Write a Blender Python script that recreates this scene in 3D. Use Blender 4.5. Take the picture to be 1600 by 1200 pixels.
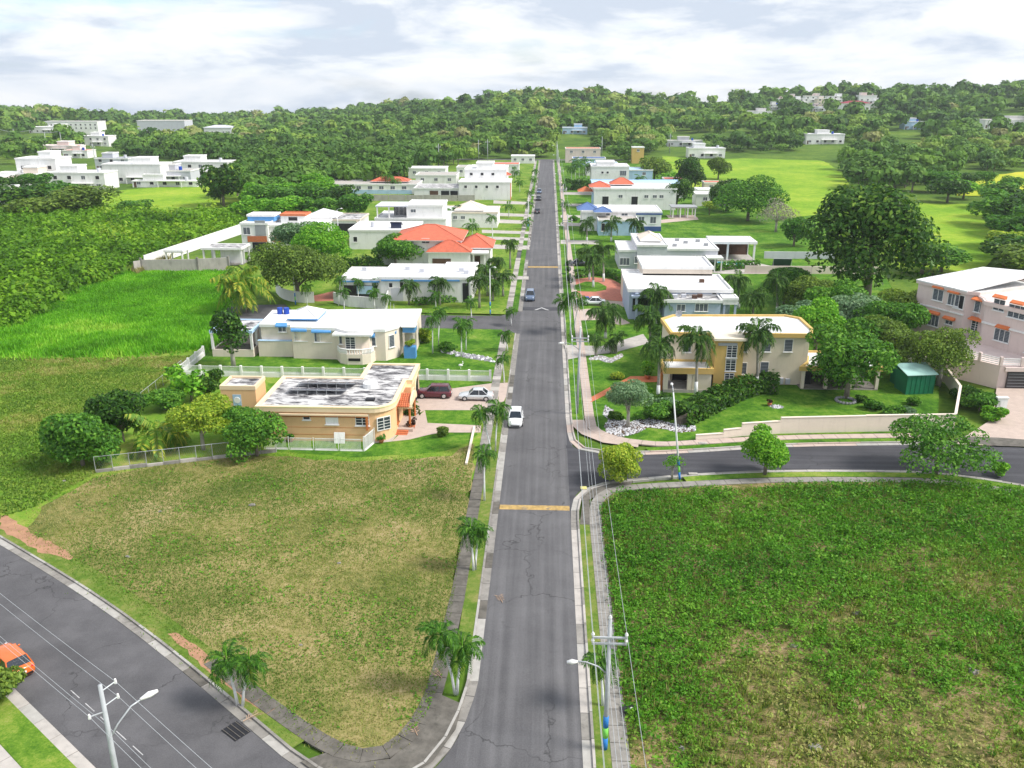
import bpy, bmesh, math, random
import numpy as np
from mathutils import Vector, Matrix, Euler

for o in list(bpy.data.objects):
    bpy.data.objects.remove(o, do_unlink=True)
S = bpy.context.scene
COL = S.collection
R = math.radians
random.seed(7)
RNG = np.random.default_rng(11)

# ------------------------------------------------------------------ camera
CAM_H = 37.5
FPX = 1350.0                       # focal length in pixels of the 1600 px wide photograph
PITCH = math.atan(465.0 / FPX)     # looking down
YAW = math.atan(58.0 * math.cos(PITCH) / FPX)
cam_d = bpy.data.cameras.new('camera')
cam_d.sensor_fit = 'HORIZONTAL'
cam_d.sensor_width = 36.0
cam_d.lens = 36.0 * FPX / 1600.0
cam_d.clip_start = 0.5
cam_d.clip_end = 20000.0
cam = bpy.data.objects.new('camera', cam_d)
COL.objects.link(cam)
cam.location = (0, 0, CAM_H)
cam.rotation_euler = (math.pi / 2 - PITCH, 0, YAW)
S.camera = cam
S.render.resolution_x = 1024
S.render.resolution_y = 768

# ------------------------------------------------------------------ world, sun, exposure
SUN_EL, SUN_AZ = R(47), R(101)      # azimuth clockwise from +Y: from the right, a touch behind the camera
w = bpy.data.worlds.new('World')
S.world = w
w.use_nodes = True
nt = w.node_tree
nt.nodes.clear()
def WN(t, **k):
    n = nt.nodes.new(t)
    for a, b in k.items():
        setattr(n, a, b)
    return n
wl = nt.links.new
wout = WN('ShaderNodeOutputWorld')
wbg = WN('ShaderNodeBackground')
wbg.inputs['Strength'].default_value = 0.1
sky = WN('ShaderNodeTexSky')
sky.sky_type = 'NISHITA'
sky.sun_disc = False
sky.sun_elevation = SUN_EL
sky.sun_rotation = SUN_AZ
sky.altitude = 50
sky.air_density = 1.0
sky.dust_density = 1.5
tc = WN('ShaderNodeTexCoord')
sep = WN('ShaderNodeSeparateXYZ')
wl(tc.outputs['Generated'], sep.inputs[0])
# clouds are wider than tall: stretch the direction in height
cmb = WN('ShaderNodeMapping'); cmb.inputs['Scale'].default_value = (1.0, 1.0, 4.2)
wl(tc.outputs['Generated'], cmb.inputs['Vector'])
n1 = WN('ShaderNodeTexNoise'); n1.inputs['Scale'].default_value = 3.6; n1.inputs['Detail'].default_value = 9; n1.inputs['Roughness'].default_value = 0.56; n1.inputs['Distortion'].default_value = 0.25
wl(cmb.outputs[0], n1.inputs['Vector'])
n2 = WN('ShaderNodeTexNoise'); n2.inputs['Scale'].default_value = 5.0; n2.inputs['Detail'].default_value = 8; n2.inputs['Roughness'].default_value = 0.60; n2.inputs['Distortion'].default_value = 0.3
off = WN('ShaderNodeVectorMath', operation='ADD'); wl(cmb.outputs[0], off.inputs[0]); off.inputs[1].default_value = (13.7, 4.2, 2.0)
wl(off.outputs[0], n2.inputs['Vector'])
cr1 = WN('ShaderNodeValToRGB')          # coverage: mostly cloud, few blue gaps
cr1.color_ramp.elements[0].position = 0.36; cr1.color_ramp.elements[0].color = (0.30, 0.30, 0.30, 1)
cr1.color_ramp.elements[1].position = 0.47; cr1.color_ramp.elements[1].color = (1, 1, 1, 1)
wl(n1.outputs[0], cr1.inputs[0])
cr2 = WN('ShaderNodeValToRGB')          # cloud shade: grey-blue bellies to white tops
e = cr2.color_ramp.elements
e[0].position = 0.40; e[0].color = (2.12, 2.38, 2.76, 1)
e[1].position = 0.58; e[1].color = (3.40, 3.41, 3.43, 1)
m = cr2.color_ramp.elements.new(0.49); m.color = (2.88, 3.03, 3.22, 1)
wl(n2.outputs[0], cr2.inputs[0])
skm = WN('ShaderNodeVectorMath', operation='MULTIPLY'); wl(sky.outputs[0], skm.inputs[0]); skm.inputs[1].default_value = (0.52, 0.62, 0.78)
mixc = WN('ShaderNodeMix', data_type='RGBA')
wl(cr1.outputs[0], mixc.inputs['Factor']); wl(skm.outputs[0], mixc.inputs['A']); wl(cr2.outputs[0], mixc.inputs['B'])
wl(mixc.outputs['Result'], wbg.inputs['Color'])
wl(wbg.outputs[0], wout.inputs[0])

sun_d = bpy.data.lights.new('sun', 'SUN')
sun_d.energy = 1.5
sun_d.angle = R(17)
sun_d.color = (1.0, 0.955, 0.88)
sun = bpy.data.objects.new('sun', sun_d)
COL.objects.link(sun)
sd = Vector((math.sin(SUN_AZ) * math.cos(SUN_EL), math.cos(SUN_AZ) * math.cos(SUN_EL), math.sin(SUN_EL)))
sun.rotation_euler = sd.to_track_quat('Z', 'Y').to_euler()
sun.location = (60, 60, 120)

S.view_settings.view_transform = 'Standard'
S.view_settings.look = 'None'
S.view_settings.gamma = 1.0
S.view_settings.exposure = 1.72
S.view_settings.use_curve_mapping = False
S.render.engine = 'CYCLES'
S.cycles.max_bounces = 5
S.cycles.diffuse_bounces = 2
S.cycles.glossy_bounces = 2
S.cycles.transmission_bounces = 3
S.cycles.transparent_max_bounces = 4

# ------------------------------------------------------------------ pixel (1600x1200) <-> world
def ray(x, y):
    a = (x - 800) / FPX; b = -(y - 600) / FPX
    d = (a, math.cos(PITCH) + b * math.sin(PITCH), -math.sin(PITCH) + b * math.cos(PITCH))
    c, s = math.cos(YAW), math.sin(YAW)
    return (c * d[0] - s * d[1], s * d[0] + c * d[1], d[2])
def G(x, y, z=0.0):
    d = ray(x, y); t = (z - CAM_H) / d[2]
    return (d[0] * t, d[1] * t)
def GT(x, y):
    """where the line of sight meets the terrain"""
    d = ray(x, y); t = 300.0
    while t < 2500:
        if CAM_H + d[2] * t <= hz(d[0] * t, d[1] * t):
            break
        t += 2.0
    return (d[0] * t, d[1] * t)
def proj(X, Y, Z):
    c, s = math.cos(YAW), math.sin(YAW)
    x = c * X + s * Y; y = -s * X + c * Y; z = Z - CAM_H
    wv = y * math.cos(PITCH) - z * math.sin(PITCH); v = y * math.sin(PITCH) + z * math.cos(PITCH)
    return 800 + FPX * x / wv, 600 - FPX * v / wv
HK_X = np.array([-900, 0, 60, 130, 200, 400, 520, 600, 680, 750, 860, 950, 1050, 1150, 1300, 1450, 1600, 2500])
HK_H = np.array([-2, 0, 0, -6, -10, -10, -5, 2, 8, 15, 23, 20, 13, 17, 25, 24, 29, 29])
def hz(X, Y):
    """terrain height: flat around the estate, low wooded hills behind"""
    D = np.hypot(X, Y)
    az = np.arctan2(X, np.maximum(Y, 1.0))
    px = 858 + 1426 * np.tan(np.clip(az, -0.9, 0.9))
    h = np.interp(px, HK_X, HK_H)
    t = np.clip((D - 470) / 620.0, 0, 1)
    s = t * t * (3 - 2 * t)
    bump = 2.0 * np.sin(X * 0.013 + 1.0) * np.cos(Y * 0.011) * s
    return h * s + bump - 0.035 * np.maximum(D - 1350, 0.0)

# ------------------------------------------------------------------ materials
MATS = {}
def _new(name):
    m = bpy.data.materials.new(name); m.use_nodes = True
    n = m.node_tree; n.nodes.clear()
    return m, n
def _ramp(n, fac, stops):
    r = n.nodes.new('ShaderNodeValToRGB')
    while len(r.color_ramp.elements) < len(stops):
        r.color_ramp.elements.new(0.5)
    for e, (p, c) in zip(r.color_ramp.elements, stops):
        e.position = p; e.color = (c[0], c[1], c[2], 1)
    n.links.new(fac, r.inputs[0])
    return r.outputs[0]
def _noise(n, vec, scale, detail=4, rough=0.55, dist=0.0):
    t = n.nodes.new('ShaderNodeTexNoise')
    t.inputs['Scale'].default_value = scale; t.inputs['Detail'].default_value = detail
    t.inputs['Roughness'].default_value = rough; t.inputs['Distortion'].default_value = dist
    n.links.new(vec, t.inputs['Vector'])
    return t.outputs[0]
def _pos(n, scale=(1, 1, 1), obj=False):
    if obj:
        t = n.nodes.new('ShaderNodeTexCoord'); o = t.outputs['Object']
    else:
        t = n.nodes.new('ShaderNodeNewGeometry'); o = t.outputs['Position']
    if scale == (1, 1, 1):
        return o
    mp = n.nodes.new('ShaderNodeMapping'); mp.inputs['Scale'].default_value = scale
    n.links.new(o, mp.inputs['Vector'])
    return mp.outputs[0]
def _mix(n, fac, a, b, mode='MIX'):
    x = n.nodes.new('ShaderNodeMix'); x.data_type = 'RGBA'; x.blend_type = mode
    for s, k in ((fac, 'Factor'), (a, 'A'), (b, 'B')):
        if isinstance(s, (int, float)):
            x.inputs[k].default_value = s
        elif isinstance(s, tuple):
            x.inputs[k].default_value = (s[0], s[1], s[2], 1)
        else:
            n.links.new(s, x.inputs[k])
    return x.outputs['Result']
def _math(n, op, a, b=0.0):
    x = n.nodes.new('ShaderNodeMath'); x.operation = op
    for i, s in enumerate((a, b)):
        if isinstance(s, (int, float)):
            x.inputs[i].default_value = s
        else:
            n.links.new(s, x.inputs[i])
    return x.outputs[0]
def _finish(n, col, rough=0.8, bump=None, bstr=0.3, bdist=0.02, metal=0.0, spec=0.3, coat=0.0):
    b = n.nodes.new('ShaderNodeBsdfPrincipled')
    if isinstance(col, tuple):
        b.inputs['Base Color'].default_value = (col[0], col[1], col[2], 1)
    else:
        n.links.new(col, b.inputs['Base Color'])
    b.inputs['Roughness'].default_value = rough
    b.inputs['Metallic'].default_value = metal
    b.inputs['Specular IOR Level'].default_value = spec
    b.inputs['Coat Weight'].default_value = coat
    if bump is not None:
        bp = n.nodes.new('ShaderNodeBump')
        bp.inputs['Strength'].default_value = bstr; bp.inputs['Distance'].default_value = bdist
        n.links.new(bump, bp.inputs['Height']); n.links.new(bp.outputs[0], b.inputs['Normal'])
    o = n.nodes.new('ShaderNodeOutputMaterial')
    n.links.new(b.outputs[0], o.inputs[0])
    return b
def plain(name, c, rough=0.7, var=0.12, scale=0.6, metal=0.0, spec=0.3, coat=0.0, stain=None, bstr=0.15):
    """painted / cast surface with gentle mottling and optional weather streaks"""
    if name in MATS:
        return MATS[name]
    m, n = _new(name)
    p = _pos(n)
    f = _noise(n, p, scale, 6, 0.6)
    lo = tuple(v * (1 - var) for v in c); hi = tuple(min(1, v * (1 + var)) for v in c)
    col = _ramp(n, f, [(0.3, lo), (0.7, hi)])
    if stain:
        ps = _pos(n, (0.9, 0.9, 0.18))
        fs = _noise(n, ps, 1.6, 7, 0.65, 0.3)
        k = _ramp(n, fs, [(0.52, (0, 0, 0)), (0.72, (1, 1, 1))])
        k2 = _math(n, 'MULTIPLY', k, stain[1])
        col = _mix(n, k2, col, stain[0])
    _finish(n, col, rough, _noise(n, p, 9.0, 4), bstr, 0.01, metal, spec, coat)
    MATS[name] = m
    return m
def leafmat(name, stops, trans=0.3, rough=0.5, tint=None):
    """foliage: every leaf (mesh island) takes its own tone"""
    if name in MATS:
        return MATS[name]
    m, n = _new(name)
    g = n.nodes.new('ShaderNodeNewGeometry')
    f = g.outputs['Random Per Island']
    oi = n.nodes.new('ShaderNodeObjectInfo')
    f = _math(n, 'ADD', _math(n, 'MULTIPLY', f, 0.8), _math(n, 'MULTIPLY', oi.outputs['Random'], 0.2))
    col = _ramp(n, f, stops)
    if tint:
        a = n.nodes.new('ShaderNodeAttribute'); a.attribute_name = 'tint'
        col2 = _ramp(n, a.outputs['Fac'], tint)
        col = _mix(n, 0.62, col, col2)
    b = n.nodes.new('ShaderNodeBsdfPrincipled')
    n.links.new(col, b.inputs['Base Color'])
    b.inputs['Roughness'].default_value = rough
    b.inputs['Specular IOR Level'].default_value = 0.12
    t = n.nodes.new('ShaderNodeBsdfTranslucent')
    n.links.new(_mix(n, 1.0, col, (1.15, 1.25, 0.5), 'MULTIPLY'), t.inputs['Color'])
    mx = n.nodes.new('ShaderNodeMixShader'); mx.inputs[0].default_value = trans
    n.links.new(b.outputs[0], mx.inputs[1]); n.links.new(t.outputs[0], mx.inputs[2])
    o = n.nodes.new('ShaderNodeOutputMaterial'); n.links.new(mx.outputs[0], o.inputs[0])
    MATS[name] = m
    return m

WHITE = plain('white_paint', (0.81, 0.80, 0.79), 0.6, 0.05, 0.5, stain=((0.40, 0.38, 0.35), 0.34))
WHITE_ROOF = plain('white_roof_coat', (0.74, 0.74, 0.74), 0.6, 0.12, 0.35, stain=((0.30, 0.28, 0.27), 0.5))
CREAM = plain('cream_paint', (0.76, 0.66, 0.56), 0.7, 0.05, 0.4, stain=((0.45, 0.38, 0.32), 0.2))
PEACH = plain('peach_paint', (0.80, 0.50, 0.27), 0.7, 0.06, 0.4, stain=((0.5, 0.3, 0.16), 0.2))
PEACH_PALE = plain('pale_peach_paint', (0.80, 0.62, 0.42), 0.7, 0.05, 0.4)
RUST = plain('rust_orange_paint', (0.52, 0.17, 0.05), 0.7, 0.1, 0.6)
LIME = plain('lime_trim_paint', (0.66, 0.66, 0.28), 0.7, 0.1, 0.5)
SKYBLUE = plain('blue_awning_paint', (0.10, 0.30, 0.62), 0.6, 0.12, 0.8)
PALEBLUE = plain('pale_blue_paint', (0.40, 0.56, 0.74), 0.7, 0.08, 0.5, stain=((0.3, 0.35, 0.4), 0.2))
GREYBLUE = plain('grey_blue_paint', (0.40, 0.47, 0.60), 0.7, 0.06, 0.4, stain=((0.28, 0.31, 0.38), 0.25))
LGREY = plain('light_grey_paint', (0.55, 0.56, 0.61), 0.7, 0.06, 0.4, stain=((0.35, 0.35, 0.37), 0.2))
GREY = plain('grey_paint', (0.32, 0.33, 0.35), 0.7, 0.1, 0.5)
YELLOW = plain('mustard_paint', (0.62, 0.42, 0.14), 0.7, 0.08, 0.5, stain=((0.4, 0.25, 0.1), 0.2))
PALEYEL = plain('pale_sand_paint', (0.72, 0.635, 0.50), 0.7, 0.06, 0.4, stain=((0.4, 0.34, 0.26), 0.2))
PINK = plain('pink_beige_paint', (0.70, 0.575, 0.54), 0.7, 0.06, 0.3, stain=((0.4, 0.3, 0.28), 0.25))
ORANGE = plain('orange_hood_paint', (0.66, 0.18, 0.06), 0.6, 0.1, 0.8)
NAVY = plain('navy_paint', (0.05, 0.10, 0.27), 0.6, 0.1, 0.8)
DARK = plain('opening_shade_black', (0.02, 0.02, 0.024), 0.5, 0.2, 1.0)  # near black; the shade inside openings is put into this colour
BROWN = plain('brown_wood', (0.11, 0.06, 0.04), 0.6, 0.2, 1.4)
GARAGE = plain('dark_garage_steel', (0.05, 0.045, 0.05), 0.45, 0.15, 1.0)
CONC = plain('concrete', (0.25, 0.235, 0.215), 0.9, 0.22, 0.9, stain=((0.09, 0.085, 0.075), 0.6), bstr=0.3)
CONC_L = plain('light_concrete', (0.42, 0.39, 0.36), 0.9, 0.14, 0.7, stain=((0.20, 0.185, 0.17), 0.5), bstr=0.25)
CONC_D = plain('mossy_dark_concrete', (0.125, 0.115, 0.10), 0.9, 0.35, 1.1, stain=((0.05, 0.05, 0.04), 0.7), bstr=0.35)
CONC_W = plain('whitewashed_concrete', (0.37, 0.355, 0.33), 0.85, 0.15, 1.3, stain=((0.25, 0.24, 0.22), 0.6), bstr=0.3)
GLASS = plain('window_glass', (0.035, 0.045, 0.06), 0.12, 0.3, 1.5, spec=0.6)
LOUVER = plain('aluminium_louver', (0.17, 0.19, 0.21), 0.4, 0.1, 2.0, metal=0.3)
STEEL = plain('galvanised_steel', (0.44, 0.46, 0.48), 0.45, 0.12, 3.0, metal=0.3)
POLEMAT = plain('pole_concrete', (0.40, 0.42, 0.44), 0.7, 0.12, 2.0)
BLUEBAND = plain('pole_blue_band', (0.03, 0.20, 0.55), 0.6, 0.1, 2.0)
GREENBAND = plain('pole_green_band', (0.20, 0.60, 0.10), 0.6, 0.1, 2.0)
WIRE = plain('pale_wire', (0.42, 0.44, 0.46), 0.5, 0.05, 2.0)
PINKPAVE = plain('pink_paving', (0.46, 0.37, 0.32), 0.85, 0.10, 1.2, stain=((0.4, 0.3, 0.27), 0.35))
REDPAVE = plain('red_brick_paving', (0.45, 0.17, 0.12), 0.85, 0.16, 1.6, stain=((0.28, 0.12, 0.09), 0.4))
TERRA = plain('terracotta', (0.52, 0.16, 0.07), 0.75, 0.18, 2.5)
REDROOF = plain('red_roof_tile', (0.56, 0.14, 0.08), 0.75, 0.14, 1.2, stain=((0.35, 0.10, 0.07), 0.35))
BLUEROOF = plain('blue_roof_tile', (0.10, 0.17, 0.36), 0.7, 0.12, 1.5)
GREENMETAL = plain('green_shed_paint', (0.015, 0.17, 0.085), 0.55, 0.15, 1.0)
SHEDROOF = plain('pale_green_shed_roof', (0.35, 0.55, 0.50), 0.45, 0.15, 1.0)
BLUEPLASTIC = plain('blue_plastic', (0.02, 0.07, 0.40), 0.45, 0.1, 2.0)
SOLAR = plain('solar_cell', (0.022, 0.03, 0.075), 0.2, 0.2, 2.0, spec=0.5)
SOIL = plain('bare_soil', (0.10, 0.065, 0.04), 0.95, 0.3, 1.5)
REDSOIL = plain('reddish_soil', (0.36, 0.20, 0.12), 0.95, 0.22, 1.2)
YELPAINT = plain('worn_yellow_road_paint', (0.40, 0.27, 0.10), 0.85, 0.35, 2.5, stain=((0.15, 0.14, 0.13), 0.85))
WHITELINE = plain('worn_white_road_paint', (0.44, 0.44, 0.44), 0.8, 0.2, 3.0, stain=((0.16, 0.16, 0.16), 0.6))
BARK = plain('grey_bark', (0.20, 0.17, 0.14), 0.9, 0.3, 3.0, bstr=0.6)
BARK_PALE = plain('pale_bark', (0.38, 0.35, 0.31), 0.9, 0.2, 3.0, bstr=0.5)
PALMBARK = plain('palm_trunk_grey', (0.30, 0.28, 0.25), 0.9, 0.2, 4.0, bstr=0.5)
PALMWHITE = plain('palm_trunk_whitewash', (0.70, 0.71, 0.71), 0.85, 0.12, 3.0)
CROWNSHAFT = plain('palm_crownshaft_green', (0.22, 0.34, 0.09), 0.6, 0.15, 3.0)
POOL = plain('pool_water', (0.04, 0.36, 0.55), 0.08, 0.12, 1.2, spec=0.5)
PEBBLE = plain('white_pebble', (0.60, 0.60, 0.62), 0.7, 0.15, 4.0)
PEBBLE_D = plain('grey_pebble', (0.25, 0.25, 0.27), 0.8, 0.25, 4.0)
TYRE = plain('tyre_rubber', (0.02, 0.02, 0.02), 0.85, 0.2, 4.0)
RIM = plain('alloy_rim', (0.55, 0.56, 0.58), 0.3, 0.1, 4.0, metal=0.7)
CARGLASS = plain('car_glass', (0.012, 0.018, 0.026), 0.06, 0.2, 2.0, spec=0.7)
LAMPCLEAR = plain('headlamp_clear', (0.75, 0.77, 0.8), 0.15, 0.05, 4.0)
LAMPRED = plain('tail_lamp_red', (0.55, 0.02, 0.02), 0.2, 0.1, 4.0)
BLACKPLASTIC = plain('black_plastic', (0.02, 0.02, 0.022), 0.5, 0.2, 4.0)

# louvers as slats are built; leaf tones
L_PALM = leafmat('palm_frond_green', [(0.0, (0.016, 0.060, 0.007)), (0.5, (0.050, 0.150, 0.015)), (1.0, (0.13, 0.28, 0.03))], 0.28, 0.45)
L_PALMD = leafmat('palm_frond_dark', [(0.0, (0.014, 0.042, 0.008)), (0.6, (0.048, 0.120, 0.018)), (1.0, (0.13, 0.22, 0.04))], 0.25, 0.5)
L_COCO = leafmat('coconut_frond', [(0.0, (0.0476, 0.1586, 0.0159)), (0.6, (0.1745, 0.3172, 0.0317)), (1.0, (0.6027, 0.5392, 0.0793))], 0.3, 0.45)
L_DARK = leafmat('dark_mango_leaf', [(0.0, (0.0140, 0.0477, 0.0084)), (0.55, (0.0421, 0.1193, 0.0140)), (0.88, (0.1052, 0.2104, 0.0253)), (1.0, (0.2806, 0.4069, 0.0561))], 0.25, 0.4)
L_MID = leafmat('mid_green_leaf', [(0.0, (0.0281, 0.0912, 0.0140)), (0.5, (0.0772, 0.2175, 0.0253)), (1.0, (0.1964, 0.3928, 0.0421))], 0.3, 0.45)
L_BRIGHT = leafmat('bright_green_leaf', [(0.0, (0.0470, 0.1610, 0.0108)), (0.5, (0.1342, 0.3623, 0.0242)), (1.0, (0.3221, 0.5636, 0.0537))], 0.35, 0.45)
L_OLIVE = leafmat('olive_leaf', [(0.0, (0.0491, 0.0912, 0.0197)), (0.5, (0.1263, 0.2104, 0.0351)), (1.0, (0.2666, 0.3648, 0.0561))], 0.3, 0.5)
L_SILVER = leafmat('silvery_leaf', [(0.0, (0.0549, 0.1220, 0.0549)), (0.5, (0.1342, 0.2440, 0.1220)), (1.0, (0.2928, 0.4148, 0.2318))], 0.25, 0.5)
L_YELLOW = leafmat('yellow_green_leaf', [(0.0, (0.0976, 0.1830, 0.0171)), (0.5, (0.2684, 0.4026, 0.0366)), (1.0, (0.5612, 0.5856, 0.0732))], 0.35, 0.5)
L_GREY = leafmat('bare_twig', [(0.0, (0.1708, 0.1464, 0.1220)), (1.0, (0.4026, 0.3660, 0.3172))], 0.1, 0.8)
L_RED = leafmat('dark_red_leaf', [(0.0, (0.0244, 0.0183, 0.0146)), (0.6, (0.0610, 0.0366, 0.0244)), (1.0, (0.1952, 0.0610, 0.0366))], 0.2, 0.5)
FOREST = leafmat('forest_leaf', [(0.0, (0.040, 0.105, 0.016)), (0.5, (0.120, 0.240, 0.034)), (1.0, (0.29, 0.43, 0.07))], 0.25, 0.55,
                 tint=[(0.0, (0.026, 0.082, 0.018)), (0.35, (0.085, 0.195, 0.030)), (0.65, (0.185, 0.325, 0.045)), (0.88, (0.36, 0.48, 0.08)), (1.0, (0.40, 0.36, 0.17))])
VINE = leafmat('vine_leaf', [(0.0, (0.0350, 0.1063, 0.0063)), (0.5, (0.1375, 0.3125, 0.0150)), (1.0, (0.3250, 0.5500, 0.0375))], 0.35, 0.5,
               tint=[(0.0, (0.022, 0.075, 0.008)), (0.4, (0.10, 0.24, 0.012)), (0.75, (0.22, 0.40, 0.022)), (1.0, (0.34, 0.46, 0.05))])
WEED = leafmat('weed_leaf', [(0.0, (0.0180, 0.0600, 0.0076)), (0.5, (0.0976, 0.2626, 0.0210)), (0.9, (0.2250, 0.4650, 0.0374)), (1.0, (0.4800, 0.6200, 0.1050))], 0.3, 0.5,
               tint=[(0.0, (0.0360, 0.1500, 0.0096)), (0.4, (0.0960, 0.2700, 0.0168)), (0.68, (0.1800, 0.3120, 0.0360)), (0.86, (0.3840, 0.3480, 0.1080)), (1.0, (0.5040, 0.3720, 0.1920))])
BLADE = leafmat('grass_blade', [(0.0, (0.085, 0.135, 0.020)), (0.5, (0.165, 0.225, 0.040)), (1.0, (0.34, 0.36, 0.11))], 0.3, 0.6,
                tint=[(0.0, (0.055, 0.165, 0.012)), (0.4, (0.135, 0.245, 0.024)), (0.65, (0.265, 0.285, 0.07)), (0.85, (0.39, 0.34, 0.14)), (1.0, (0.46, 0.37, 0.20))])
TALLG = leafmat('tall_grass', [(0.0, (0.0450, 0.1650, 0.0090)), (0.5, (0.1275, 0.3750, 0.0180)), (1.0, (0.3000, 0.6000, 0.0450))], 0.35, 0.55, tint=[(0.0, (0.0375, 0.1500, 0.0090)), (0.5, (0.1275, 0.3900, 0.0180)), (0.85, (0.2550, 0.5550, 0.0375)), (1.0, (0.4200, 0.6000, 0.0900))])

def asphalt(name, base, light, dark, streak=(1.6, 0.03, 1)):
    m, n = _new(name)
    p = _pos(n)
    f1 = _noise(n, p, 0.22, 6, 0.62)
    col = _ramp(n, f1, [(0.3, dark), (0.5, base), (0.72, light)])
    f2 = _noise(n, _pos(n, streak), 1.0, 5, 0.6)
    col = _mix(n, 0.55, col, _ramp(n, f2, [(0.32, dark), (0.5, base), (0.68, light)]))
    f3 = _noise(n, p, 14.0, 3, 0.7)
    col = _mix(n, 0.30, col, _ramp(n, f3, [(0.35, dark), (0.7, light)]))
    v = n.nodes.new('ShaderNodeTexVoronoi'); v.feature = 'DISTANCE_TO_EDGE'; v.inputs['Scale'].default_value = 0.16
    wob = n.nodes.new('ShaderNodeVectorMath'); wob.operation = 'ADD'
    nz = n.nodes.new('ShaderNodeTexNoise'); nz.inputs['Scale'].default_value = 0.8; nz.inputs['Detail'].default_value = 5
    n.links.new(p, nz.inputs['Vector'])
    sc = n.nodes.new('ShaderNodeVectorMath'); sc.operation = 'SCALE'; sc.inputs['Scale'].default_value = 2.2
    n.links.new(nz.outputs['Color'], sc.inputs[0]); n.links.new(p, wob.inputs[0]); n.links.new(sc.outputs[0], wob.inputs[1])
    n.links.new(wob.outputs[0], v.inputs['Vector'])
    ck = _ramp(n, v.outputs['Distance'], [(0.0, (1, 1, 1)), (0.011, (0, 0, 0))])
    gate = _ramp(n, _noise(n, p, 0.11, 3), [(0.44, (0, 0, 0)), (0.54, (1, 1, 1))])
    kk = _math(n, 'MULTIPLY', _math(n, 'MULTIPLY', ck, gate), 0.75)
    col = _mix(n, kk, col, (0.03, 0.03, 0.03))
    sp = _noise(n, p, 2.3, 8, 0.8)
    col = _mix(n, _math(n, 'MULTIPLY', _ramp(n, sp, [(0.69, (0, 0, 0)), (0.74, (1, 1, 1))]), 0.5), col, (0.36, 0.35, 0.34))
    _finish(n, col, 0.85, f3, 0.35, 0.01, spec=0.25)
    MATS[name] = m
    return m
ASPH = asphalt('worn_asphalt', (0.108, 0.106, 0.111), (0.175, 0.172, 0.178), (0.060, 0.059, 0.063))
ASPH_L = asphalt('worn_asphalt_side', (0.098, 0.096, 0.101), (0.15, 0.146, 0.153), (0.055, 0.054, 0.058), (0.35, 0.35, 1))
ASPH_D = asphalt('dark_asphalt', (0.058, 0.058, 0.066), (0.10, 0.10, 0.11), (0.034, 0.034, 0.039), (0.05, 1.3, 1))

def turf(name, stops, s1=0.12, s2=2.2, extra=None, bstr=0.6):
    """grass ground: broad patches and fine mottling of the sward's own colours"""
    m, n = _new(name)
    p = _pos(n)
    a = _noise(n, p, s1, 5, 0.6, 0.3)
    b = _noise(n, p, s2, 6, 0.72)
    c = _noise(n, p, s2 * 6, 3, 0.6)
    f = _math(n, 'ADD', _math(n, 'MULTIPLY', a, 0.40), _math(n, 'ADD', _math(n, 'MULTIPLY', b, 0.38), _math(n, 'MULTIPLY', c, 0.22)))
    col = _ramp(n, f, stops)
    if extra:
        col = extra(n, p, col)
    _finish(n, col, 0.95, c, bstr, 0.04, spec=0.1)
    MATS[name] = m
    return m
LAWN = turf('mown_lawn', [(0.40, (0.028, 0.085, 0.008)), (0.46, (0.050, 0.140, 0.011)), (0.51, (0.082, 0.190, 0.016)), (0.57, (0.145, 0.245, 0.030)), (0.64, (0.24, 0.28, 0.075))], 0.22, 1.3)
LAWN_L = turf('pale_lawn', [(0.40, (0.055, 0.135, 0.012)), (0.48, (0.105, 0.205, 0.020)), (0.55, (0.19, 0.265, 0.040)), (0.64, (0.31, 0.30, 0.10))], 0.18, 1.2)
DRYLOT = turf('dry_mown_grass', [(0.38, (0.065, 0.095, 0.022)), (0.45, (0.13, 0.145, 0.038)), (0.51, (0.23, 0.205, 0.075)), (0.57, (0.31, 0.25, 0.115)), (0.66, (0.40, 0.32, 0.19))], 0.12, 1.4)
MEADOW = turf('rough_meadow', [(0.36, (0.065, 0.165, 0.014)), (0.46, (0.125, 0.245, 0.022)), (0.54, (0.20, 0.275, 0.04)), (0.61, (0.31, 0.29, 0.09)), (0.70, (0.42, 0.32, 0.18))], 0.10, 0.9)
WEEDY = turf('weedy_soil', [(0.40, (0.030, 0.055, 0.010)), (0.46, (0.075, 0.095, 0.022)), (0.51, (0.17, 0.145, 0.055)), (0.57, (0.30, 0.225, 0.12)), (0.64, (0.46, 0.34, 0.22))], 0.35, 1.8)
FIELD = turf('bright_field', [(0.36, (0.085, 0.19, 0.012)), (0.46, (0.15, 0.29, 0.018)), (0.55, (0.25, 0.36, 0.03)), (0.66, (0.40, 0.42, 0.07))], 0.04, 0.4)
YFIELD = turf('yellow_field', [(0.36, (0.22, 0.33, 0.02)), (0.5, (0.38, 0.42, 0.03)), (0.64, (0.56, 0.47, 0.06))], 0.03, 0.35)
WOODFLOOR = turf('wood_floor', [(0.40, (0.040, 0.090, 0.012)), (0.5, (0.080, 0.150, 0.018)), (0.60, (0.15, 0.22, 0.03))], 0.02, 0.2)
VERGE = turf('verge_grass', [(0.36, (0.055, 0.115, 0.014)), (0.46, (0.095, 0.165, 0.022)), (0.54, (0.16, 0.20, 0.045)), (0.61, (0.24, 0.22, 0.08)), (0.70, (0.33, 0.26, 0.13))], 0.5, 2.4)
def _roofstain(n, p, col):
    return col
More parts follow.
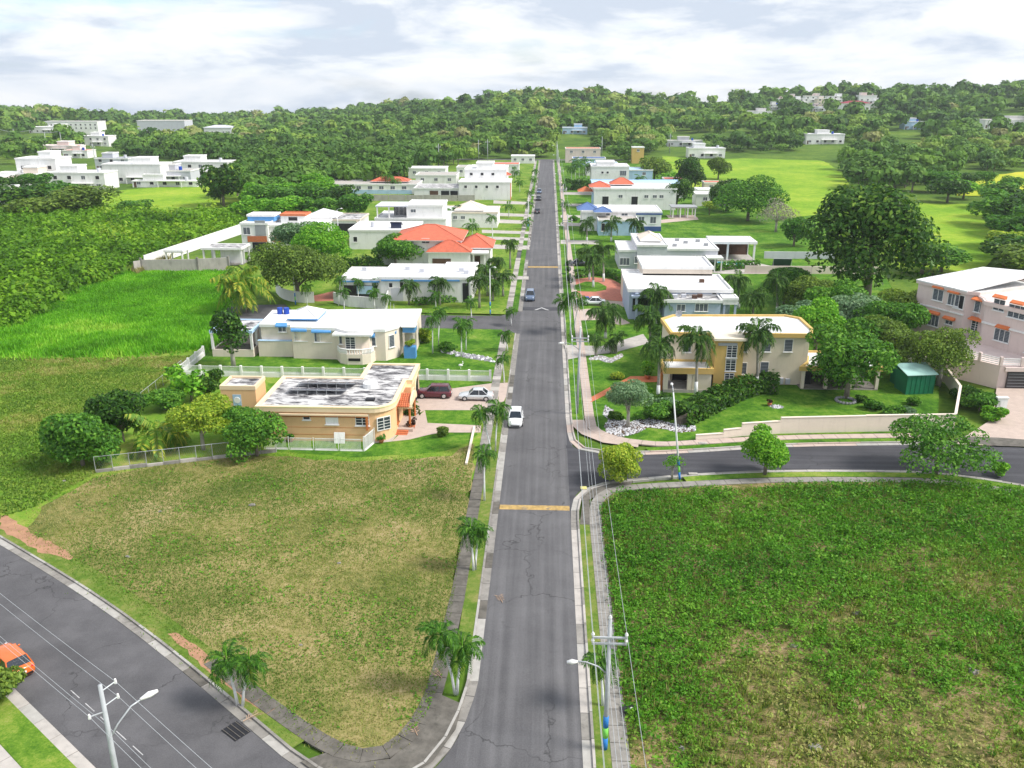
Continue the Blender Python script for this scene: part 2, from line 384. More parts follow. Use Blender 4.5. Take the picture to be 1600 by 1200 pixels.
def stained_roof():
    m, n = _new('weather_stained_roof')
    p = _pos(n, (0.55, 1.5, 1))
    a = _noise(n, p, 1.1, 8, 0.7, 0.6)
    b = _noise(n, _pos(n), 0.35, 4, 0.6)
    f = _math(n, 'ADD', _math(n, 'MULTIPLY', a, 0.7), _math(n, 'MULTIPLY', b, 0.3))
    col = _ramp(n, f, [(0.42, (0.05, 0.048, 0.055)), (0.475, (0.24, 0.235, 0.24)), (0.53, (0.52, 0.51, 0.51)), (0.64, (0.74, 0.73, 0.71))])
    _finish(n, col, 0.85, a, 0.2, 0.01)
    MATS['weather_stained_roof'] = m
    return m
STAINROOF = stained_roof()
# ------------------------------------------------------------------ mesh helpers
class MB:
    """collects faces; build() links them as ONE mesh object"""
    def __init__(s):
        s.v = []; s.f = []; s.m = []
    def poly(s, pts, m=0):
        b = len(s.v); s.v += [tuple(p) for p in pts]; s.f.append(tuple(range(b, b + len(pts)))); s.m.append(m); return s
    def box(s, x0, x1, y0, y1, z0, z1, m=0):
        b = len(s.v)
        s.v += [(x0, y0, z0), (x1, y0, z0), (x1, y1, z0), (x0, y1, z0), (x0, y0, z1), (x1, y0, z1), (x1, y1, z1), (x0, y1, z1)]
        for q in ((0, 3, 2, 1), (4, 5, 6, 7), (0, 1, 5, 4), (1, 2, 6, 5), (2, 3, 7, 6), (3, 0, 4, 7)):
            s.f.append(tuple(b + i for i in q)); s.m.append(m)
        return s
    def prism(s, poly, z0, z1, m=0, mtop=None, cap=True):
        """extrude an XY polygon"""
        a = sum(poly[i][0] * poly[(i + 1) % len(poly)][1] - poly[(i + 1) % len(poly)][0] * poly[i][1] for i in range(len(poly)))
        if a < 0:
            poly = poly[::-1]
        n = len(poly); b = len(s.v)
        s.v += [(p[0], p[1], z0) for p in poly] + [(p[0], p[1], z1) for p in poly]
        for i in range(n):
            j = (i + 1) % n
            s.f.append((b + i, b + j, b + n + j, b + n + i)); s.m.append(m)
        if cap:
            s.f.append(tuple(b + n + i for i in range(n))); s.m.append(m if mtop is None else mtop)
            s.f.append(tuple(b + n - 1 - i for i in range(n))); s.m.append(m)
        return s
    def tube(s, pts, rad, n=6, m=0, cap=True):
        pts = [Vector(p) for p in pts]
        if isinstance(rad, (int, float)):
            rad = [rad] * len(pts)
        b = len(s.v)
        for i, p in enumerate(pts):
            t = (pts[min(i + 1, len(pts) - 1)] - pts[max(i - 1, 0)]).normalized()
            u = t.cross(Vector((0, 0, 1)))
            if u.length < 0.05:
                u = Vector((1, 0, 0)) - t * t.x
            u.normalize(); v = t.cross(u)
            for k in range(n):
                a = 2 * math.pi * k / n
                q = p + (u * math.cos(a) + v * math.sin(a)) * rad[i]
                s.v.append(tuple(q))
        for i in range(len(pts) - 1):
            for k in range(n):
                k2 = (k + 1) % n
                s.f.append((b + i * n + k, b + i * n + k2, b + (i + 1) * n + k2, b + (i + 1) * n + k)); s.m.append(m)
        if cap:
            s.f.append(tuple(b + k for k in range(n))[::-1]); s.m.append(m)
            e = b + (len(pts) - 1) * n
            s.f.append(tuple(e + k for k in range(n))); s.m.append(m)
        return s
    def cyl(s, x, y, z0, z1, r0, r1=None, n=10, m=0):
        return s.tube([(x, y, z0), (x, y, z1)], [r0, r0 if r1 is None else r1], n, m)
    def obox(s, cx, cy, w, d, z0, z1, rot=0.0, m=0):
        c, sn = math.cos(rot), math.sin(rot)
        pl = [(cx + c * a - sn * b_, cy + sn * a + c * b_) for a, b_ in ((-w / 2, -d / 2), (w / 2, -d / 2), (w / 2, d / 2), (-w / 2, d / 2))]
        return s.prism(pl, z0, z1, m)
    def ball(s, c, r, nu=8, nv=6, sq=(1, 1, 1), m=0, jit=0.0):
        b = len(s.v)
        for i in range(nv + 1):
            th = math.pi * i / nv
            for k in range(nu):
                a = 2 * math.pi * k / nu
                j = 1 + jit * (random.random() - 0.5)
                s.v.append((c[0] + r * sq[0] * j * math.sin(th) * math.cos(a), c[1] + r * sq[1] * j * math.sin(th) * math.sin(a), c[2] + r * sq[2] * j * math.cos(th)))
        for i in range(nv):
            for k in range(nu):
                k2 = (k + 1) % nu
                s.f.append((b + i * nu + k, b + (i + 1) * nu + k, b + (i + 1) * nu + k2, b + i * nu + k2)); s.m.append(m)
        return s
    def mesh(s, name, mats, smooth=False):
        me = bpy.data.meshes.new(name)
        me.from_pydata(s.v, [], s.f)
        if not isinstance(mats, (list, tuple)):
            mats = [mats]
        for mt in mats:
            me.materials.append(mt)
        if len(mats) > 1:
            me.polygons.foreach_set('material_index', s.m)
        if smooth:
            me.polygons.foreach_set('use_smooth', [True] * len(s.f))
        me.update()
        return me
    def build(s, name, mats, parent=None, smooth=False, loc=None, rotz=0.0):
        return link(name, s.mesh(name, mats, smooth), parent, loc, rotz)

def link(name, me, parent=None, loc=None, rotz=0.0, rot=None, scale=None):
    o = bpy.data.objects.new(name, me)
    COL.objects.link(o)
    if parent is not None:
        o.parent = parent
    if loc is not None:
        o.location = loc
    if rot is not None:
        o.rotation_euler = rot
    elif rotz:
        o.rotation_euler = (0, 0, rotz)
    if scale is not None:
        o.scale = scale if isinstance(scale, (tuple, list)) else (scale, scale, scale)
    return o
def tag(o, label, cat, group=None):
    o['label'] = label; o['category'] = cat
    if group:
        o['group'] = group
    return o
def thing(name, label, cat, loc=(0, 0, 0), rotz=0.0, group=None):
    o = bpy.data.objects.new(name, None)
    o.empty_display_size = 0.3
    COL.objects.link(o)
    o.location = loc; o.rotation_euler = (0, 0, rotz)
    return tag(o, label, cat, group)
def struct(o, label=None):
    o['kind'] = 'structure'
    if label:
        o['label'] = label
    return o
def rag(P, amp):
    """subdivide an outline and make it uneven, as growth edges are"""
    out = []; rnd = random.Random(int(abs(P[0][0]) * 10))
    for i in range(len(P)):
        a, b = Vector(P[i]), Vector(P[(i + 1) % len(P)])
        n = max(1, int((b - a).length / (amp * 2.2)))
        for k in range(n):
            q = a.lerp(b, k / n)
            out.append((q.x + rnd.uniform(-amp, amp) * 0.6, q.y + rnd.uniform(-amp, amp) * 0.6))
    return out
def sheet(name, pts, z, mat, world=False, label=None, ragged=0.0):
    """flat ground piece; pts are photograph pixels unless world=True"""
    P = [tuple(p) if world else G(p[0], p[1]) for p in pts]
    if ragged:
        P = rag(P, ragged)
    a = sum(P[i][0] * P[(i + 1) % len(P)][1] - P[(i + 1) % len(P)][0] * P[i][1] for i in range(len(P)))
    if a < 0:
        P = P[::-1]
    return struct(MB().poly([(p[0], p[1], z) for p in P]).build(name, mat), label)
ORD = ['first', 'second', 'third', 'fourth', 'fifth', 'sixth', 'seventh', 'eighth', 'ninth', 'tenth', 'eleventh', 'twelfth', 'thirteenth', 'fourteenth', 'fifteenth', 'sixteenth', 'seventeenth', 'eighteenth', 'nineteenth', 'twentieth']

# ------------------------------------------------------------------ numpy leaf clouds
def np_mesh(name, verts, quads, mats, tint=None, mi=None):
    """big quad mesh from arrays"""
    me = bpy.data.meshes.new(name)
    nv, nq = len(verts), len(quads)
    me.vertices.add(nv); me.loops.add(nq * 4); me.polygons.add(nq)
    me.vertices.foreach_set('co', np.ascontiguousarray(verts, dtype=np.float32).ravel())
    me.loops.foreach_set('vertex_index', np.ascontiguousarray(quads, dtype=np.int32).ravel())
    me.polygons.foreach_set('loop_start', np.arange(0, nq * 4, 4, dtype=np.int32))
    me.polygons.foreach_set('loop_total', np.full(nq, 4, dtype=np.int32))
    if not isinstance(mats, (list, tuple)):
        mats = [mats]
    for m in mats:
        me.materials.append(m)
    if mi is not None:
        me.polygons.foreach_set('material_index', np.ascontiguousarray(mi, dtype=np.int32))
    if tint is not None:
        a = me.attributes.new('tint', 'FLOAT', 'POINT')
        a.data.foreach_set('value', np.ascontiguousarray(tint, dtype=np.float32))
    me.update(calc_edges=True)
    return me
def leaves(P, N, size, rng, spread=0.6, aspect=0.55, sizevar=0.5):
    """one diamond-shaped leaf per point P, facing roughly along N"""
    n = len(P)
    N = N + rng.normal(0, spread, (n, 3))
    N /= np.linalg.norm(N, axis=1)[:, None] + 1e-9
    A = rng.normal(0, 1, (n, 3))
    U = np.cross(N, A); U /= np.linalg.norm(U, axis=1)[:, None] + 1e-9
    V = np.cross(N, U)
    s = (size * (1 + sizevar * (rng.random(n) - 0.5) * 2))[:, None] if np.ndim(size) == 0 else (size * (1 + sizevar * (rng.random(n) - 0.5) * 2))[:, None]
    q = np.stack([P - U * s, P - V * s * aspect + N * s * 0.12, P + U * s, P + V * s * aspect + N * s * 0.12], axis=1)
    return q.reshape(-1, 3)
def quad_idx(n):
    return np.arange(n * 4).reshape(n, 4)
def crown_points(rng, lobes, n, inner=0.2):
    """points and normals over a set of ellipsoid lobes (cx,cy,cz,rx,ry,rz)"""
    L = np.array(lobes, float)
    area = (L[:, 3] * L[:, 4] + L[:, 3] * L[:, 5] + L[:, 4] * L[:, 5])
    idx = rng.choice(len(L), n, p=area / area.sum())
    d = rng.normal(0, 1, (n, 3)); d /= np.linalg.norm(d, axis=1)[:, None]
    low = d[:, 2] < -0.35
    d[low & (rng.random(n) < 0.6), 2] *= -1
    rr = np.where(rng.random(n) < inner, 0.45 + 0.5 * rng.random(n), 0.88 + 0.20 * rng.random(n))
    P = L[idx, :3] + d * L[idx, 3:] * rr[:, None]
    N = d / L[idx, 3:]; N /= np.linalg.norm(N, axis=1)[:, None]
    return P, N
def make_lobes(rng, rx, rz, z0, nl=9, spread=0.62, lobe=0.48, flat=1.0):
    """uneven crown: nl lobes scattered in an ellipsoid (rx, rx, rz) whose bottom is z0"""
    out = [(0, 0, z0 + rz, rx * 0.62, rx * 0.62, rz * 0.68)]
    for i in range(nl):
        a = 2 * math.pi * (i + rng.random() * 0.8) / nl
        r = rx * spread * (0.55 + 0.55 * rng.random())
        zz_ = z0 + rz * (0.45 + 1.25 * rng.random())
        k = lobe * (0.65 + 0.6 * rng.random())
        out.append((r * math.cos(a), r * math.sin(a), zz_, rx * k, rx * k * (0.8 + 0.4 * rng.random()), rz * k * flat))
    return out
def shell_lobes(rng, rx, rz, z0, nl, reach=0.56, lobe=0.42):
    """rounded crown: lobes spread over an ellipsoid"""
    out = [(0, 0, z0 + rz, rx * 0.66, rx * 0.66, rz * 0.7)]
    for i in range(nl):
        d = rng.normal(0, 1, 3); d /= np.linalg.norm(d)
        if d[2] < -0.55:
            d[2] *= -1
        k = lobe * (0.7 + 0.5 * rng.random()); r = reach * (0.85 + 0.25 * rng.random())
        out.append((d[0] * rx * r, d[1] * rx * r, z0 + rz + d[2] * rz * r, rx * k, rx * k, rz * k))
    return out
CROWNS = {}
def crown_mesh(key, seed, rx, rz, z0, n, leaf, mat, nl=9, spread=0.62, lobe=0.48, lspread=0.7, inner=0.22):
    rng = np.random.default_rng(seed)
    lobes = shell_lobes(rng, rx, rz, z0, nl, spread, lobe) if nl >= 20 else make_lobes(rng, rx, rz, z0, nl, spread, lobe)
    P, N = crown_points(rng, lobes, n, inner)
    N = N + np.array([0, 0, 0.35])
    V = leaves(P, N, leaf, rng, lspread)
    me = np_mesh('crown', V, quad_idx(n), mat)
    return me, lobes
def trunk_mb(h, r, lobes, seed=0, nlimb=6, lean=0.0):
    rnd = random.Random(seed)
    b = MB()
    top = h
    pts = [(0, 0, -0.1), (lean * 0.3, 0, top * 0.35), (lean * 0.6, lean * 0.2, top * 0.7), (lean, lean * 0.3, top)]
    b.tube(pts, [r * 1.25, r, r * 0.85, r * 0.55], 7)
    for i in range(min(nlimb, len(lobes) - 1)):
        L = lobes[1 + i]
        s = Vector(pts[1]).lerp(Vector(pts[2]), rnd.random())
        e = Vector(L[:3]); mid = s.lerp(e, 0.5) + Vector((0, 0, 0.12 * top))
        b.tube([s, mid, e], [r * 0.55, r * 0.35, r * 0.12], 5)
    return b
PROTO = {}
def tree(name, label, cat, loc, h, rad, kind='mid', group=None, rz=None, n=None, leaf=None, seed=None, proto=None, trunk_h=None, bark=None, nl=9, spread=0.62, lobe=0.48, lspread=0.7, rzs=None):
    """a tree > trunk, crown; proto shares the crown mesh between alike trees (scaled)"""
    mat = {'mid': L_MID, 'dark': L_DARK, 'bright': L_BRIGHT, 'olive': L_OLIVE, 'silver': L_SILVER, 'yellow': L_YELLOW, 'grey': L_GREY, 'red': L_RED}[kind]
    t = thing(name, label, cat, loc, random.random() * 6.28 if rz is None else rz, group)
    seed = random.randint(0, 99999) if seed is None else seed
    th = 0.28 * h if trunk_h is None else trunk_h
    if proto is not None:
        key = (kind, proto)
        if key not in PROTO:
            PH, PR = 10.0, 5.0
            me, lob = crown_mesh(key, 100 + proto * 7 + hash(kind) % 50 if False else 100 + proto * 7 + len(kind), PR, (PH - 2.4) / 2, 2.4, int((n or 1500) * 2.0), 0.66 * (leaf or 0.55), mat, nl, spread, lobe, lspread)
            PROTO[key] = (me, trunk_mb(PH * 0.55, 0.28, lob, seed).mesh('trunk', bark or BARK, True))
        me, tm = PROTO[key]
        sc = (rad / 5.0, rad / 5.0, h / 10.0)
        link('trunk', tm, t, scale=sc)
        link('crown', me, t, scale=sc)
        return t
    rzz = (h - th) / 2
    lf = 0.6 * (leaf or 0.42)
    n = int(min(13000, n * 2.0)) if n else None
    if n is None:
        n = int(min(7500, max(500, 2.6 * (4 * math.pi * rad * (rad + rzz) / 2) / (lf * lf * 1.1))))
    me, lob = crown_mesh(name, seed, rad, rzz, th, n, lf, mat, nl, spread, lobe, lspread)
    trunk_mb(th + rzz * 0.9, max(0.08, 0.035 * h), lob, seed).build('trunk', bark or BARK, t, True)
    link('crown', me, t)
    return t
def shrub(name, label, cat, loc, h, rad, kind='mid', group=None, leaf=0.25, n=None, nl=6):
    """low bush > stem, foliage down to the ground"""
    mat = {'mid': L_MID, 'dark': L_DARK, 'bright': L_BRIGHT, 'olive': L_OLIVE, 'silver': L_SILVER, 'yellow': L_YELLOW, 'red': L_RED}[kind]
    t = thing(name, label, cat, loc, random.random() * 6, group)
    n = n or int(min(5000, max(120, 2.2 * (2 * math.pi * rad * (rad + h)) / (leaf * leaf * 1.1))))
    me, lob = crown_mesh(name, random.randint(0, 9999), rad, h / 2, 0.05, int(n * 1.8), leaf * 0.7, mat, nl, 0.6, 0.5)
    trunk_mb(h * 0.6, max(0.03, 0.03 * h), lob, 3, 4).build('stem', BARK, t)
    link('foliage', me, t)
    return t
def hedge(name, label, pts, h, wdt, kind='mid', leaf=0.22, dens=26, world=False):
    """clipped hedge along a polyline: one thing > stems core, foliage"""
    mat = {'mid': L_MID, 'dark': L_DARK, 'bright': L_BRIGHT, 'olive': L_OLIVE}[kind]
    W = [p if world else G(*p) for p in pts]
    t = thing(name, label, 'hedge', (W[0][0], W[0][1], 0))
    core = MB(); Ps = []; Ns = []
    rng = np.random.default_rng(len(pts) * 31 + int(h * 10))
    for a, b in zip(W[:-1], W[1:]):
        L = math.hypot(b[0] - a[0], b[1] - a[1]); an = math.atan2(b[1] - a[1], b[0] - a[0])
        core.obox((a[0] + b[0]) / 2 - W[0][0], (a[1] + b[1]) / 2 - W[0][1], L * 0.8, wdt * 0.25, 0, h * 0.4, an)
        n = int(L * (2 * h + wdt) * dens)
        s = rng.random(n) * L; q = rng.random(n) * (2 * h + wdt)
        hh = h * (1 + 0.12 * np.sin(s * 1.3) + 0.1 * rng.normal(0, 1, n))
        off = np.where(q < h, -wdt / 2, np.where(q < 2 * h, wdt / 2, (q - 2 * h) - wdt / 2))
        zz_ = np.where(q < h, q, np.where(q < 2 * h, q - h, hh))
        off = off + rng.normal(0, 0.07, n); zz_ = np.abs(zz_)
        c, sn = math.cos(an), math.sin(an)
        P = np.stack([a[0] - W[0][0] + c * s - sn * off, a[1] - W[0][1] + sn * s + c * off, zz_], 1)
        nn = np.where(q < h, -1.0, np.where(q < 2 * h, 1.0, 0.0))
        N = np.stack([-sn * nn, c * nn, 0.5 + (nn == 0)], 1)
        Ps.append(P); Ns.append(N)
    core.build('branches', BARK, t)
    P = np.concatenate(Ps); N = np.concatenate(Ns)
    link('foliage', np_mesh('foliage', leaves(P, N, leaf, rng, 0.6), quad_idx(len(P)), mat), t)
    return t

# ------------------------------------------------------------------ palms
def frond_mesh(seed, L, droop, npair, lw, ll, mat, rise=0.5, hang=0.5, name='frond'):
    """feather leaf along +X: arching rachis with drooping leaflets on both sides"""
    rnd = random.Random(seed)
    b = MB()
    pts = []
    for i in range(9):
        t = i / 8
        pts.append(Vector((L * (t * 0.96 - 0.10 * t * t * droop), rnd.uniform(-0.02, 0.02) * L * t, L * (rise * t - droop * t * t))))
    b.tube(pts, [0.035 * L / 2.2 * (1 - 0.8 * i / 8) + 0.006 for i in range(9)], 3)
    for k in range(npair):
        t = 0.12 + 0.88 * (k + 0.5) / npair
        i = min(7, int(t * 8)); f = t * 8 - i
        p = pts[i].lerp(pts[i + 1], f); tg = (pts[i + 1] - pts[i]).normalized()
        side = tg.cross(Vector((0, 0, 1))).normalized(); up = side.cross(tg)
        l = ll * (0.35 + 0.9 * math.sin(math.pi * (0.16 + 0.74 * t))) * rnd.uniform(0.85, 1.15)
        for sgn in (-1, 1):
            dirv = (side * sgn + tg * 0.55 + up * rnd.uniform(0.0, 0.35)).normalized()
            mid = p + dirv * l * 0.55
            tip = p + dirv * l * 0.95 - Vector((0, 0, l * hang * rnd.uniform(0.7, 1.3)))
            wv = tg * lw * 0.5
            b.poly([p - wv * 0.6, mid - wv, tip, mid + wv])
    return b.mesh(name, mat)
FR = {}
def fronds(kind):
    if kind not in FR:
        if kind == 'street':
            FR[kind] = [frond_mesh(s, 1.55, d, 22, 0.10, 0.46, L_PALM, r_, 0.45) for s, d, r_ in ((1, 0.95, 0.72), (2, 1.15, 0.62), (3, 1.35, 0.45), (4, 0.8, 0.9))]
        elif kind == 'royal':
            FR[kind] = [frond_mesh(s, 3.0, d, 34, 0.15, 0.80, L_PALMD, r_, 0.7) for s, d, r_ in ((5, 0.95, 0.72), (6, 1.15, 0.6), (7, 1.35, 0.42), (8, 0.75, 0.95))]
        elif kind == 'coco':
            FR[kind] = [frond_mesh(s, 4.2, d, 40, 0.20, 1.0, L_COCO, r_, 0.8) for s, d, r_ in ((9, 0.7, 0.5), (10, 1.0, 0.4), (11, 1.25, 0.25), (12, 0.5, 0.8))]
        elif kind == 'small':
            FR[kind] = [frond_mesh(s, 1.9, d, 11, 0.22, 0.62, L_PALM, r_, 0.35) for s, d, r_ in ((1, 0.75, 0.62), (2, 0.95, 0.55), (3, 1.15, 0.40), (4, 0.6, 0.8))]
        elif kind == 'silver':
            FR[kind] = [frond_mesh(s, 2.6, d, 14, 0.35, 0.9, L_SILVER, r_, 0.3) for s, d, r_ in ((13, 0.5, 0.5), (14, 0.7, 0.4), (15, 0.4, 0.8))]
    return FR[kind]
def palm(label, base, h, kind='street', nf=13, sc=1.0, lean=(0, 0), group=None, white=True, seed=None, name='palm_tree'):
    """palm > trunk (> whitewash), crownshaft, every frond"""
    rnd = random.Random(int(base[0] * 100) + int(base[1] * 37) if seed is None else seed)
    t = thing(name, label, 'palm', (base[0], base[1], 0), 0, group)
    r = {'street': 0.085, 'small': 0.11, 'royal': 0.19, 'coco': 0.17, 'silver': 0.2}[kind]
    top = Vector((lean[0], lean[1], h))
    pts = [Vector((0, 0, -0.1)), Vector((lean[0] * 0.22, lean[1] * 0.22, h * 0.35)), Vector((lean[0] * 0.6, lean[1] * 0.6, h * 0.7)), top]
    if white:
        b = MB().tube(pts, [r * 1.35, r * 1.02, r * 0.9, r * 0.8], 7)
        b.build('trunk', PALMWHITE if kind in ('street', 'small') else PALMBARK, t, True)
        if kind == 'royal':
            MB().tube([pts[0], pts[0].lerp(pts[1], 0.75)], [r * 1.37 + 0.012, r * 1.1 + 0.012], 7).build('whitewash', PALMWHITE, t, True)
    else:
        MB().tube(pts, [r * 1.4, r * 1.05, r * 0.95, r * 0.85], 7).build('trunk', PALMBARK, t, True)
    if kind != 'silver':
        MB().tube([top - Vector((0, 0, 0.05)), top + Vector((0, 0, 0.45 * sc))], [r * 1.0, r * 0.55], 6).build('crownshaft', CROWNSHAFT, t, True)
    fm = fronds(kind)
    a0 = rnd.random() * 6.28
    for i in range(nf):
        a = a0 + i * 2.399963
        q = i / max(1, nf - 1)
        pitch = R(26) * (q * 2 - 1.0) + rnd.uniform(-0.12, 0.12)
        o = link('frond', fm[(i + int(q * 3)) % len(fm)], t, loc=top + Vector((0, 0, 0.36 * sc)), rot=Euler((rnd.uniform(-0.25, 0.25), -pitch + 0.12, a), 'XYZ'), scale=sc * rnd.uniform(0.86, 1.1))
    if kind in ('street', 'royal') and rnd.random() < 0.55:      # an old yellowing frond hanging down
        link('old_frond', fronds('coco')[2], t, loc=top + Vector((0, 0, 0.2 * sc)), rot=Euler((0, 0.75, rnd.random() * 6.28), 'XYZ'), scale=sc * (0.30 if kind == 'street' else 0.52))
    if kind in ('street', 'royal'):
        link('spear_leaf', SPEAR(kind), t, loc=top + Vector((0, 0, 0.4 * sc)), scale=sc)
    return t
def SPEAR(kind):
    k = 'spear' + kind
    if k not in FR:
        L = 1.1 if kind == 'street' else 2.0
        FR[k] = MB().tube([(0, 0, 0), (0.02, 0, L * 0.6), (0.08, 0.03, L)], [0.04, 0.035, 0.008], 4).mesh('spear_leaf', L_BRIGHT)
    return FR[k]
# ================================================================== SETTING: ground, roads, pavements
def ground_mesh():
    xs = np.concatenate([np.arange(-1800, -600, 60), np.arange(-600, 600, 24), np.arange(600, 1801, 60)])
    ys = np.concatenate([np.arange(-120, 430, 50), np.arange(430, 1400, 24), np.arange(1400, 3001, 80)])
    X, Y = np.meshgrid(xs, ys)
    Z = hz(X, Y) - 0.22
    nx, ny = len(xs), len(ys)
    V = np.stack([X.ravel(), Y.ravel(), Z.ravel()], 1)
    i = np.arange(ny * nx).reshape(ny, nx)
    Q = np.stack([i[:-1, :-1].ravel(), i[:-1, 1:].ravel(), i[1:, 1:].ravel(), i[1:, :-1].ravel()], 1)
    return np_mesh('ground', V, Q, WOODFLOOR)
struct(link('ground', ground_mesh()))

def resample(pts, step):
    P = [Vector((p[0], p[1])) for p in pts]
    out = [P[0]]; acc = 0.0
    for a, b in zip(P[:-1], P[1:]):
        L = (b - a).length; d = step - acc
        while d <= L:
            out.append(a.lerp(b, d / L)); d += step
        acc = (acc + L) % step
    if (out[-1] - P[-1]).length > 0.25 * step:
        out.append(P[-1])
    return out
def smooth(pts, it=2):
    for _ in range(it):
        q = [pts[0]]
        for a, b in zip(pts[:-1], pts[1:]):
            q.append((a[0] * 0.75 + b[0] * 0.25, a[1] * 0.75 + b[1] * 0.25)); q.append((a[0] * 0.25 + b[0] * 0.75, a[1] * 0.25 + b[1] * 0.75))
        q.append(pts[-1]); pts = q
    return pts
def offset(pts, d):
    """shift a polyline sideways (positive = to the left of travel)"""
    out = []
    for i, p in enumerate(pts):
        a = pts[max(0, i - 1)]; b = pts[min(len(pts) - 1, i + 1)]
        t = Vector((b[0] - a[0], b[1] - a[1])).normalized()
        out.append((p[0] - t.y * d, p[1] + t.x * d))
    return out
def band(pts, d0, d1):
    return list(offset(pts, d0)) + list(offset(pts, d1))[::-1]
def paved(name, pts, width, top, bottom, mats, seg, piece, joint=CONC_D, label=None, gap=0.025, build_to=140.0, pick=None):
    """a strip of the setting whose slabs / kerb stones are pieces of their own (children), with recessed joints"""
    C = resample(pts, seg)
    base = MB()
    L = offset(C, width / 2 - 0.01); Rr = offset(C, -width / 2 + 0.01)
    for i in range(len(C) - 1):
        base.poly([(Rr[i][0], Rr[i][1], top - 0.03), (Rr[i + 1][0], Rr[i + 1][1], top - 0.03), (L[i + 1][0], L[i + 1][1], top - 0.03), (L[i][0], L[i][1], top - 0.03)])
    par = struct(base.build(name, joint), label)
    L = offset(C, width / 2); Rr = offset(C, -width / 2)
    rnd = random.Random(len(C))
    rest = [MB() for _ in mats]
    for i in range(len(C) - 1):
        g = gap / max(0.05, (C[i + 1] - C[i]).length)
        f = lambda A, B, t: (A[0] + (B[0] - A[0]) * t, A[1] + (B[1] - A[1]) * t)
        pl = [f(Rr[i], Rr[i + 1], g), f(Rr[i], Rr[i + 1], 1 - g), f(L[i], L[i + 1], 1 - g), f(L[i], L[i + 1], g)]
        mi = pick(i) if pick else rnd.randrange(len(mats))
        tp = top + rnd.uniform(-0.006, 0.006)
        if C[i].y < build_to:
            MB().prism(pl, bottom, tp).build(piece, mats[mi], par)
        else:
            rest[mi].prism(pl, bottom, tp)
    for r_, mt in zip(rest, mats):
        if r_.f:
            o = r_.build(piece, mt, par); o['kind'] = 'stuff'
    return par

# ---- road lines in world metres -------------------------------------------------
WL = [G(0, 850), G(80, 898), G(160, 950), G(250, 1018), G(340, 1094), G(440, 1180)]
dirL = Vector((WL[0][0] - WL[1][0], WL[0][1] - WL[1][1])).normalized()
ext = (WL[0][0] + dirL.x * 90, WL[0][1] + dirL.y * 90)
corner = [G(500, 1222), G(560, 1246), G(625, 1236), G(680, 1200), G(717, 1150), G(738, 1100)]
left_far_edge = smooth([ext] + WL, 1)
corner_edge = smooth([WL[-1]] + corner + [(-4.2, 48.0)], 2)
near_edge = [G(150, 1200), G(25, 1078)]
dN = Vector((near_edge[1][0] - near_edge[0][0], near_edge[1][1] - near_edge[0][1])).normalized()
near_a = (near_edge[0][0] - dN.x * 40, near_edge[0][1] - dN.y * 40)
near_b = (near_edge[1][0] + dN.x * 100, near_edge[1][1] + dN.y * 100)
side_bot = smooth([(2.5, 70.5), G(892, 783), G(905, 765), G(930, 753), G(1000, 745), G(1100, 737), G(1225, 732), G(1400, 733), G(1450, 735), G(1500, 740), G(1550, 747), G(1600, 755), G(1720, 778)], 2)
side_top = smooth([(2.5, 97), G(888, 690), G(903, 702), G(940, 708), G(1000, 710), G(1100, 705), G(1225, 696.5), G(1400, 694), G(1490, 693), G(1600, 697), G(1750, 712)], 2)

sheet('road', [(-5.0, 25), (3.1, 25), (3.1, 484), (-5.0, 484)], -0.12, ASPH, True, 'long straight asphalt street running to the wooded hill')
rb_ = MB()
def on_near(p):
    v = Vector(p) - Vector(near_edge[0]); q = Vector(near_edge[0]) + dN * v.dot(dN); return (q.x, q.y)
fe = [ext] + WL + [G(500, 1222), G(560, 1250), G(640, 1290), (-4.4, 33.0), (-4.4, 22.0)]
for p, q in zip(fe[:-1], fe[1:]):
    rb_.poly([(*on_near(p), -0.124), (*on_near(q), -0.124), (q[0], q[1], -0.124), (p[0], p[1], -0.124)])
struct(rb_.build('road', ASPH_L), 'wide asphalt street crossing the lower left corner')
sheet('road', side_bot + side_top[::-1] , -0.116, ASPH_D, True, 'dark asphalt side street leaving to the right')
sheet('road', [(-4.5, 133.5), (-4.5, 149), (-8, 145.3), (-20, 145.2), (-38, 147), (-48, 152), (-56, 151), (-60, 146), (-57, 139.5), (-46, 137.5), (-20, 136.6), (-8, 136.2)], -0.116, ASPH_L, True, 'short asphalt cul-de-sac on the left behind the cream house')
sheet('road', [(-4.5, 197), (-4.5, 209), (-9, 205.5), (-40, 206.5), (-40, 199.5), (-9, 200.2)], -0.116, ASPH_L, True, 'narrow side street on the left by the red roofed house')
sheet('road', [(-60, 479.5), (60, 479.5), (60, 487), (-60, 487)], -0.108, ASPH_L, True, 'far cross street at the foot of the hill')

sheet('road', corner_edge + [(-4.2, 27.0), G(640, 1292), G(560, 1252), G(500, 1224)], -0.128, ASPH_L, True, 'asphalt at the rounded left corner')
# patch of rough new asphalt at the side-street mouth
sheet('road_patch', [(884, 694), (893, 697), (901, 705), (905, 714), (898, 716), (893, 708), (886, 702)], -0.112, ASPH_D, label='dark asphalt patch at the mouth of the side street').location.z = 0.0

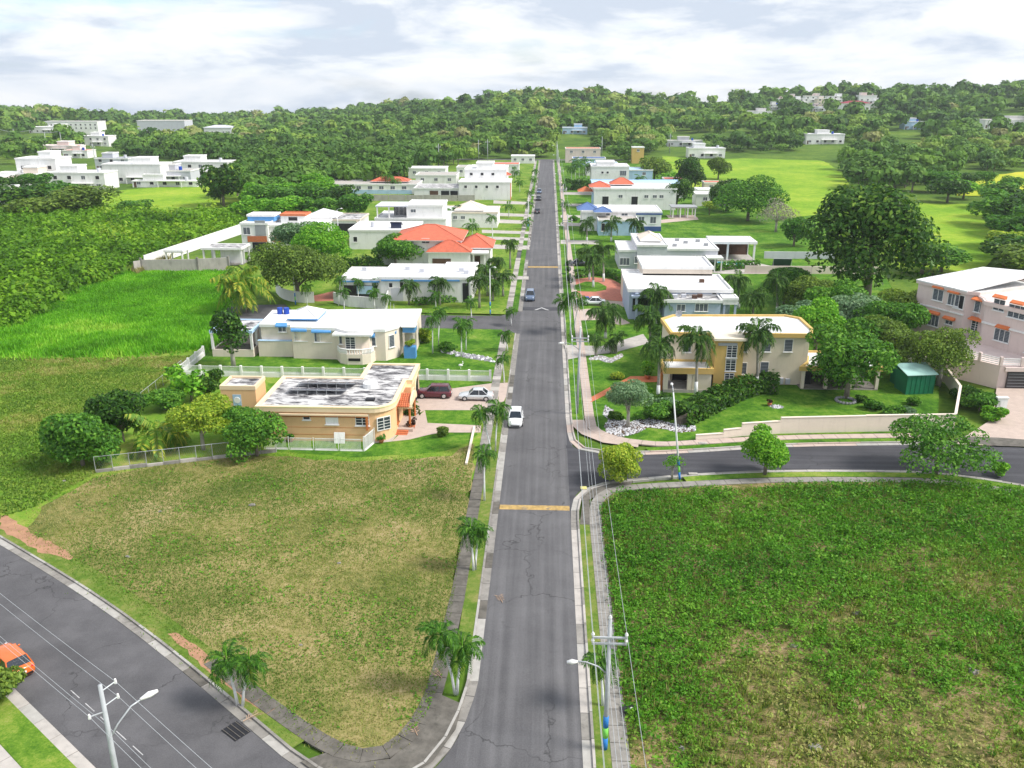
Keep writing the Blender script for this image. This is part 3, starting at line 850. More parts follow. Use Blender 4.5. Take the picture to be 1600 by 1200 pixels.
# ---- lots, lawns, fields ---------------------------------------------------------
v_in = offset(left_far_edge, 0.75)
sheet('meadow', [(-7.0, 80), (-7.0, 127), (-50, 127), (-62, 160), (-150, 175), (-190, 160)] + [p for p in v_in], -0.012, MEADOW, True, 'rough green and tan meadow left of the peach house')
dry = [(430, 712), (560, 722), (700, 712), (742, 692), (735, 760), (722, 850), (705, 960), (690, 1060), (665, 1120), (620, 1165), (560, 1180), (500, 1160), (420, 1090), (330, 1030), (240, 970), (130, 890), (40, 830), (60, 790), (150, 745), (300, 715)]
sheet('vacant_lot', dry, 0.0, DRYLOT, label='dry mown vacant lot left of the main street', ragged=0.7)
verge_l = band(left_far_edge, 0.75, 2.6)
sheet('verge', verge_l, 0.006, VERGE, True, 'strip of grass verge along the lower left street')
sheet('verge', [(-6.05, 50), (-4.95, 50), (-4.95, 134), (-6.05, 134)], 0.004, VERGE, True, 'narrow grass verge between left kerb and pavement')
sheet('verge', [(-6.05, 148), (-4.95, 148), (-4.95, 478), (-6.05, 478)], 0.004, LAWN, True, 'narrow far grass verge on the left side')
sheet('vacant_lot', [(5.2, 30), (5.2, 74), (7.5, 77.6)] + offset(side_bot, -3.2)[14:] + [(60, 30)], 0.0, WEEDY, True, 'overgrown vacant lot on the right')
sheet('verge', [(3.2, 30), (4.2, 30), (4.2, 71), (3.2, 71)], 0.004, VERGE, True, 'narrow grass verge between right kerb and pavement')
sheet('verge', band(side_bot[20:], -0.6, -1.9), 0.006, LAWN_L, True, 'grass strip along the lower side of the side street')
sheet('verge', band(side_top[18:34], 0.85, 1.75), 0.006, LAWN, True, 'grass strip along the upper side of the side street')
sheet('verge', [(3.2, 95), (4.7, 95), (4.7, 478), (3.2, 478)], 0.004, LAWN, True, 'long grass verge between right kerb and brick pavement')
sheet('lawn', [(430, 706), (560, 716), (700, 705), (740, 690), (752, 640), (770, 598), (640, 590), (420, 600)], 0.006, LAWN, label='bright mown lawn around the peach house', ragged=0.5)
sheet('lawn', [(-51, 110.5), (-7.1, 110.5), (-7.1, 136), (-40, 137), (-51, 135)], 0.004, LAWN, True, 'mown lawn around the cream house')
sheet('lawn', [(-45, 147.5), (-7.1, 146), (-7.1, 478), (-60, 478), (-75, 300), (-70, 190)], 0.0, LAWN_L, True, 'lawns and plots along the left side of the street')
sheet('lawn', [(5.9, 93)] + offset(side_top, 3.2)[18:34] + [(46, 96), (52, 110), (60, 135), (75, 200), (110, 330), (120, 478), (5.9, 478)], 0.0, LAWN, True, 'green lawns behind the right pavement')
sheet('field', [G(1030, 243), G(1110, 250), G(1200, 245), G(1260, 240), G(1308, 262), G(1345, 300), G(1330, 330), G(1240, 340), G(1180, 330), G(1100, 310), G(1060, 275)], 0.012, FIELD, True, 'open bright green field below the wooded hill', ragged=2.5)
sheet('field', [G(1480, 281), G(1600, 268), G(1750, 262), G(1750, 300), G(1600, 306), G(1500, 306)], 0.012, YFIELD, True, 'yellow green field at the right edge', ragged=2.5)
sheet('field', [G(1400, 318), G(1525, 318), G(1570, 400), G(1520, 430), G(1400, 425)], 0.012, FIELD, True, 'green slope behind the big dark tree', ragged=2)
sheet('field', [G(160, 300), G(330, 285), G(400, 292), G(400, 318), G(250, 330), G(160, 322)], 0.012, FIELD, True, 'bright grass field below the white houses on the left', ragged=2)
sheet('field', [G(-60, 552), G(-60, 500), G(60, 455), G(160, 420), G(350, 424), G(352, 470), G(330, 545), G(180, 556)], 0.012, FIELD, True, 'lush tall grass plot left of the cul-de-sac', ragged=1.5)
sheet('field', [(-60, 250), (-8, 250), (-8, 298), (-70, 298)], 0.008, LAWN_L, True, 'pale lawn in front of the white compound')

# near side of the lower-left street
sheet('verge', band([near_a, near_b], 0.7, 2.7), 0.004, LAWN_L, True, 'grass strip in the lower left corner')

sheet('lawn', band([near_a, near_b], 2.7, 30), -0.02, LAWN_L, True, 'grass beyond the lower left pavement')
# bare soil
sheet('soil_patch', [(262, 990), (275, 988), (335, 1028), (395, 1085), (430, 1110), (420, 1118), (370, 1085), (320, 1045)], 0.014, REDSOIL, label='reddish bare soil strip by the near palms', ragged=0.25)
sheet('soil_patch', [(0, 806), (12, 806), (60, 838), (112, 866), (112, 876), (60, 862), (0, 826)], 0.014, REDSOIL, label='reddish bare soil strip at the left edge', ragged=0.25)

# ---- kerbs, gutters, pavements ---------------------------------------------------
mainL = [(-4.2, 48), (-4.2, 134)]
mainL2 = [(-4.2, 148.5), (-4.2, 197)]
mainL3 = [(-4.2, 209), (-4.2, 478)]
mainR = [(2.5, 26), (2.5, 70.5)]
mainR2 = [(2.5, 97), (2.5, 478)]
for ln, sgn, lab in ((mainL, 1, 'left side, near'), (mainL2, 1, 'left side, middle'), (mainL3, 1, 'left side, far'), (mainR, -1, 'right side, near'), (mainR2, -1, 'right side, far'),
                     (corner_edge, 1, 'rounded left corner'), (left_far_edge[2:], 1, 'lower left street'), (side_bot, -1, 'lower edge of the side street'), (side_top[:34], 1, 'upper edge of the side street')):
    mts = [CONC, CONC, CONC_D, CONC, CONC_W] if 'left' in lab else [CONC_L, CONC, CONC_L, CONC_W]
    if 'upper' in lab:
        mts = [CONC_L, CONC_W, PINKPAVE]
    paved('gutter', offset(ln, sgn * 0.30), 0.58, -0.095, -0.2, mts, 2.4, 'gutter_slab', label='concrete gutter, ' + lab)
    paved('kerb', offset(ln, sgn * 0.68), 0.17, 0.03, -0.2, mts[:2] + mts[-1:], 2.4, 'kerb_stone', label='concrete kerb, ' + lab)
paved('kerb', offset([near_edge[0], near_b], 0.35), 0.7, 0.0, -0.2, [CONC_W, CONC_L], 2.2, 'kerb_stone', label='pale concrete kerb in the lower left corner')
paved('kerb', offset([near_a, near_edge[0]], 0.35), 0.7, 0.0, -0.2, [CONC_W, CONC_L], 2.2, 'kerb_stone', label='pale concrete kerb below the frame')
paved('sidewalk', offset([near_a, near_b], 3.5), 1.5, 0.03, -0.1, [CONC, CONC_L], 1.6, 'slab', label='concrete pavement in the lower left corner')
swL = smooth([G(330, 1032), G(400, 1088), G(450, 1124), G(500, 1158), G(545, 1180), G(590, 1182), G(630, 1160), G(662, 1118), G(683, 1070), (-6.58, 58)], 1)
paved('sidewalk', swL, 1.15, 0.03, -0.1, [CONC_D], 1.5, 'slab', label='mossy pavement curving round the left corner')
paved('sidewalk', [(-6.58, 58), (-6.58, 88)], 1.1, 0.03, -0.1, [CONC_D], 1.5, 'slab', label='dark mossy pavement beside the vacant lot')
paved('sidewalk', [(-6.58, 88), (-6.58, 134)], 1.1, 0.03, -0.1, [CONC, CONC_L, CONC], 1.5, 'slab', label='grey pavement in front of the peach and cream houses')
paved('sidewalk', [(-6.58, 148), (-6.58, 198)], 1.1, 0.03, -0.1, [CONC_L, CONC], 1.5, 'slab', label='pavement in front of the white and blue house')
paved('sidewalk', [(-6.58, 208), (-6.58, 476)], 1.1, 0.03, -0.1, [CONC_L, CONC], 2.5, 'slab', label='far pavement on the left')
swR = [(4.75, 26), (4.75, 70)]
paved('sidewalk', swR, 1.1, 0.03, -0.1, [CONC, CONC], 1.5, 'slab', label='speckled pavement beside the overgrown lot')
paved('sidewalk', smooth([(4.75, 70), (4.9, 74.5), (6.2, 77.0), (8.5, 78.0)] + offset(side_bot, -2.6)[23:], 1), 1.1, 0.03, -0.1, [CONC, CONC], 1.5, 'slab', label='grey pavement along the lower side of the side street')
paved('sidewalk', [(5.35, 97), (5.35, 116)], 1.15, 0.03, -0.1, [PINKPAVE], 0.9, 'slab', joint=CONC, label='pinkish brick pavement by the mustard house')
paved('sidewalk', [(5.35, 116), (5.35, 190)], 1.15, 0.03, -0.1, [PINKPAVE], 1.5, 'slab', joint=CONC, label='pinkish pavement by the grey blue house')
paved('sidewalk', [(5.35, 190), (5.35, 476)], 1.15, 0.03, -0.1, [PINKPAVE], 2.5, 'slab', joint=CONC, label='far pavement on the right')
paved('sidewalk', smooth([(5.35, 97), (5.5, 93.0), (8, 90.2)] + offset(side_top, 2.45)[19:33], 1), 1.2, 0.03, -0.1, [PINKPAVE], 1.5, 'slab', joint=CONC, label='pinkish pavement below the cream garden wall')
# concrete corner aprons
sheet('corner_apron', [G(688, 1085), G(722, 1100), G(712, 1140), G(676, 1190), G(620, 1224), G(560, 1234), G(500, 1212), G(470, 1190), G(510, 1176), G(560, 1192), G(610, 1186), G(650, 1150), G(675, 1110)], 0.015, CONC_D, True, 'dark stained concrete ramp on the left corner')
sheet('corner_apron', [(3.25, 96), (4.7, 96), (5.0, 93), (8, 90), (10.5, 89.4), (10.3, 88.0), (6.5, 89.2), (4.2, 91.6), (3.3, 94)], 0.015, PINKPAVE, True, 'pinkish corner pavement below the white pebble bed')
sheet('corner_apron', [(3.3, 70), (4.2, 70), (4.4, 75), (6, 77), (8.6, 78), (8.8, 79.3), (5.4, 78.2), (3.8, 75.4)], 0.015, CONC_D, True, 'dark concrete corner of the overgrown lot')

# ---- drives and paths -------------------------------------------------------------
sheet('driveway', [(648, 615), (700, 608), (768, 599), (795, 598), (793, 615), (785, 632), (752, 641), (664, 641), (648, 650), (640, 640)], 0.02, PINKPAVE, label='pale stained driveway of the peach house')
sheet('garden_path', [(612, 690), (640, 664), (664, 641), (668, 661), (752, 665), (751, 676), (690, 676), (668, 680), (640, 687)], 0.024, PINKPAVE, label='pinkish path to the peach house')
sheet('garden_path', [(582, 693), (612, 690), (622, 678), (604, 676)], 0.016, CONC_L, label='pale terrace at the rounded corner of the peach house')
sheet('driveway', [(882, 539), (940, 541), (1005, 522), (1015, 536), (960, 551), (915, 556), (887, 562)], 0.02, CONC_L, label='pale driveway of the mustard house')
sheet('driveway', [(893, 437), (925, 433), (955, 436), (978, 448), (984, 462), (982, 472), (893, 464)], 0.02, REDPAVE, label='red paved turning drive of the grey blue house')
sheet('lawn', [(897, 446), (915, 440), (935, 441), (948, 448), (947, 453), (930, 456), (897, 455)], 0.032, LAWN, label='grass island inside the red drive')
sheet('driveway', [(894, 466), (982, 472), (982, 480), (897, 476)], 0.026, PINKPAVE, label='pink apron in front of the grey blue house')
sheet('driveway', [(897, 484), (934, 482), (960, 490), (985, 505), (970, 508), (934, 500), (898, 501)], 0.02, PINKPAVE, label='pink drive between the dark palms')
sheet('garden_path', [(921, 622), (923, 629), (985, 598), (1032, 597), (1030, 588), (985, 588)], 0.03, TERRA, label='terracotta stepped path to the mustard house porch')
for k, (y0, y1, nm) in enumerate(((375, 381, 'first'), (348, 353, 'second'), (336, 340, 'third'), (318, 322, 'fourth'), (300, 304, 'fifth'))):
    sheet('driveway', [(876, y0), (935, y0 + 1), (935, y1 + 1), (876, y1)], 0.02, CONC_L, label='pale drive on the right, %s beyond the pool house' % nm)
for k, (y0, y1, nm) in enumerate(((432, 437, 'first'), (384, 390, 'second'), (372, 376, 'third'), (362, 366, 'fourth'), (345, 350, 'fifth'), (335, 339, 'sixth'), (316, 320, 'seventh'))):
    sheet('driveway', [(735 + k * 6, y0 - 3), (826 + k, y0), (826 + k, y1), (735 + k * 6, y1 - 2)], 0.02, CONC_L, label='pale drive on the left, %s beyond the cul-de-sac' % nm)
sheet('driveway', [(1490, 694), (1505, 684), (1550, 655), (1558, 600), (1620, 606), (1650, 700)], 0.02, PINKPAVE, label='pinkish driveway of the pink house')
sheet('driveway', [(1482, 690), (1505, 682), (1560, 684), (1640, 690), (1640, 699), (1560, 697)], 0.028, CONC_D, label='dark patched apron at the pink house driveway')
sheet('driveway', [(490, 462), (522, 455), (528, 470), (492, 471)], 0.02, REDPAVE, label='brown drive between the white boundary walls')
sheet('terrace', [(1090, 414), (1175, 409), (1215, 418), (1210, 428), (1130, 428), (1096, 424)], 0.02, CONC_L, label='pale pool terrace')
sheet('terrace', [(1020, 345), (1085, 338), (1092, 343), (1030, 349)], 0.02, PINKPAVE, label='pink terrace by the white pergola')

# ---- road humps and markings -------------------------------------------------------
def hump(label, x0, x1, y, d, mat, hgt=0.07):
    b = MB(); n = 8; prev = None
    for i in range(n + 1):
        t = i / n; yy = y + (t - 0.5) * d; zz_ = -0.118 + hgt * math.sin(math.pi * t)
        cur = ((x0, yy, zz_), (x1, yy, zz_))
        if prev:
            b.poly([prev[0], prev[1], cur[1], cur[0]])
        prev = cur
    tag(b.build('speed_hump', mat, smooth=True), label, 'speed hump')
hump('worn yellow painted hump across the street by the side street', -4.15, 2.45, 73.4, 0.95, YELPAINT)
hump('far yellow painted hump across the street near the red roofed house', -4.15, 2.45, 188.5, 1.6, YELPAINT)
hump('grey asphalt hump with white chevron in front of the blue car', -4.15, 2.45, 150.6, 2.6, ASPH_D, 0.06)
mk = struct(MB().poly([(-2.2, 149.4, -0.052), (-0.8, 151.4, -0.046), (0.6, 149.4, -0.052), (0.1, 149.4, -0.050), (-0.8, 150.8, -0.042), (-1.7, 149.4, -0.050)]).build('road_marking', WHITELINE), 'white chevron painted on the grey hump')
for k in range(5):
    a = Vector(near_edge[0]) + dN * (-1 + 2.0 * k) + Vector((-dN.y, dN.x)) * -2.3
    sheet('road_marking', [(a.x, a.y), (a.x + dN.x * 1.2, a.y + dN.y * 1.2), (a.x + dN.x * 1.2 + 0.04, a.y + dN.y * 1.2 + 0.04), (a.x + 0.04, a.y + 0.04)], -0.118, WHITELINE, True, 'faint white dash on the lower left street')
sheet('expansion_joint', [(-4.2, 129.8), (2.5, 129.8), (2.5, 130.0), (-4.2, 130.0)], -0.112, ASPH_D, True, 'dark seam across the main street')

# ---- garden walls of the setting are things: cream wall along the side street --------
wt = thing('garden_wall', 'long cream garden wall stepping down beside the upper side street', 'wall', (10, 90, 0))
base = offset(side_top, 3.1)
wp = [G(1087, 687), G(1130, 684), G(1158, 681), G(1218, 677), G(1350, 674), G(1488, 672)]
hts = [0.55, 0.95, 1.5, 1.9, 1.95]
for i in range(5):
    a, b = Vector(wp[i]), Vector(wp[i + 1])
    L = (b - a).length; an = math.atan2(b.y - a.y, b.x - a.x); c_ = (a + b) / 2 - Vector((10, 90))
    MB().obox(c_.x, c_.y, L, 0.2 + 0.004 * i, -0.1, hts[i], an).build('wall_panel', CREAM, wt)
    MB().obox(c_.x, c_.y, L, 0.30 + 0.004 * i, hts[i] + 0.002, hts[i] + 0.07, an).build('coping', CREAM, wt)
wt = thing('garden_wall', 'cream wall running back between the green shed and the pink house', 'wall', (50, 95, 0))
wp = [G(1489, 671), G(1497, 625), G(1478, 598), G(1440, 575), G(1418, 563)]
for i in range(4):
    a, b = Vector(wp[i]), Vector(wp[i + 1]); L = (b - a).length; an = math.atan2(b.y - a.y, b.x - a.x); c_ = (a + b) / 2 - Vector((50, 95))
    MB().obox(c_.x, c_.y, L, 0.2 + 0.004 * i, -0.1, 1.9 - 0.05 * i, an).build('wall_panel', CREAM, wt)
    MB().obox(c_.x, c_.y, L, 0.3 + 0.004 * i, 1.902 - 0.05 * i, 1.97 - 0.05 * i, an).build('coping', CREAM, wt)
# ================================================================== HOUSES
def inset(poly, d):
    """shift a closed CCW polygon inwards by d"""
    a = sum(poly[i][0] * poly[(i + 1) % len(poly)][1] - poly[(i + 1) % len(poly)][0] * poly[i][1] for i in range(len(poly)))
    if a < 0:
        poly = poly[::-1]
    n = len(poly); out = []
    for i in range(n):
        p0 = Vector(poly[i - 1]); p = Vector(poly[i]); p1 = Vector(poly[(i + 1) % n])
        t0 = (p - p0).normalized(); t1 = (p1 - p).normalized()
        n0 = Vector((-t0.y, t0.x)); n1 = Vector((-t1.y, t1.x))
        m = (n0 + n1); m = m / max(0.35, m.length_squared) * 2 if m.length > 0.1 else n0
        m = m * min(1.0, 1.0)
        out.append((p.x + m.x * d, p.y + m.y * d))
    return out
WCACHE = {}
FACE_ROT = {'F': 0.0, 'R': math.pi / 2, 'B': math.pi, 'L': -math.pi / 2}
class House:
    def __init__(s, name, label, cat, loc, rot=0.0, group=None):
        s.o = thing(name, label, cat, (loc[0], loc[1], loc[2] if len(loc) > 2 else 0.0), rot, group)
        s.loc = Vector((loc[0], loc[1], loc[2] if len(loc) > 2 else 0.0)); s.rot = rot
    def W(s, x, y):
        """world -> local (unrotated houses are written in world metres)"""
        v = Vector((x, y)) - s.loc.xy
        c, sn = math.cos(-s.rot), math.sin(-s.rot)
        return (c * v.x - sn * v.y, sn * v.x + c * v.y)
    def box(s, part, x0, x1, y0, y1, z0, z1, mat, parent=None):
        return MB().box(x0 - s.ox, x1 - s.ox, y0 - s.oy, y1 - s.oy, z0, z1).build(part, mat, parent or s.o)
    @property
    def ox(s): return s.loc.x if s.rot == 0 else 0.0
    @property
    def oy(s): return s.loc.y if s.rot == 0 else 0.0
    def L(s, poly): return [(p[0] - s.ox, p[1] - s.oy) for p in poly]
    def wall(s, poly, z0, z1, mat, part='wall'):
        return MB().prism(s.L(poly), z0, z1).build(part, mat, s.o)
    def rect(s, x0, x1, y0, y1): return [(x0, y0), (x1, y0), (x1, y1), (x0, y1)]
    def flat(s, poly, z, over=0.18, ph=0.22, drop=0.25, edge=None, roof=None, lip=0.25):
        """flat concrete roof: overhanging parapet ring + roof sheet"""
        P = s.L(poly)
        o = inset(P, -over); i = inset(P, lip - over)
        b = MB(); n = len(o)
        for k in range(n):
            j = (k + 1) % n
            b.poly([(*o[k], z - drop), (*o[j], z - drop), (*o[j], z + ph), (*o[k], z + ph)])
            b.poly([(*o[k], z + ph), (*o[j], z + ph), (*i[j], z + ph), (*i[k], z + ph)])
            b.poly([(*i[k], z + ph), (*i[j], z + ph), (*i[j], z - 0.02), (*i[k], z - 0.02)])
        b.poly([(*p, z - drop) for p in o[::-1]])
        b.build('parapet', edge or WHITE, s.o)
        return MB().poly([(*p, z + 0.004) for p in i]).build('roof', roof or WHITE_ROOF, s.o)
    def block(s, x0, x1, y0, y1, z0, z1, wm, em=None, rm=None, over=0.18, ph=0.22):
        p = s.rect(x0, x1, y0, y1)
        s.wall(p, z0, z1 - 0.004, wm); s.flat(p, z1, over, ph, 0.25, em or wm, rm)
    def hip(s, x0, x1, y0, y1, z0, z1, mat, over=0.5, ridge=None, fascia=None, part='roof'):
        """hipped tile roof with a thin eaves board; ridge runs along the longer side"""
        x0 -= over + s.ox; x1 += over - s.ox; y0 -= over + s.oy; y1 += over - s.oy
        w_, d_ = x1 - x0, y1 - y0
        k = min(w_, d_) / 2 if ridge is None else ridge
        if w_ >= d_:
            r0, r1 = (x0 + k, (y0 + y1) / 2, z1), (x1 - k, (y0 + y1) / 2, z1)
        else:
            r0, r1 = ((x0 + x1) / 2, y0 + k, z1), ((x0 + x1) / 2, y1 - k, z1)
        a, b_, c, d = (x0, y0, z0), (x1, y0, z0), (x1, y1, z0), (x0, y1, z0)
        m = MB()
        if w_ >= d_:
            m.poly([a, b_, r1, r0]); m.poly([b_, c, r1]); m.poly([c, d, r0, r1]); m.poly([d, a, r0])
        else:
            m.poly([a, b_, r0]); m.poly([b_, c, r1, r0]); m.poly([c, d, r1]); m.poly([d, a, r0, r1])
        m.poly([d, c, b_, a])
        ro = m.build(part, mat, s.o)
        MB().box(x0 + 0.03, x1 - 0.03, y0 + 0.03, y1 - 0.03, z0 - 0.2, z0 - 0.004).build('fascia', fascia or WHITE, s.o)
        # ridge caps and tile courses as real ribs
        cp = MB()
        for p, q in ((a, r0), (b_, r1 if w_ >= d_ else r0), (c, r1), (d, r0 if w_ >= d_ else r1), (r0, r1)):
            if (Vector(p) - Vector(q)).length > 0.3:
                cp.tube([Vector(p) + Vector((0, 0, 0.03)), Vector(q) + Vector((0, 0, 0.03))], 0.09, 4)
        cp.build('ridge_cap', mat, ro)
        return ro
    def to_local_ray(s, px, py):
        d = Vector(ray(px, py)); o = Vector((0, 0, CAM_H)) - s.loc
        M = Matrix.Rotation(-s.rot, 3, 'Z')
        return M @ o, M @ d
    def px(s, face, c, x, y):
        """photograph pixel -> (along, z) on a wall plane of this house"""
        o, d = s.to_local_ray(x, y)
        if face in 'FB':
            t = (c - s.oy - o.y) / d.y; return o.x + d.x * t + s.ox, o.z + d.z * t
        t = (c - s.ox - o.x) / d.x; return o.y + d.y * t + s.oy, o.z + d.z * t
    def win(s, face, c, a, z, w_, h, style='louver', frame=None, sill=True, part='window'):
        """window unit > louvers or pane; a = centre along the wall, z = sill height, c = wall plane"""
        frame = frame or WHITE
        key = (round(w_, 1), round(h, 1), style, frame.name, sill)
        w_, h = key[0], key[1]
        if key not in WCACHE:
            f = MB(); t = 0.07
            f.box(-w_ / 2 - t, -w_ / 2, -0.07, 0.06, -t, h + t); f.box(w_ / 2, w_ / 2 + t, -0.07, 0.06, -t, h + t)
            f.box(-w_ / 2, w_ / 2, -0.07, 0.06, h, h + t); f.box(-w_ / 2, w_ / 2, -0.07, 0.06, -t, 0)
            if sill:
                f.box(-w_ / 2 - 0.16, w_ / 2 + 0.16, -0.17, 0.05, -t - 0.09, -t - 0.002)
            nm = max(1, round(w_ / 0.7))
            if style in ('louver', 'grille', 'door'):
                for k in range(1, nm):
                    x = -w_ / 2 + w_ * k / nm
                    f.box(x - 0.035, x + 0.035, -0.06, 0.03, 0, h)
            g = MB()
            g.box(-w_ / 2, w_ / 2, -0.012, 0.05, 0, h, 0)
            if style == 'louver':
                k = 0.0
                while k < h - 0.05:
                    g.poly([(-w_ / 2, -0.05, k + 0.01), (w_ / 2, -0.05, k + 0.01), (w_ / 2, -0.016, k + 0.10), (-w_ / 2, -0.016, k + 0.10)], 1); k += 0.2
            elif style == 'grille':
                k = 0.3
                while k < h - 0.1:
                    f.box(-w_ / 2, w_ / 2, -0.045, -0.015, k - 0.02, k + 0.02); k += 0.34
            elif style == 'door':
                k = 0.25
                while k < h - 0.1:
                    f.box(-w_ / 2, w_ / 2, -0.04, -0.015, k - 0.02, k + 0.02); k += 0.3
            WCACHE[key] = (f.mesh('window_frame', frame), g.mesh('window_panes', [DARK if style == 'dark' else (WHITE if style == 'shutter' else GLASS), LOUVER]))
        fm, gm = WCACHE[key]; s.lasth = h
        if face in 'FB':
            p = (a - s.ox, c - s.oy, z)
        else:
            p = (c - s.ox, a - s.oy, z)
        wo = link(part, fm, s.o, p, FACE_ROT[face])
        link('louvers' if style == 'louver' else 'pane', gm, wo)
        return wo
    def winpx(s, face, c, x0, y0, x1, y1, style='louver', frame=None, sill=True, part='window'):
        a0, zt = s.px(face, c, x0, y0); a1, zb = s.px(face, c, x1, y1)
        return s.win(face, c, (a0 + a1) / 2, zb, max(0.4, abs(a1 - a0)), max(0.4, zt - zb), style, frame, sill, part)
    def hood(s, face, c, a, z, w_, mat, d=0.7, h=0.4, part='awning'):
        b = MB()
        pts = [(-w_ / 2, 0.03, 0), (w_ / 2, 0.03, 0), (w_ / 2, -d, 0), (-w_ / 2, -d, 0), (-w_ / 2, 0.03, h), (w_ / 2, 0.03, h), (w_ / 2, -d, h * 0.35), (-w_ / 2, -d, h * 0.35)]
        k = len(b.v); b.v += pts
        for q in ((0, 1, 2, 3), (4, 7, 6, 5), (3, 2, 6, 7), (0, 3, 7, 4), (2, 1, 5, 6)):
            b.f.append(tuple(k + i for i in q)); b.m.append(0)
        p = (a - s.ox, c - s.oy, z) if face in 'FB' else (c - s.ox, a - s.oy, z)
        return b.build(part, mat, s.o, loc=p, rotz=FACE_ROT[face])
    def col(s, x, y, z0, z1, r, mat, sq=True, part='column'):
        x -= s.ox; y -= s.oy
        b = MB()
        if sq:
            b.box(x - r, x + r, y - r, y + r, z0, z1)
            b.box(x - r * 1.35, x + r * 1.35, y - r * 1.35, y + r * 1.35, z1 - 0.16, z1 - 0.003)
        else:
            b.cyl(x, y, z0, z1, r, n=10); b.cyl(x, y, z0, z0 + 0.2, r * 1.3, n=10); b.cyl(x, y, z1 - 0.2, z1 - 0.003, r * 1.3, n=10)
        return b.build(part, mat, s.o)

# ---------------------------------------------------------------- peach house
h = House('house', 'peach bungalow with rounded corner, stained roof and red tiled porch', 'house', (-25, 95))
arc = [(-19.3 + 2.4 * math.sin(t), 90.8 - 2.4 * math.cos(t)) for t in np.linspace(0, math.pi / 2, 8)]
P1 = [(-31.8, 88.4)] + arc + [(-16.9, 98.0), (-16.2, 98.0), (-16.2, 104.2), (-22.3, 104.2), (-22.3, 98.6), (-31.8, 98.6)]
h.wall(P1, -0.1, 3.75, PEACH)
h.flat(P1, 3.95, 0.22, 0.16, 0.45, PEACH_PALE, STAINROOF, 0.5)
PL = inset(h.L(P1), -0.26)
b = MB()
for k in range(len(PL)):
    j = (k + 1) % len(PL)
    b.poly([(*PL[k], 4.0), (*PL[j], 4.0), (*PL[j], 4.09), (*PL[k], 4.09)])
b.build('roof_trim', LIME, h.o)
h.box('eyebrow', -31.4, -19.5, 88.05, 88.5, 3.12, 3.3, PEACH_PALE)
h.box('eyebrow_return', -19.75, -19.55, 88.06, 88.5, 1.45, 3.11, RUST)
h.box('painted_shade_band', -31.3, -19.76, 88.33, 88.5, 2.86, 3.1, RUST)  # shadow under the eyebrow, put in as a coloured strip
for z in (0.75, 1.6):
    h.box('score_line', -31.75, -19.4, 88.385, 88.45, z, z + 0.05, RUST)
h.winpx('F', 88.4, 474, 648, 484, 655, 'grille')
h.winpx('F', 88.4, 509, 648, 528, 662, 'shutter')
h.winpx('F', 88.4, 556, 648, 576, 664, 'grille')
h.winpx('F', 88.4, 422, 649, 432, 655, 'dark')
# window on the rounded corner
for t in (0.55, 0.95):
    cx_, cy_ = -19.3 + 2.4 * math.sin(t) + 0.5, 90.8 - 2.4 * math.cos(t) - 0.0
fm = House.win(h, 'F', 88.4, -18.1, 1.35, 1.5, 1.4, 'grille', None, False)
fm.location = (-19.3 + 2.42 * math.sin(0.62) + 25, 90.8 - 2.42 * math.cos(0.62) - 95, 1.35); fm.rotation_euler = (0, 0, 0.62)
h.win('R', -16.9, 92.0, 1.0, 0.8, 1.8, 'dark', RUST)
# tiled porch
h.box('porch_floor', -17.6, -15.1, 91.4, 96.6, -0.05, 0.35, PINKPAVE)
for k in range(3):
    h.box('step', -17.4 + 0.02 * k, -15.6, 91.1 - 0.35 * k, 91.4 - 0.35 * k, -0.05, 0.26 - 0.09 * k, TERRA)
for x, y in ((-15.5, 92.1), (-15.5, 95.8), (-17.0, 92.1), (-17.0, 95.8)):
    h.col(x, y, 0.35, 2.7, 0.13, RUST, False)
h.box('porch_beam', -17.5, -15.2, 91.85, 92.35, 2.70, 2.95, PEACH_PALE)
h.box('porch_beam', -17.5, -15.2, 95.55, 96.05, 2.70, 2.95, PEACH_PALE)
gb = MB(); gx = -15.25 + 25
for gx0, gx1 in ((-15.45 + 25, -15.2 + 25),):
    pr = [(92.0, 2.95)] + [(94.0 - 2.0 * math.cos(t), 2.95 + 1.05 * math.sin(t)) for t in np.linspace(0.15, math.pi - 0.15, 9)] + [(96.0, 2.95)]
    gb.poly([(gx1, p[0] - 95, p[1]) for p in pr]); gb.poly([(gx0, p[0] - 95, p[1]) for p in pr[::-1]])
    for p, q in zip(pr[:-1], pr[1:]):
        gb.poly([(gx1, p[0] - 95, p[1]), (gx0, p[0] - 95, p[1]), (gx0, q[0] - 95, q[1]), (gx1, q[0] - 95, q[1])])
gb.build('porch_gable', PEACH_PALE, h.o)
rs = MB()
rs.poly([(-7.6 + 25 - 25, -3.3, 2.97), (9.5, -3.3, 2.97), (9.5, -1.0, 3.78), (7.3, -1.0, 3.78)]) if False else None
rf = MB()
rf.poly([(7.3, -3.35, 2.97), (9.55, -3.35, 2.97), (9.55, -1.0, 3.80), (7.3, -1.0, 3.80)]); rf.poly([(7.3, -1.0, 3.80), (9.55, -1.0, 3.80), (9.55, 1.3, 2.97), (7.3, 1.3, 2.97)])
ro = rf.build('porch_roof', REDROOF, h.o)
tm = MB()
for i in range(9):                 # half-round tile rows running down the slope
    x = 7.42 + i * 0.25
    for j in range(7):
        t0 = j / 7; t1 = (j + 1) / 7 + 0.02
        p = Vector((x, -3.38 + 2.35 * t0, 2.98 + 0.83 * t0)); q = Vector((x, -3.38 + 2.35 * t1, 2.96 + 0.83 * t1))
        tm.tube([p, q], [0.115, 0.095], 5)
to = tm.build('roof_tile', TERRA, ro); to['kind'] = 'stuff'
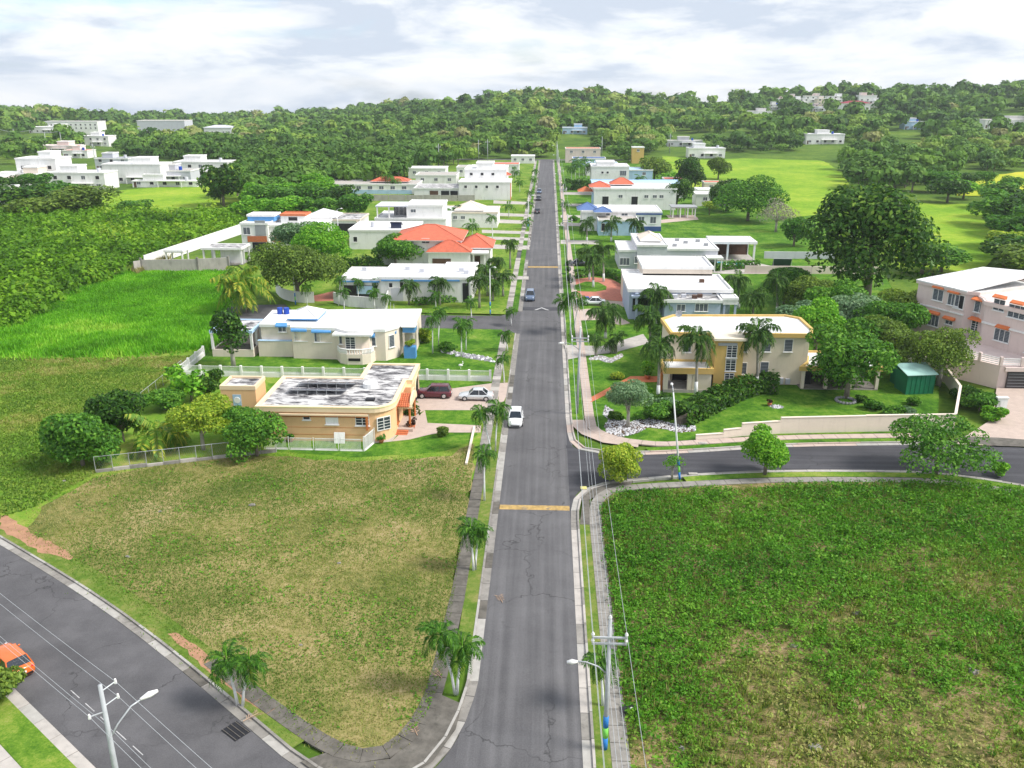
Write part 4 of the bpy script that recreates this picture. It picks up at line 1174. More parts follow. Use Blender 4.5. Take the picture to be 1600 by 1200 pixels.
# arches of the carport side
def arch_panel(h, x, yc, w_, z1, mat, part='arch_shade_panel'):
    pr = [(yc - w_ / 2, 0.0), (yc + w_ / 2, 0.0)] + [(yc + w_ / 2 * math.cos(t), z1 - w_ / 2 + w_ / 2 * math.sin(t)) for t in np.linspace(0, math.pi, 12)]
    b = MB()
    b.poly([(x + 0.02 - h.ox, p[0] - h.oy, p[1]) for p in pr])
    b.build(part, mat, h.o)  # flat panel on the solid wall, carport shade put into its colour
    ring = MB()
    for (a, c), (d, e) in zip(pr[1:-1], pr[2:]):
        ring.tube([(x + 0.03 - h.ox, a - h.oy, c), (x + 0.03 - h.ox, d - h.oy, e)], 0.10, 4)
    ring.build('arch_trim', PEACH_PALE, h.o)
arch_panel(h, -16.2, 102.2, 3.0, 3.1, DARK)
arch_panel(h, -16.2, 99.3, 1.4, 2.6, DARK)
h.box('parapet_wall', -16.9, -16.0, 96.6, 98.0, 0, 3.6, PEACH)
# solar panels, two rows, tilted to the back
def solar(h, x, y, z, n):
    for k in range(n):
        xx = x + k * 1.12 - h.ox
        b = MB(); y0 = y - h.oy
        b.poly([(xx, y0, z + 0.55), (xx + 1.06, y0, z + 0.55), (xx + 1.06, y0 + 1.5, z + 0.22), (xx, y0 + 1.5, z + 0.22)])
        b.poly([(xx, y0 + 1.5, z + 0.17), (xx + 1.06, y0 + 1.5, z + 0.17), (xx + 1.06, y0, z + 0.5), (xx, y0, z + 0.5)])
        pn = b.build('solar_panel', SOLAR, h.o)
        fr = MB()
        fr.box(xx, xx + 1.06, y0 - 0.04, y0, z + 0.49, z + 0.57); fr.box(xx, xx + 0.04, y0 - 0.02, y0 + 0.02, z - 0.1, z + 0.5)
        for sx in (0, 1.02):
            fr.poly([(xx + sx, y0, z + 0.56), (xx + sx + 0.04, y0, z + 0.56), (xx + sx + 0.04, y0 + 1.5, z + 0.23), (xx + sx, y0 + 1.5, z + 0.23)])
        fr.build('panel_frame', STEEL, pn)
solar(h, -29.6, 92.6, 4.0, 6); solar(h, -29.0, 95.0, 4.0, 6)
h.box('roof_hatch', -20.2, -19.2, 90.6, 91.3, 4.0, 4.22, DARK)
b = MB().cyl(-20.6 + 25, 95.6 - 95, 3.95, 4.5, 0.9, 0.85, 14); b.build('water_cistern', WHITE_ROOF, h.o)
# annex
h = House('shed', 'small peach box shaped outbuilding left of the peach bungalow', 'outbuilding', (-36.4, 97))
h.block(-38.5, -34.3, 95.2, 98.9, -0.1, 3.75, PEACH, PEACH_PALE, STAINROOF, 0.05, 0.25)
o_ = MB().tube([(0, 0, 0), (0, -0.05, 0)], [0.42, 0.38], 12).build('plaque', WHITE, h.o, loc=(-36.6 + 36.4, 95.2 - 97 - 0.01, 2.2))
h.box('plaque_board', -37.1, -36.1, 95.17, 95.22, 1.5, 2.9, PALEBLUE)

# ---------------------------------------------------------------- cream house with blue awnings
h = House('house', 'cream house with white roof and blue window awnings behind the white fence', 'house', (-31, 122))
P2 = [(-41.6, 120.3), (-36.9, 120.3), (-36.7, 119.0), (-30.0, 118.7), (-29.2, 117.9), (-28.0, 117.2), (-26.2, 117.2), (-25.2, 117.8), (-24.9, 118.3), (-23.0, 118.3), (-21.5, 120.2), (-21.2, 123.0), (-19.3, 123.2), (-19.5, 130.2), (-42.2, 128.5)]
h.wall(P2, -0.1, 4.45, CREAM); h.flat(P2, 4.65, 0.15, 0.12, 0.3, WHITE, WHITE_ROOF, 0.3)
h.wall([(-30.2, 118.6), (-29.3, 116.9), (-28.2, 116.3), (-26.0, 116.3), (-24.9, 116.9), (-24.5, 118.4)], -0.1, 1.5, CREAM, 'balcony')
bl = MB(); ring = [(-29.9, 118.2), (-29.3, 116.95), (-28.2, 116.4), (-26.0, 116.4), (-24.9, 116.95), (-24.6, 118.0)]
for a, c in zip(ring[:-1], ring[1:]):
    for k in range(6):
        t = k / 6; x, y = a[0] + (c[0] - a[0]) * t + 31, a[1] + (c[1] - a[1]) * t - 122
        bl.tube([(x, y, 1.5), (x, y, 1.75), (x, y, 2.2)], [0.05, 0.09, 0.05], 5)
    bl.tube([(a[0] + 31, a[1] - 122, 2.24), (c[0] + 31, c[1] - 122, 2.24)], 0.09, 4)
bl.build('balustrade', WHITE, h.o)
h.box('vent_grille', -28.0, -26.3, 116.24, 116.3, 0.55, 0.95, DARK)
h.box('balcony_roof', -30.2, -24.6, 116.6, 118.8, 4.1, 4.38, WHITE)
h.winpx('F', 117.2, 540, 527, 555, 545, 'grille', part='balcony_door')
h.winpx('F', 117.9, 530, 523, 537, 537, 'louver'); h.winpx('F', 117.9, 557, 524, 563, 537, 'louver')
for pl, wr, ar in ((120.3, (435, 511, 447, 518), (431, 506, 449, 512)), (119.0, (460, 518, 479, 532), (455, 512, 480, 519)), (118.85, (491, 520, 518, 534), (487, 514, 518, 521)), (118.3, (567, 527, 587, 540), (563, 521, 586, 528)), (120.2, (611, 520, 618, 533), (605, 515, 620, 522))):
    h.winpx('F', pl, *wr)
    a0, zt = h.px('F', pl, ar[0], ar[1]); a1, zb = h.px('F', pl, ar[2], ar[3])
    h.hood('F', pl, (a0 + a1) / 2, zb + 0.16, a1 - a0, SKYBLUE, 0.42, max(0.35, zt - zb))
w_ = h.win('F', 118.3, -22.2, 1.9, 0.9, 1.7, 'louver'); w_.location = (-22.25 + 31, 119.2 - 122, 1.9); w_.rotation_euler = (0, 0, 0.9)
h.box('porch_fascia', -20.9, -19.1, 121.0, 123.0, 3.5, 4.3, SKYBLUE)
h.box('porch_roof', -21.1, -19.0, 120.8, 123.1, 4.31, 4.45, WHITE)
h.col(-20.8, 121.2, 0, 3.5, 0.14, CREAM); h.col(-19.3, 121.2, 0, 3.5, 0.14, CREAM)
h.box('door', -20.4, -19.7, 123.1, 123.22, 0.1, 2.4, WHITE)
h.box('planter', -20.6, -18.9, 119.6, 120.8, -0.05, 1.7, SKYBLUE)
h.wall([(-42.0, 119.7), (-36.95, 119.7), (-36.95, 120.25), (-42.0, 120.25)], -0.1, 2.35, CREAM, 'yard_wall')
h.box('yard_wall_cap', -42.05, -36.96, 119.64, 120.28, 2.352, 2.45, PALEBLUE)
h.hip(-38.2, -33.6, 122.2, 127.6, 5.1, 6.2, WHITE_ROOF, 0.0, None, SKYBLUE)
MB().cyl(-39.6 + 31, 126.8 - 122, 4.66, 5.6, 0.45, 0.42, 12).build('water_tank', BLUEPLASTIC, h.o)
MB().cyl(-40.6 + 31, 126.8 - 122, 4.66, 5.6, 0.45, 0.42, 12).build('water_tank', BLUEPLASTIC, h.o)
sd_ = MB()
for k in range(4):
    sd_.tube([(-24.6 + 31 + 0.5 * k, 5.0, 4.66), (-24.6 + 31 + 0.5 * k, 5.0, 6.6 - 0.3 * (k % 2))], 0.025, 4)
sd_.build('roof_mast', STEEL, h.o)
shrub('shrub', 'yellow leaved plant in the blue planter by the cream house entrance', 'shrub', (-19.75, 120.2, 1.7), 0.9, 0.75, 'yellow', leaf=0.2)
h = House('house', 'open cream pavilion with stained flat roof left of the cream house', 'pavilion', (-45.6, 122.5))
h.box('low_wall', -48.8, -42.7, 119.4, 119.6, -0.1, 1.1, CREAM); h.box('low_wall', -48.8, -48.6, 119.62, 126, -0.1, 1.1, CREAM)
h.box('rear_wall', -48.58, -42.72, 125.8, 126.0, -0.1, 3.6, CREAM); h.box('side_wall', -42.9, -42.7, 119.62, 125.78, -0.1, 1.2, CREAM)
h.box('floor', -48.55, -42.95, 119.62, 125.75, -0.1, 0.12, CONC)
for x in (-48.65, -45.9, -42.85):
    h.col(x, 119.5, 1.1, 3.6, 0.16, WHITE)
for y in (121.6, 123.7):
    h.col(-42.8, y, 1.2, 3.6, 0.16, WHITE)
h.flat(h.rect(-48.8, -42.7, 119.4, 126), 3.86, 0.12, 0.12, 0.26, PALEBLUE, STAINROOF, 0.4)

# ---------------------------------------------------------------- white and blue house on the cul-de-sac
h = House('house', 'low white house with blue roof band behind palms on the cul-de-sac', 'house', (-26, 160))
h.block(-38.0, -30.5, 155.4, 166, -0.1, 3.9, WHITE, WHITE, WHITE_ROOF)
h.block(-30.49, -19.6, 155.0, 167.5, -0.1, 4.3, WHITE, WHITE, WHITE_ROOF)
h.block(-19.59, -13.6, 154.4, 168.5, -0.1, 4.5, WHITE, WHITE, WHITE_ROOF)
for x0, x1, y, z in ((-38.2, -30.7, 155.2, 3.4), (-30.3, -19.8, 154.8, 3.75), (-19.4, -15.8, 154.2, 3.95)):
    h.box('blue_band', x0, x1, y - 0.06, y + 0.03, z, z + 0.28, SKYBLUE)
h.box('carport_shade_panel', -37.4, -31.2, 155.33, 155.45, 0.2, 2.8, DARK)  # flat dark panel, the carport's shade given as colour
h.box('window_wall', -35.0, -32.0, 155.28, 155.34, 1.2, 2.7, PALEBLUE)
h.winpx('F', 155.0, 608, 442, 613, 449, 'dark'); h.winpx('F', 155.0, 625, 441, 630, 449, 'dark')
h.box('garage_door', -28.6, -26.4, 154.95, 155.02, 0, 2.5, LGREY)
h.box('porch_recess_shade', -15.3, -14.2, 154.33, 154.45, 0.1, 3.6, DARK); h.col(-13.8, 154.2, 0, 3.7, 0.12, WHITE)  # recess is a flat panel with its shade as dark colour
for x, y, z in ((-35.5, 163, 3.9), (-27.0, 162, 4.3), (-24.0, 160, 4.3), (-16.5, 160, 4.5), (-15.4, 158, 4.5)):
    h.box('roof_unit', x, x + 0.9, y, y + 0.8, z + 0.002, z + 0.7, LGREY)
wl_ = thing('boundary_wall', 'white boundary wall in front of the white and blue house', 'wall', (-34, 151, 0))
for a, c in ((G(522, 473), G(545, 479)), (G(545, 479), G(603, 483)), (G(603, 483), G(607, 470))):
    L_ = math.hypot(c[0] - a[0], c[1] - a[1])
    MB().obox((a[0] + c[0]) / 2 + 34, (a[1] + c[1]) / 2 - 151, L_, 0.2, -0.1, 2.0, math.atan2(c[1] - a[1], c[0] - a[0])).build('wall_panel', WHITE, wl_)
wl_ = thing('boundary_wall', 'curved white boundary wall under the broad olive tree', 'wall', (-48, 156, 0))
cv = smooth([G(432, 457), G(440, 466), G(455, 471), G(472, 473), G(491, 473)], 1)
for i, (a, c) in enumerate(zip(cv[:-1], cv[1:])):
    L_ = math.hypot(c[0] - a[0], c[1] - a[1])
    MB().obox((a[0] + c[0]) / 2 + 48, (a[1] + c[1]) / 2 - 156, L_ * 1.02, 0.2, -0.1, 2.0 + 0.003 * i, math.atan2(c[1] - a[1], c[0] - a[0])).build('wall_panel', WHITE, wl_)

# ---------------------------------------------------------------- red tiled roofs
h = House('house', 'white two storey house with red tiled hip roofs', 'house', (-24, 190))
h.wall(h.rect(-33, -19, 187, 199), -0.1, 5.75, WHITE); h.hip(-33, -19, 187, 199, 5.96, 8.4, REDROOF, 0.8)
h.wall(h.rect(-25.5, -16.5, 183.6, 186.98), -0.1, 3.75, WHITE); h.hip(-25.5, -16.5, 183.6, 187.5, 3.96, 6.2, REDROOF, 0.4, 4.4)
h.wall(h.rect(-18.98, -12.4, 187.5, 196), -0.1, 4.1, WHITE); h.hip(-18.98, -12.4, 187.5, 196, 4.31, 6.5, REDROOF, 0.7)
h.wall(h.rect(-37.5, -33.02, 189, 194), -0.1, 3.2, WHITE); h.hip(-37.5, -33.2, 189, 194, 3.41, 4.8, REDROOF, 0.4)
h.box('garage_door', -24.6, -20.6, 183.5, 183.62, 0, 2.5, BROWN)
h.winpx('F', 187.0, 659, 373, 671, 380, 'louver')
for x in (-13.4, -15.8):
    h.col(x, 184.6, 0, 3.4, 0.18, WHITE)
h.box('porch_roof', -16.45, -12.6, 184.0, 187.4, 3.41, 3.75, WHITE)
h.box('door', -16.0, -14.6, 187.40, 187.52, 0, 2.4, BROWN)

# ---------------------------------------------------------------- modern white house behind
h = House('house', 'modern white flat roofed house with covered roof terrace and solar panel', 'house', (-38, 222))
h.block(-48, -32, 208, 222, -0.1, 4.6, WHITE); h.block(-45, -26.5, 226, 240, -0.1, 4.8, WHITE); h.block(-37, -27.5, 228, 239, 4.8, 8.0, WHITE)
h.box('terrace_roof', -45, -36.5, 227, 236, 7.7, 8.0, LGREY)
for x in (-44.6, -41.5):
    h.col(x, 227.4, 4.8, 7.7, 0.15, WHITE)
h.box('terrace_door', -41.0, -37.4, 232, 232.2, 4.9, 7.3, GLASS)
for k in range(3):
    h.win('F', 232.0, -40.2 + k * 1.2, 5.0, 0.9, 2.1, 'door', None, False, 'glazed_door')
h.win('F', 228, -35.2, 6.2, 1.3, 0.8, 'louver'); h.win('F', 208, -34.6, 1.8, 1.1, 1.2, 'dark', WHITE); h.win('F', 208, -46.5, 1.8, 0.9, 1.2, 'dark', WHITE)
b = MB(); b.poly([(-38.5 + 38, -11, 6.2), (-35.5 + 38, -11, 6.2), (-35.5 + 38, -9, 5.2), (-38.5 + 38, -9, 5.2)]); b.box(-0.3, 2.3, -10.6, -10.4, 4.6, 5.9); b.build('solar_panel', SOLAR, h.o)
MB().cyl(-5.0, -9, 4.6, 5.9, 0.6, n=12).build('water_tank', LGREY, h.o)
h = House('house', 'white house with cream pyramid roof left of the modern white house', 'house', (-58, 236))
h.block(-66, -50, 230, 242, -0.1, 3.8, WHITE, CREAM, STAINROOF); h.hip(-65, -57, 232, 240, 4.2, 6.0, WHITE_ROOF, 0.3)
h.box('carport_shade_panel', -56.5, -51.0, 229.95, 230.05, 0, 2.9, DARK); h.col(-50.6, 229.7, 0, 3.5, 0.18, CREAM)  # carport is a flat panel, inner shade painted near black
h = House('house', 'cream sloped roof house by the tall palms on the left', 'house', (-22, 246))
h.block(-30, -14, 243, 256, -0.1, 4.2, WHITE, CREAM, WHITE_ROOF); h.hip(-26, -18, 245, 254, 4.6, 6.6, CREAM, 0.2)
for k in range(3):
    h.win('F', 243, -28 + 2.2 * k, 2.4, 1.1, 0.8, 'louver')

# ---------------------------------------------------------------- left modern two-storey with blue and orange
h = House('house', 'modern white house with wooden panels and blue roof box left of the olive tree', 'house', (-66, 208))
h.block(-73, -66.5, 204, 214, -0.1, 6.6, WHITE); h.block(-66.49, -54, 205, 216, -0.1, 6.0, WHITE, WHITE, WHITE_ROOF)
h.block(-72.5, -66, 208, 213, 6.6, 8.0, SKYBLUE, WHITE, WHITE_ROOF); h.block(-65, -59, 210, 215, 6.0, 7.9, WHITE, TERRA, TERRA)
h.box('wood_panel', -71.6, -66.9, 203.9, 204.02, 2.3, 3.7, TERRA); h.box('wood_panel', -65.9, -61.0, 204.9, 205.02, 2.2, 3.4, TERRA)
h.box('dark_cladding', -69.5, -67.0, 203.88, 204.02, 3.8, 7.4, GREY); h.win('F', 204, -71.6, 4.1, 1.6, 1.6, 'louver'); h.win('F', 205, -62.5, 4.3, 2.4, 0.9, 'louver'); h.win('F', 210, -62.0, 6.5, 2.2, 0.9, 'dark')
h.box('carport_shade_panel', -70.5, -67.2, 203.9, 204.03, 0, 2.2, DARK)  # no hole here: carport shade painted as a dark panel
h = House('gazebo', 'small white pavilion with stained roof behind the grey boundary wall', 'pavilion', (-72, 190))
for x, y in ((-76.2, 188), (-73.8, 188), (-76.2, 193), (-67.8, 193), (-67.8, 188)):
    h.col(x, y, 0, 3.3, 0.18, WHITE)
h.flat(h.rect(-76.5, -67.5, 187.6, 193.4), 3.6, 0.1, 0.15, 0.3, WHITE, STAINROOF, 0.4); h.box('rear_wall', -73.0, -67.6, 189.5, 189.7, 0, 3.2, WHITE); h.box('floor', -76.5, -67.5, 187.6, 193.4, -0.1, 0.1, CONC)
h = House('gazebo', 'little white kiosk beside the grey boundary wall', 'pavilion', (-83, 190))
h.block(-85, -81, 188, 191.5, 2.5, 2.9, WHITE); 
for x, y in ((-84.8, 188.2), (-81.2, 188.2), (-84.8, 191.3), (-81.2, 191.3)):
    h.col(x, y, 0, 2.55, 0.14, WHITE)
wl_ = thing('boundary_wall', 'weathered grey concrete wall at the end of the grass plot', 'wall', (-80, 180, 0))
gp = [G(210, 426), G(222, 424), G(310, 423), G(358, 421)]
for i, (a, c) in enumerate(zip(gp[:-1], gp[1:])):
    L_ = math.hypot(c[0] - a[0], c[1] - a[1])
    MB().obox((a[0] + c[0]) / 2 + 80, (a[1] + c[1]) / 2 - 180, L_ - 0.1, 0.22, -0.1, 2.4 + 0.1 * i, math.atan2(c[1] - a[1], c[0] - a[0])).build('wall_panel', CONC_L, wl_)
    MB().box(c[0] + 80 - 0.2, c[0] + 80 + 0.2, c[1] - 180 - 0.2, c[1] - 180 + 0.2, -0.1, 2.9).build('pier', CONC, wl_)
wl_ = thing('boundary_wall', 'long white boundary wall running back beside the thicket', 'wall', (-80, 210, 0))
gp = [(-88, 184), (-86, 200), (-84, 216), (-82, 232)]
for i, (a, c) in enumerate(zip(gp[:-1], gp[1:])):
    L_ = math.hypot(c[0] - a[0], c[1] - a[1])
    MB().obox((a[0] + c[0]) / 2 + 80, (a[1] + c[1]) / 2 - 210, L_ - 0.05, 0.22, -0.1, 2.6, math.atan2(c[1] - a[1], c[0] - a[0])).build('wall_panel', WHITE, wl_)

# ---------------------------------------------------------------- white compound further up
h = House('house', 'large white flat roofed compound with two storeys by the street', 'house', (-26, 318))
h.block(-31, -13, 306, 318, -0.1, 6.0, WHITE); h.block(-30, -15, 318.02, 336, -0.1, 9.2, WHITE); h.block(-26, -20, 322, 330, 9.2, 11.2, WHITE)
h.block(-47, -31.02, 308, 322, -0.1, 3.6, WHITE, WHITE, STAINROOF)
for k in range(4):
    h.win('F', 306, -28.6 + 3.7 * k, 4.0, 0.9, 0.9, 'dark')
for k in range(3):
    h.win('F', 318.02, -27.6 + 3.9 * k, 7.2, 1.0, 0.9, 'dark')
h.box('garage_shade_panel', -37.5, -34.6, 307.93, 308.03, 0.2, 2.8, DARK); h.box('garage_shade_panel', -34.2, -31.6, 307.93, 308.03, 0.2, 2.8, DARK); h.box('garage_door', -41.5, -38.5, 307.95, 308.03, 0.2, 2.8, BROWN)  # garage openings are flat panels, their shade painted dark
h.hip(-17, -13.5, 319, 322, 7.2, 8.2, REDROOF, 0.2)
h.box('red_trim', -13.02, -12.9, 306, 310, 0, 6.2, ORANGE)
h = House('house', 'long low white building with blue lower wall behind the concrete wall', 'house', (-64, 326))
h.block(-82, -48, 322, 336, -0.1, 3.4, WHITE, WHITE, CONC_L); h.box('blue_base', -80, -50, 321.9, 321.99, 0, 1.4, PALEBLUE)
for k in range(7):
    h.win('F', 322, -78 + 4.2 * k, 1.7, 1.6, 1.1, 'louver')
h.hip(-66, -52, 327, 334, 4.0, 5.4, REDROOF, 0.2)
wl_ = thing('boundary_wall', 'long grey block wall across the plot before the white compound', 'wall', (-45, 302, 0))
for k in range(8):
    MB().box(-28 + 6.0 * k, -22.15 + 6.0 * k, -0.12, 0.12, -0.1, 2.0 + 0.06 * (k % 2)).build('wall_panel', CONC_L, wl_)
for i, (x, y, w_, d_, z1, lab, rm) in enumerate((
        (-44, 352, 16, 12, 4.5, 'white house with flat grey roof left behind the compound', CONC_L), (-24, 352, 13, 12, 7.5, 'tall white house right behind the compound', WHITE_ROOF),
        (-20, 400, 14, 10, 4.6, 'low brown roofed house near the far end of the street', REDROOF), (-52, 384, 16, 11, 4.2, 'white roofed house below the dark wood', WHITE_ROOF),
        (-34, 392, 12, 10, 4.0, 'small pale house with grey roof near the far end', CONC_L), (-13, 462, 12, 9, 3.6, 'small pale house at the left end of the street', WHITE_ROOF))):
    h = House('house', lab, 'house', (x, y)); h.block(x - w_ / 2, x + w_ / 2, y - d_ / 2, y + d_ / 2, -0.1, z1, WHITE, WHITE, rm)
    for k in range(3):
        h.win('F', y - d_ / 2, x - w_ / 3 + k * w_ / 3, z1 - 2.2, 1.3, 1.1, 'louver')

# ---------------------------------------------------------------- mustard house on the right
h = House('house', 'sand coloured two storey house with mustard stair tower and porch', 'house', (25, 112))
PM = [(16.6, 110.0), (34.4, 110.0), (35.2, 112.5), (35.2, 118.2), (33.6, 119.6), (18.0, 119.0), (16.2, 117.0)]
h.wall(PM, -0.1, 6.55, PALEYEL); h.flat(PM, 6.85, 0.3, 0.25, 0.3, YELLOW, WHITE_ROOF, 0.35)
h.box('stair_tower', 21.7, 25.3, 106.9, 109.98, -0.1, 6.9, YELLOW)
h.box('tower_cornice', 21.4, 25.6, 106.55, 110.2, 6.902, 7.2, PALEYEL)
for r_ in ((1137, 540, 1150, 558), (1135, 561, 1148, 579), (1133, 584, 1145, 602)):
    h.winpx('F', 106.9, *r_, style='grille')
h.box('tower_lintel', 22.0, 24.4, 106.72, 106.92, 6.25, 6.6, GREY)
for r_ in ((1160, 531, 1167, 549), (1193, 530, 1203, 549), (1160, 567, 1165, 584), (1189, 566, 1199, 585), (1227, 530, 1237, 549)):
    h.winpx('F', 110.0, *r_, style='louver')
h.win('F', 110.0, 18.6, 4.4, 1.0, 1.4, 'louver')
# porch
h.flat(h.rect(15.3, 21.4, 106.2, 109.95), 3.1, 0.15, 0.25, 0.5, YELLOW, WHITE_ROOF, 0.3)
h.box('porch_floor', 15.3, 21.4, 106.2, 109.95, -0.1, 0.4, CONC_L)
h.col(15.55, 106.5, 0.4, 2.6, 0.28, CREAM); h.col(18.6, 106.5, 0.4, 2.6, 0.28, CREAM); h.box('porch_wall', 18.95, 21.35, 106.3, 106.5, 0.4, 2.6, PALEYEL)
h.box('porch_shade_panel', 16.9, 21.2, 109.93, 109.99, 0.45, 2.5, DARK); h.win('F', 109.93, 19.6, 1.2, 1.2, 1.1, 'louver')  # shade behind the porch painted as a dark panel
h.box('side_door', 21.42, 21.68, 107.2, 109.7, 0, 2.6, DARK)
h.box('entry_panel', 15.0, 15.25, 107.0, 109.5, 0, 2.7, RUST)
# carport wing
h.flat([(33.2, 108.0), (43.5, 108.2), (43.5, 115.0), (35.25, 115.0), (35.25, 112.4), (34.5, 109.95)], 3.0, 0.2, 0.25, 0.35, YELLOW, WHITE_ROOF, 0.3)
for x, y in ((33.6, 108.4), (36.6, 108.4), (40.0, 108.4), (43.2, 108.5)):
    h.col(x, y, 0, 2.66, 0.2, CREAM)
h.box('rear_wall', 35.4, 43.4, 114.7, 114.95, 0, 2.66, PALEYEL); h.box('floor', 33.4, 43.4, 108.2, 114.6, -0.1, 0.1, CONC)
h.box('dark_door', 34.3, 35.2, 110.0, 110.06, 0.1, 2.4, DARK)
h.wall([(30.9, 109.6), (31.5, 109.6), (31.5, 109.98), (30.9, 109.98)], 0.2, 1.0, LGREY, 'ac_unit'); h.wall([(31.8, 109.6), (32.4, 109.6), (32.4, 109.98), (31.8, 109.98)], 0.2, 0.9, LGREY, 'ac_unit')
ds = MB()
for k in range(10):
    a0, a1 = 2 * math.pi * k / 10, 2 * math.pi * (k + 1) / 10
    ds.poly([(0, 0, 0), (0.5 * math.cos(a0), -0.14, 0.5 * math.sin(a0)), (0.5 * math.cos(a1), -0.14, 0.5 * math.sin(a1))])
ds.box(-0.03, 0.03, 0, 0.06, -0.6, 0)
ds.build('satellite_dish', GREY, h.o, loc=(18.4 - 25, 117.5 - 112, 7.7))

# ---------------------------------------------------------------- grey-blue house
h = House('house', 'grey blue house with white cornices behind the dark palms', 'house', (22, 148))
h.block(14.0, 31.0, 143.5, 156, -0.1, 5.0, GREYBLUE, WHITE, WHITE_ROOF, 0.3, 0.3)
h.block(19.5, 28.6, 139.5, 143.45, -0.1, 4.2, GREYBLUE, WHITE, STAINROOF, 0.25, 0.25)
h.block(17.5, 30.0, 156.05, 166, -0.1, 6.4, CREAM, WHITE, WHITE_ROOF, 0.2, 0.3); h.block(14.2, 17.4, 156.1, 163, -0.1, 4.4, CREAM, WHITE, WHITE_ROOF, 0.1, 0.3)
h.block(29.2, 31.6, 140.6, 143.4, 3.4, 4.4, WHITE, WHITE, WHITE_ROOF, 0.1, 0.15)
for x, y in ((29.5, 140.9), (31.3, 140.9)):
    h.col(x, y, 0, 3.42, 0.18, GREYBLUE)
for r_ in ((1087, 475, 1105, 486), (1058, 476, 1070, 486)):
    h.winpx('F', 139.5, *r_, style='louver')
h.box('porch_recess_shade', 14.6, 17.6, 143.42, 143.52, 1.4, 3.6, DARK); h.col(15.2, 142.8, 0, 4.7, 0.2, GREYBLUE); h.col(18.2, 142.8, 0, 4.7, 0.2, GREYBLUE); h.box('porch_slab', 14.3, 19.2, 142.4, 143.45, 4.0, 4.3, GREYBLUE)  # porch recess is a flat panel, its depth shown by dark colour as shade
h.win('F', 143.5, 23.0, 4.35, 0.7, 0.5, 'dark'); h.win('F', 143.5, 28.2, 4.35, 0.7, 0.5, 'dark')
for x, y, z in ((21, 141.5, 4.2), (22.5, 141.8, 4.2), (24.2, 141.2, 4.2), (25.2, 141.9, 4.2), (26.8, 150, 5.0)):
    h.box('roof_unit', x, x + 0.8, y, y + 0.7, z + 0.003, z + 0.55, LGREY if x < 24 else BROWN)
tag(MB().box(-0.35, 0.35, -0.25, 0.25, 0, 1.4).box(-0.3, 0.3, -0.2, 0.2, 1.4, 1.5).build('gas_cabinet', ORANGE, loc=(29.0, 140.3, 0)), 'red cabinet at the corner of the grey blue house', 'cabinet')

# ---------------------------------------------------------------- light grey house with pool
h = House('house', 'light grey bungalow with white roof beside the swimming pool', 'house', (26, 192))
h.block(15.6, 19.4, 186.5, 198, -0.1, 4.0, LGREY, WHITE); h.block(19.41, 25.8, 186.0, 201, -0.1, 5.2, LGREY, WHITE); h.block(25.81, 36.8, 186.8, 200, -0.1, 4.3, LGREY, WHITE, WHITE_ROOF)
h.hip(20.5, 25, 190, 198, 5.6, 6.8, CREAM, 0.1)
for pl, r_ in ((186.5, (969, 403, 983, 414)), (186.0, (992, 401, 1003, 411)), (186.0, (1017, 399, 1031, 407)), (186.8, (1043, 400, 1058, 409)), (186.8, (1082, 399, 1095, 408))):
    h.winpx('F', pl, *r_, style='louver')
h.flat(h.rect(37.5, 47.2, 197, 204.5), 4.2, 0.25, 0.15, 0.4, WHITE, WHITE_ROOF)
for x, y in ((37.8, 197.3), (41.0, 197.3), (47.0, 197.3), (47.0, 204.2), (37.8, 204.2)):
    h.col(x, y, 0, 3.8, 0.2, WHITE)
h.box('pavilion_wall', 38, 47, 204, 204.3, 0, 3.8, BROWN); h.box('floor', 37.4, 47.4, 196.8, 204.6, -0.1, 0.12, CONC_L)
h.box('patio_shade_panel', 36.85, 37.4, 195.9, 196.6, 0, 3.0, DARK); h.flat(h.rect(34.2, 37.4, 183.9, 186.7), 3.0, 0.1, 0.1, 0.25, WHITE, WHITE_ROOF)  # dark block at the patio puts its shade in as colour
for x in (34.4, 35.8, 37.2):
    h.col(x, 184.1, 0, 2.76, 0.12, WHITE)
for x, y in ((27.5, 190), (30.5, 194), (33.5, 196), (34.5, 191), (29, 197)):
    h.box('roof_unit', x, x + 0.9, y, y + 0.7, 4.305, 4.9, GREY)
pl_ = thing('swimming_pool', 'small bright blue swimming pool by the white pavilion', 'pool', (40.5, 193, 0))
MB().box(-3.6, 3.6, -2.6, 2.6, -0.2, 0.10).build('rim', CONC_L, pl_); MB().poly([(-3.2, -2.2, 0.106), (3.2, -2.2, 0.106), (3.2, 2.2, 0.106), (-3.2, 2.2, 0.106)]).build('water', POOL, pl_)

# ---------------------------------------------------------------- pale blue house and neighbours further up
h = House('house', 'pale blue and white house with small blue tiled roofs', 'house', (18, 242))
h.block(13.6, 24.0, 231, 238.5, -0.1, 4.0, PALEBLUE, WHITE, CONC_L); h.block(9.5, 31.0, 238.6, 252, -0.1, 5.2, WHITE, WHITE, WHITE_ROOF)
h.box('navy_band', 14.5, 31.15, 238.42, 238.5, 4.35, 4.75, NAVY) if False else None
h.box('navy_band', 24.1, 31.25, 238.3, 238.42, 4.5, 4.9, NAVY); h.box('navy_base', 26.0, 31.1, 238.5, 238.62, -0.1, 1.3, NAVY)
h.hip(8.4, 13.6, 240, 246, 5.5, 7.2, BLUEROOF, 0.3); h.hip(12.6, 17.2, 235.6, 239.8, 5.5, 6.7, BLUEROOF, 0.2)
for x in (25.6, 28.8):
    h.win('F', 238.6, x, 2.2, 1.5, 1.7, 'louver')
h.win('F', 231, 14.8, 1.2, 0.9, 2.0, 'dark', WHITE); h.win('F', 238.6, 16.5, 4.2, 1.0, 0.6, 'louver'); h.win('F', 238.6, 21.0, 4.2, 1.6, 0.6, 'louver')
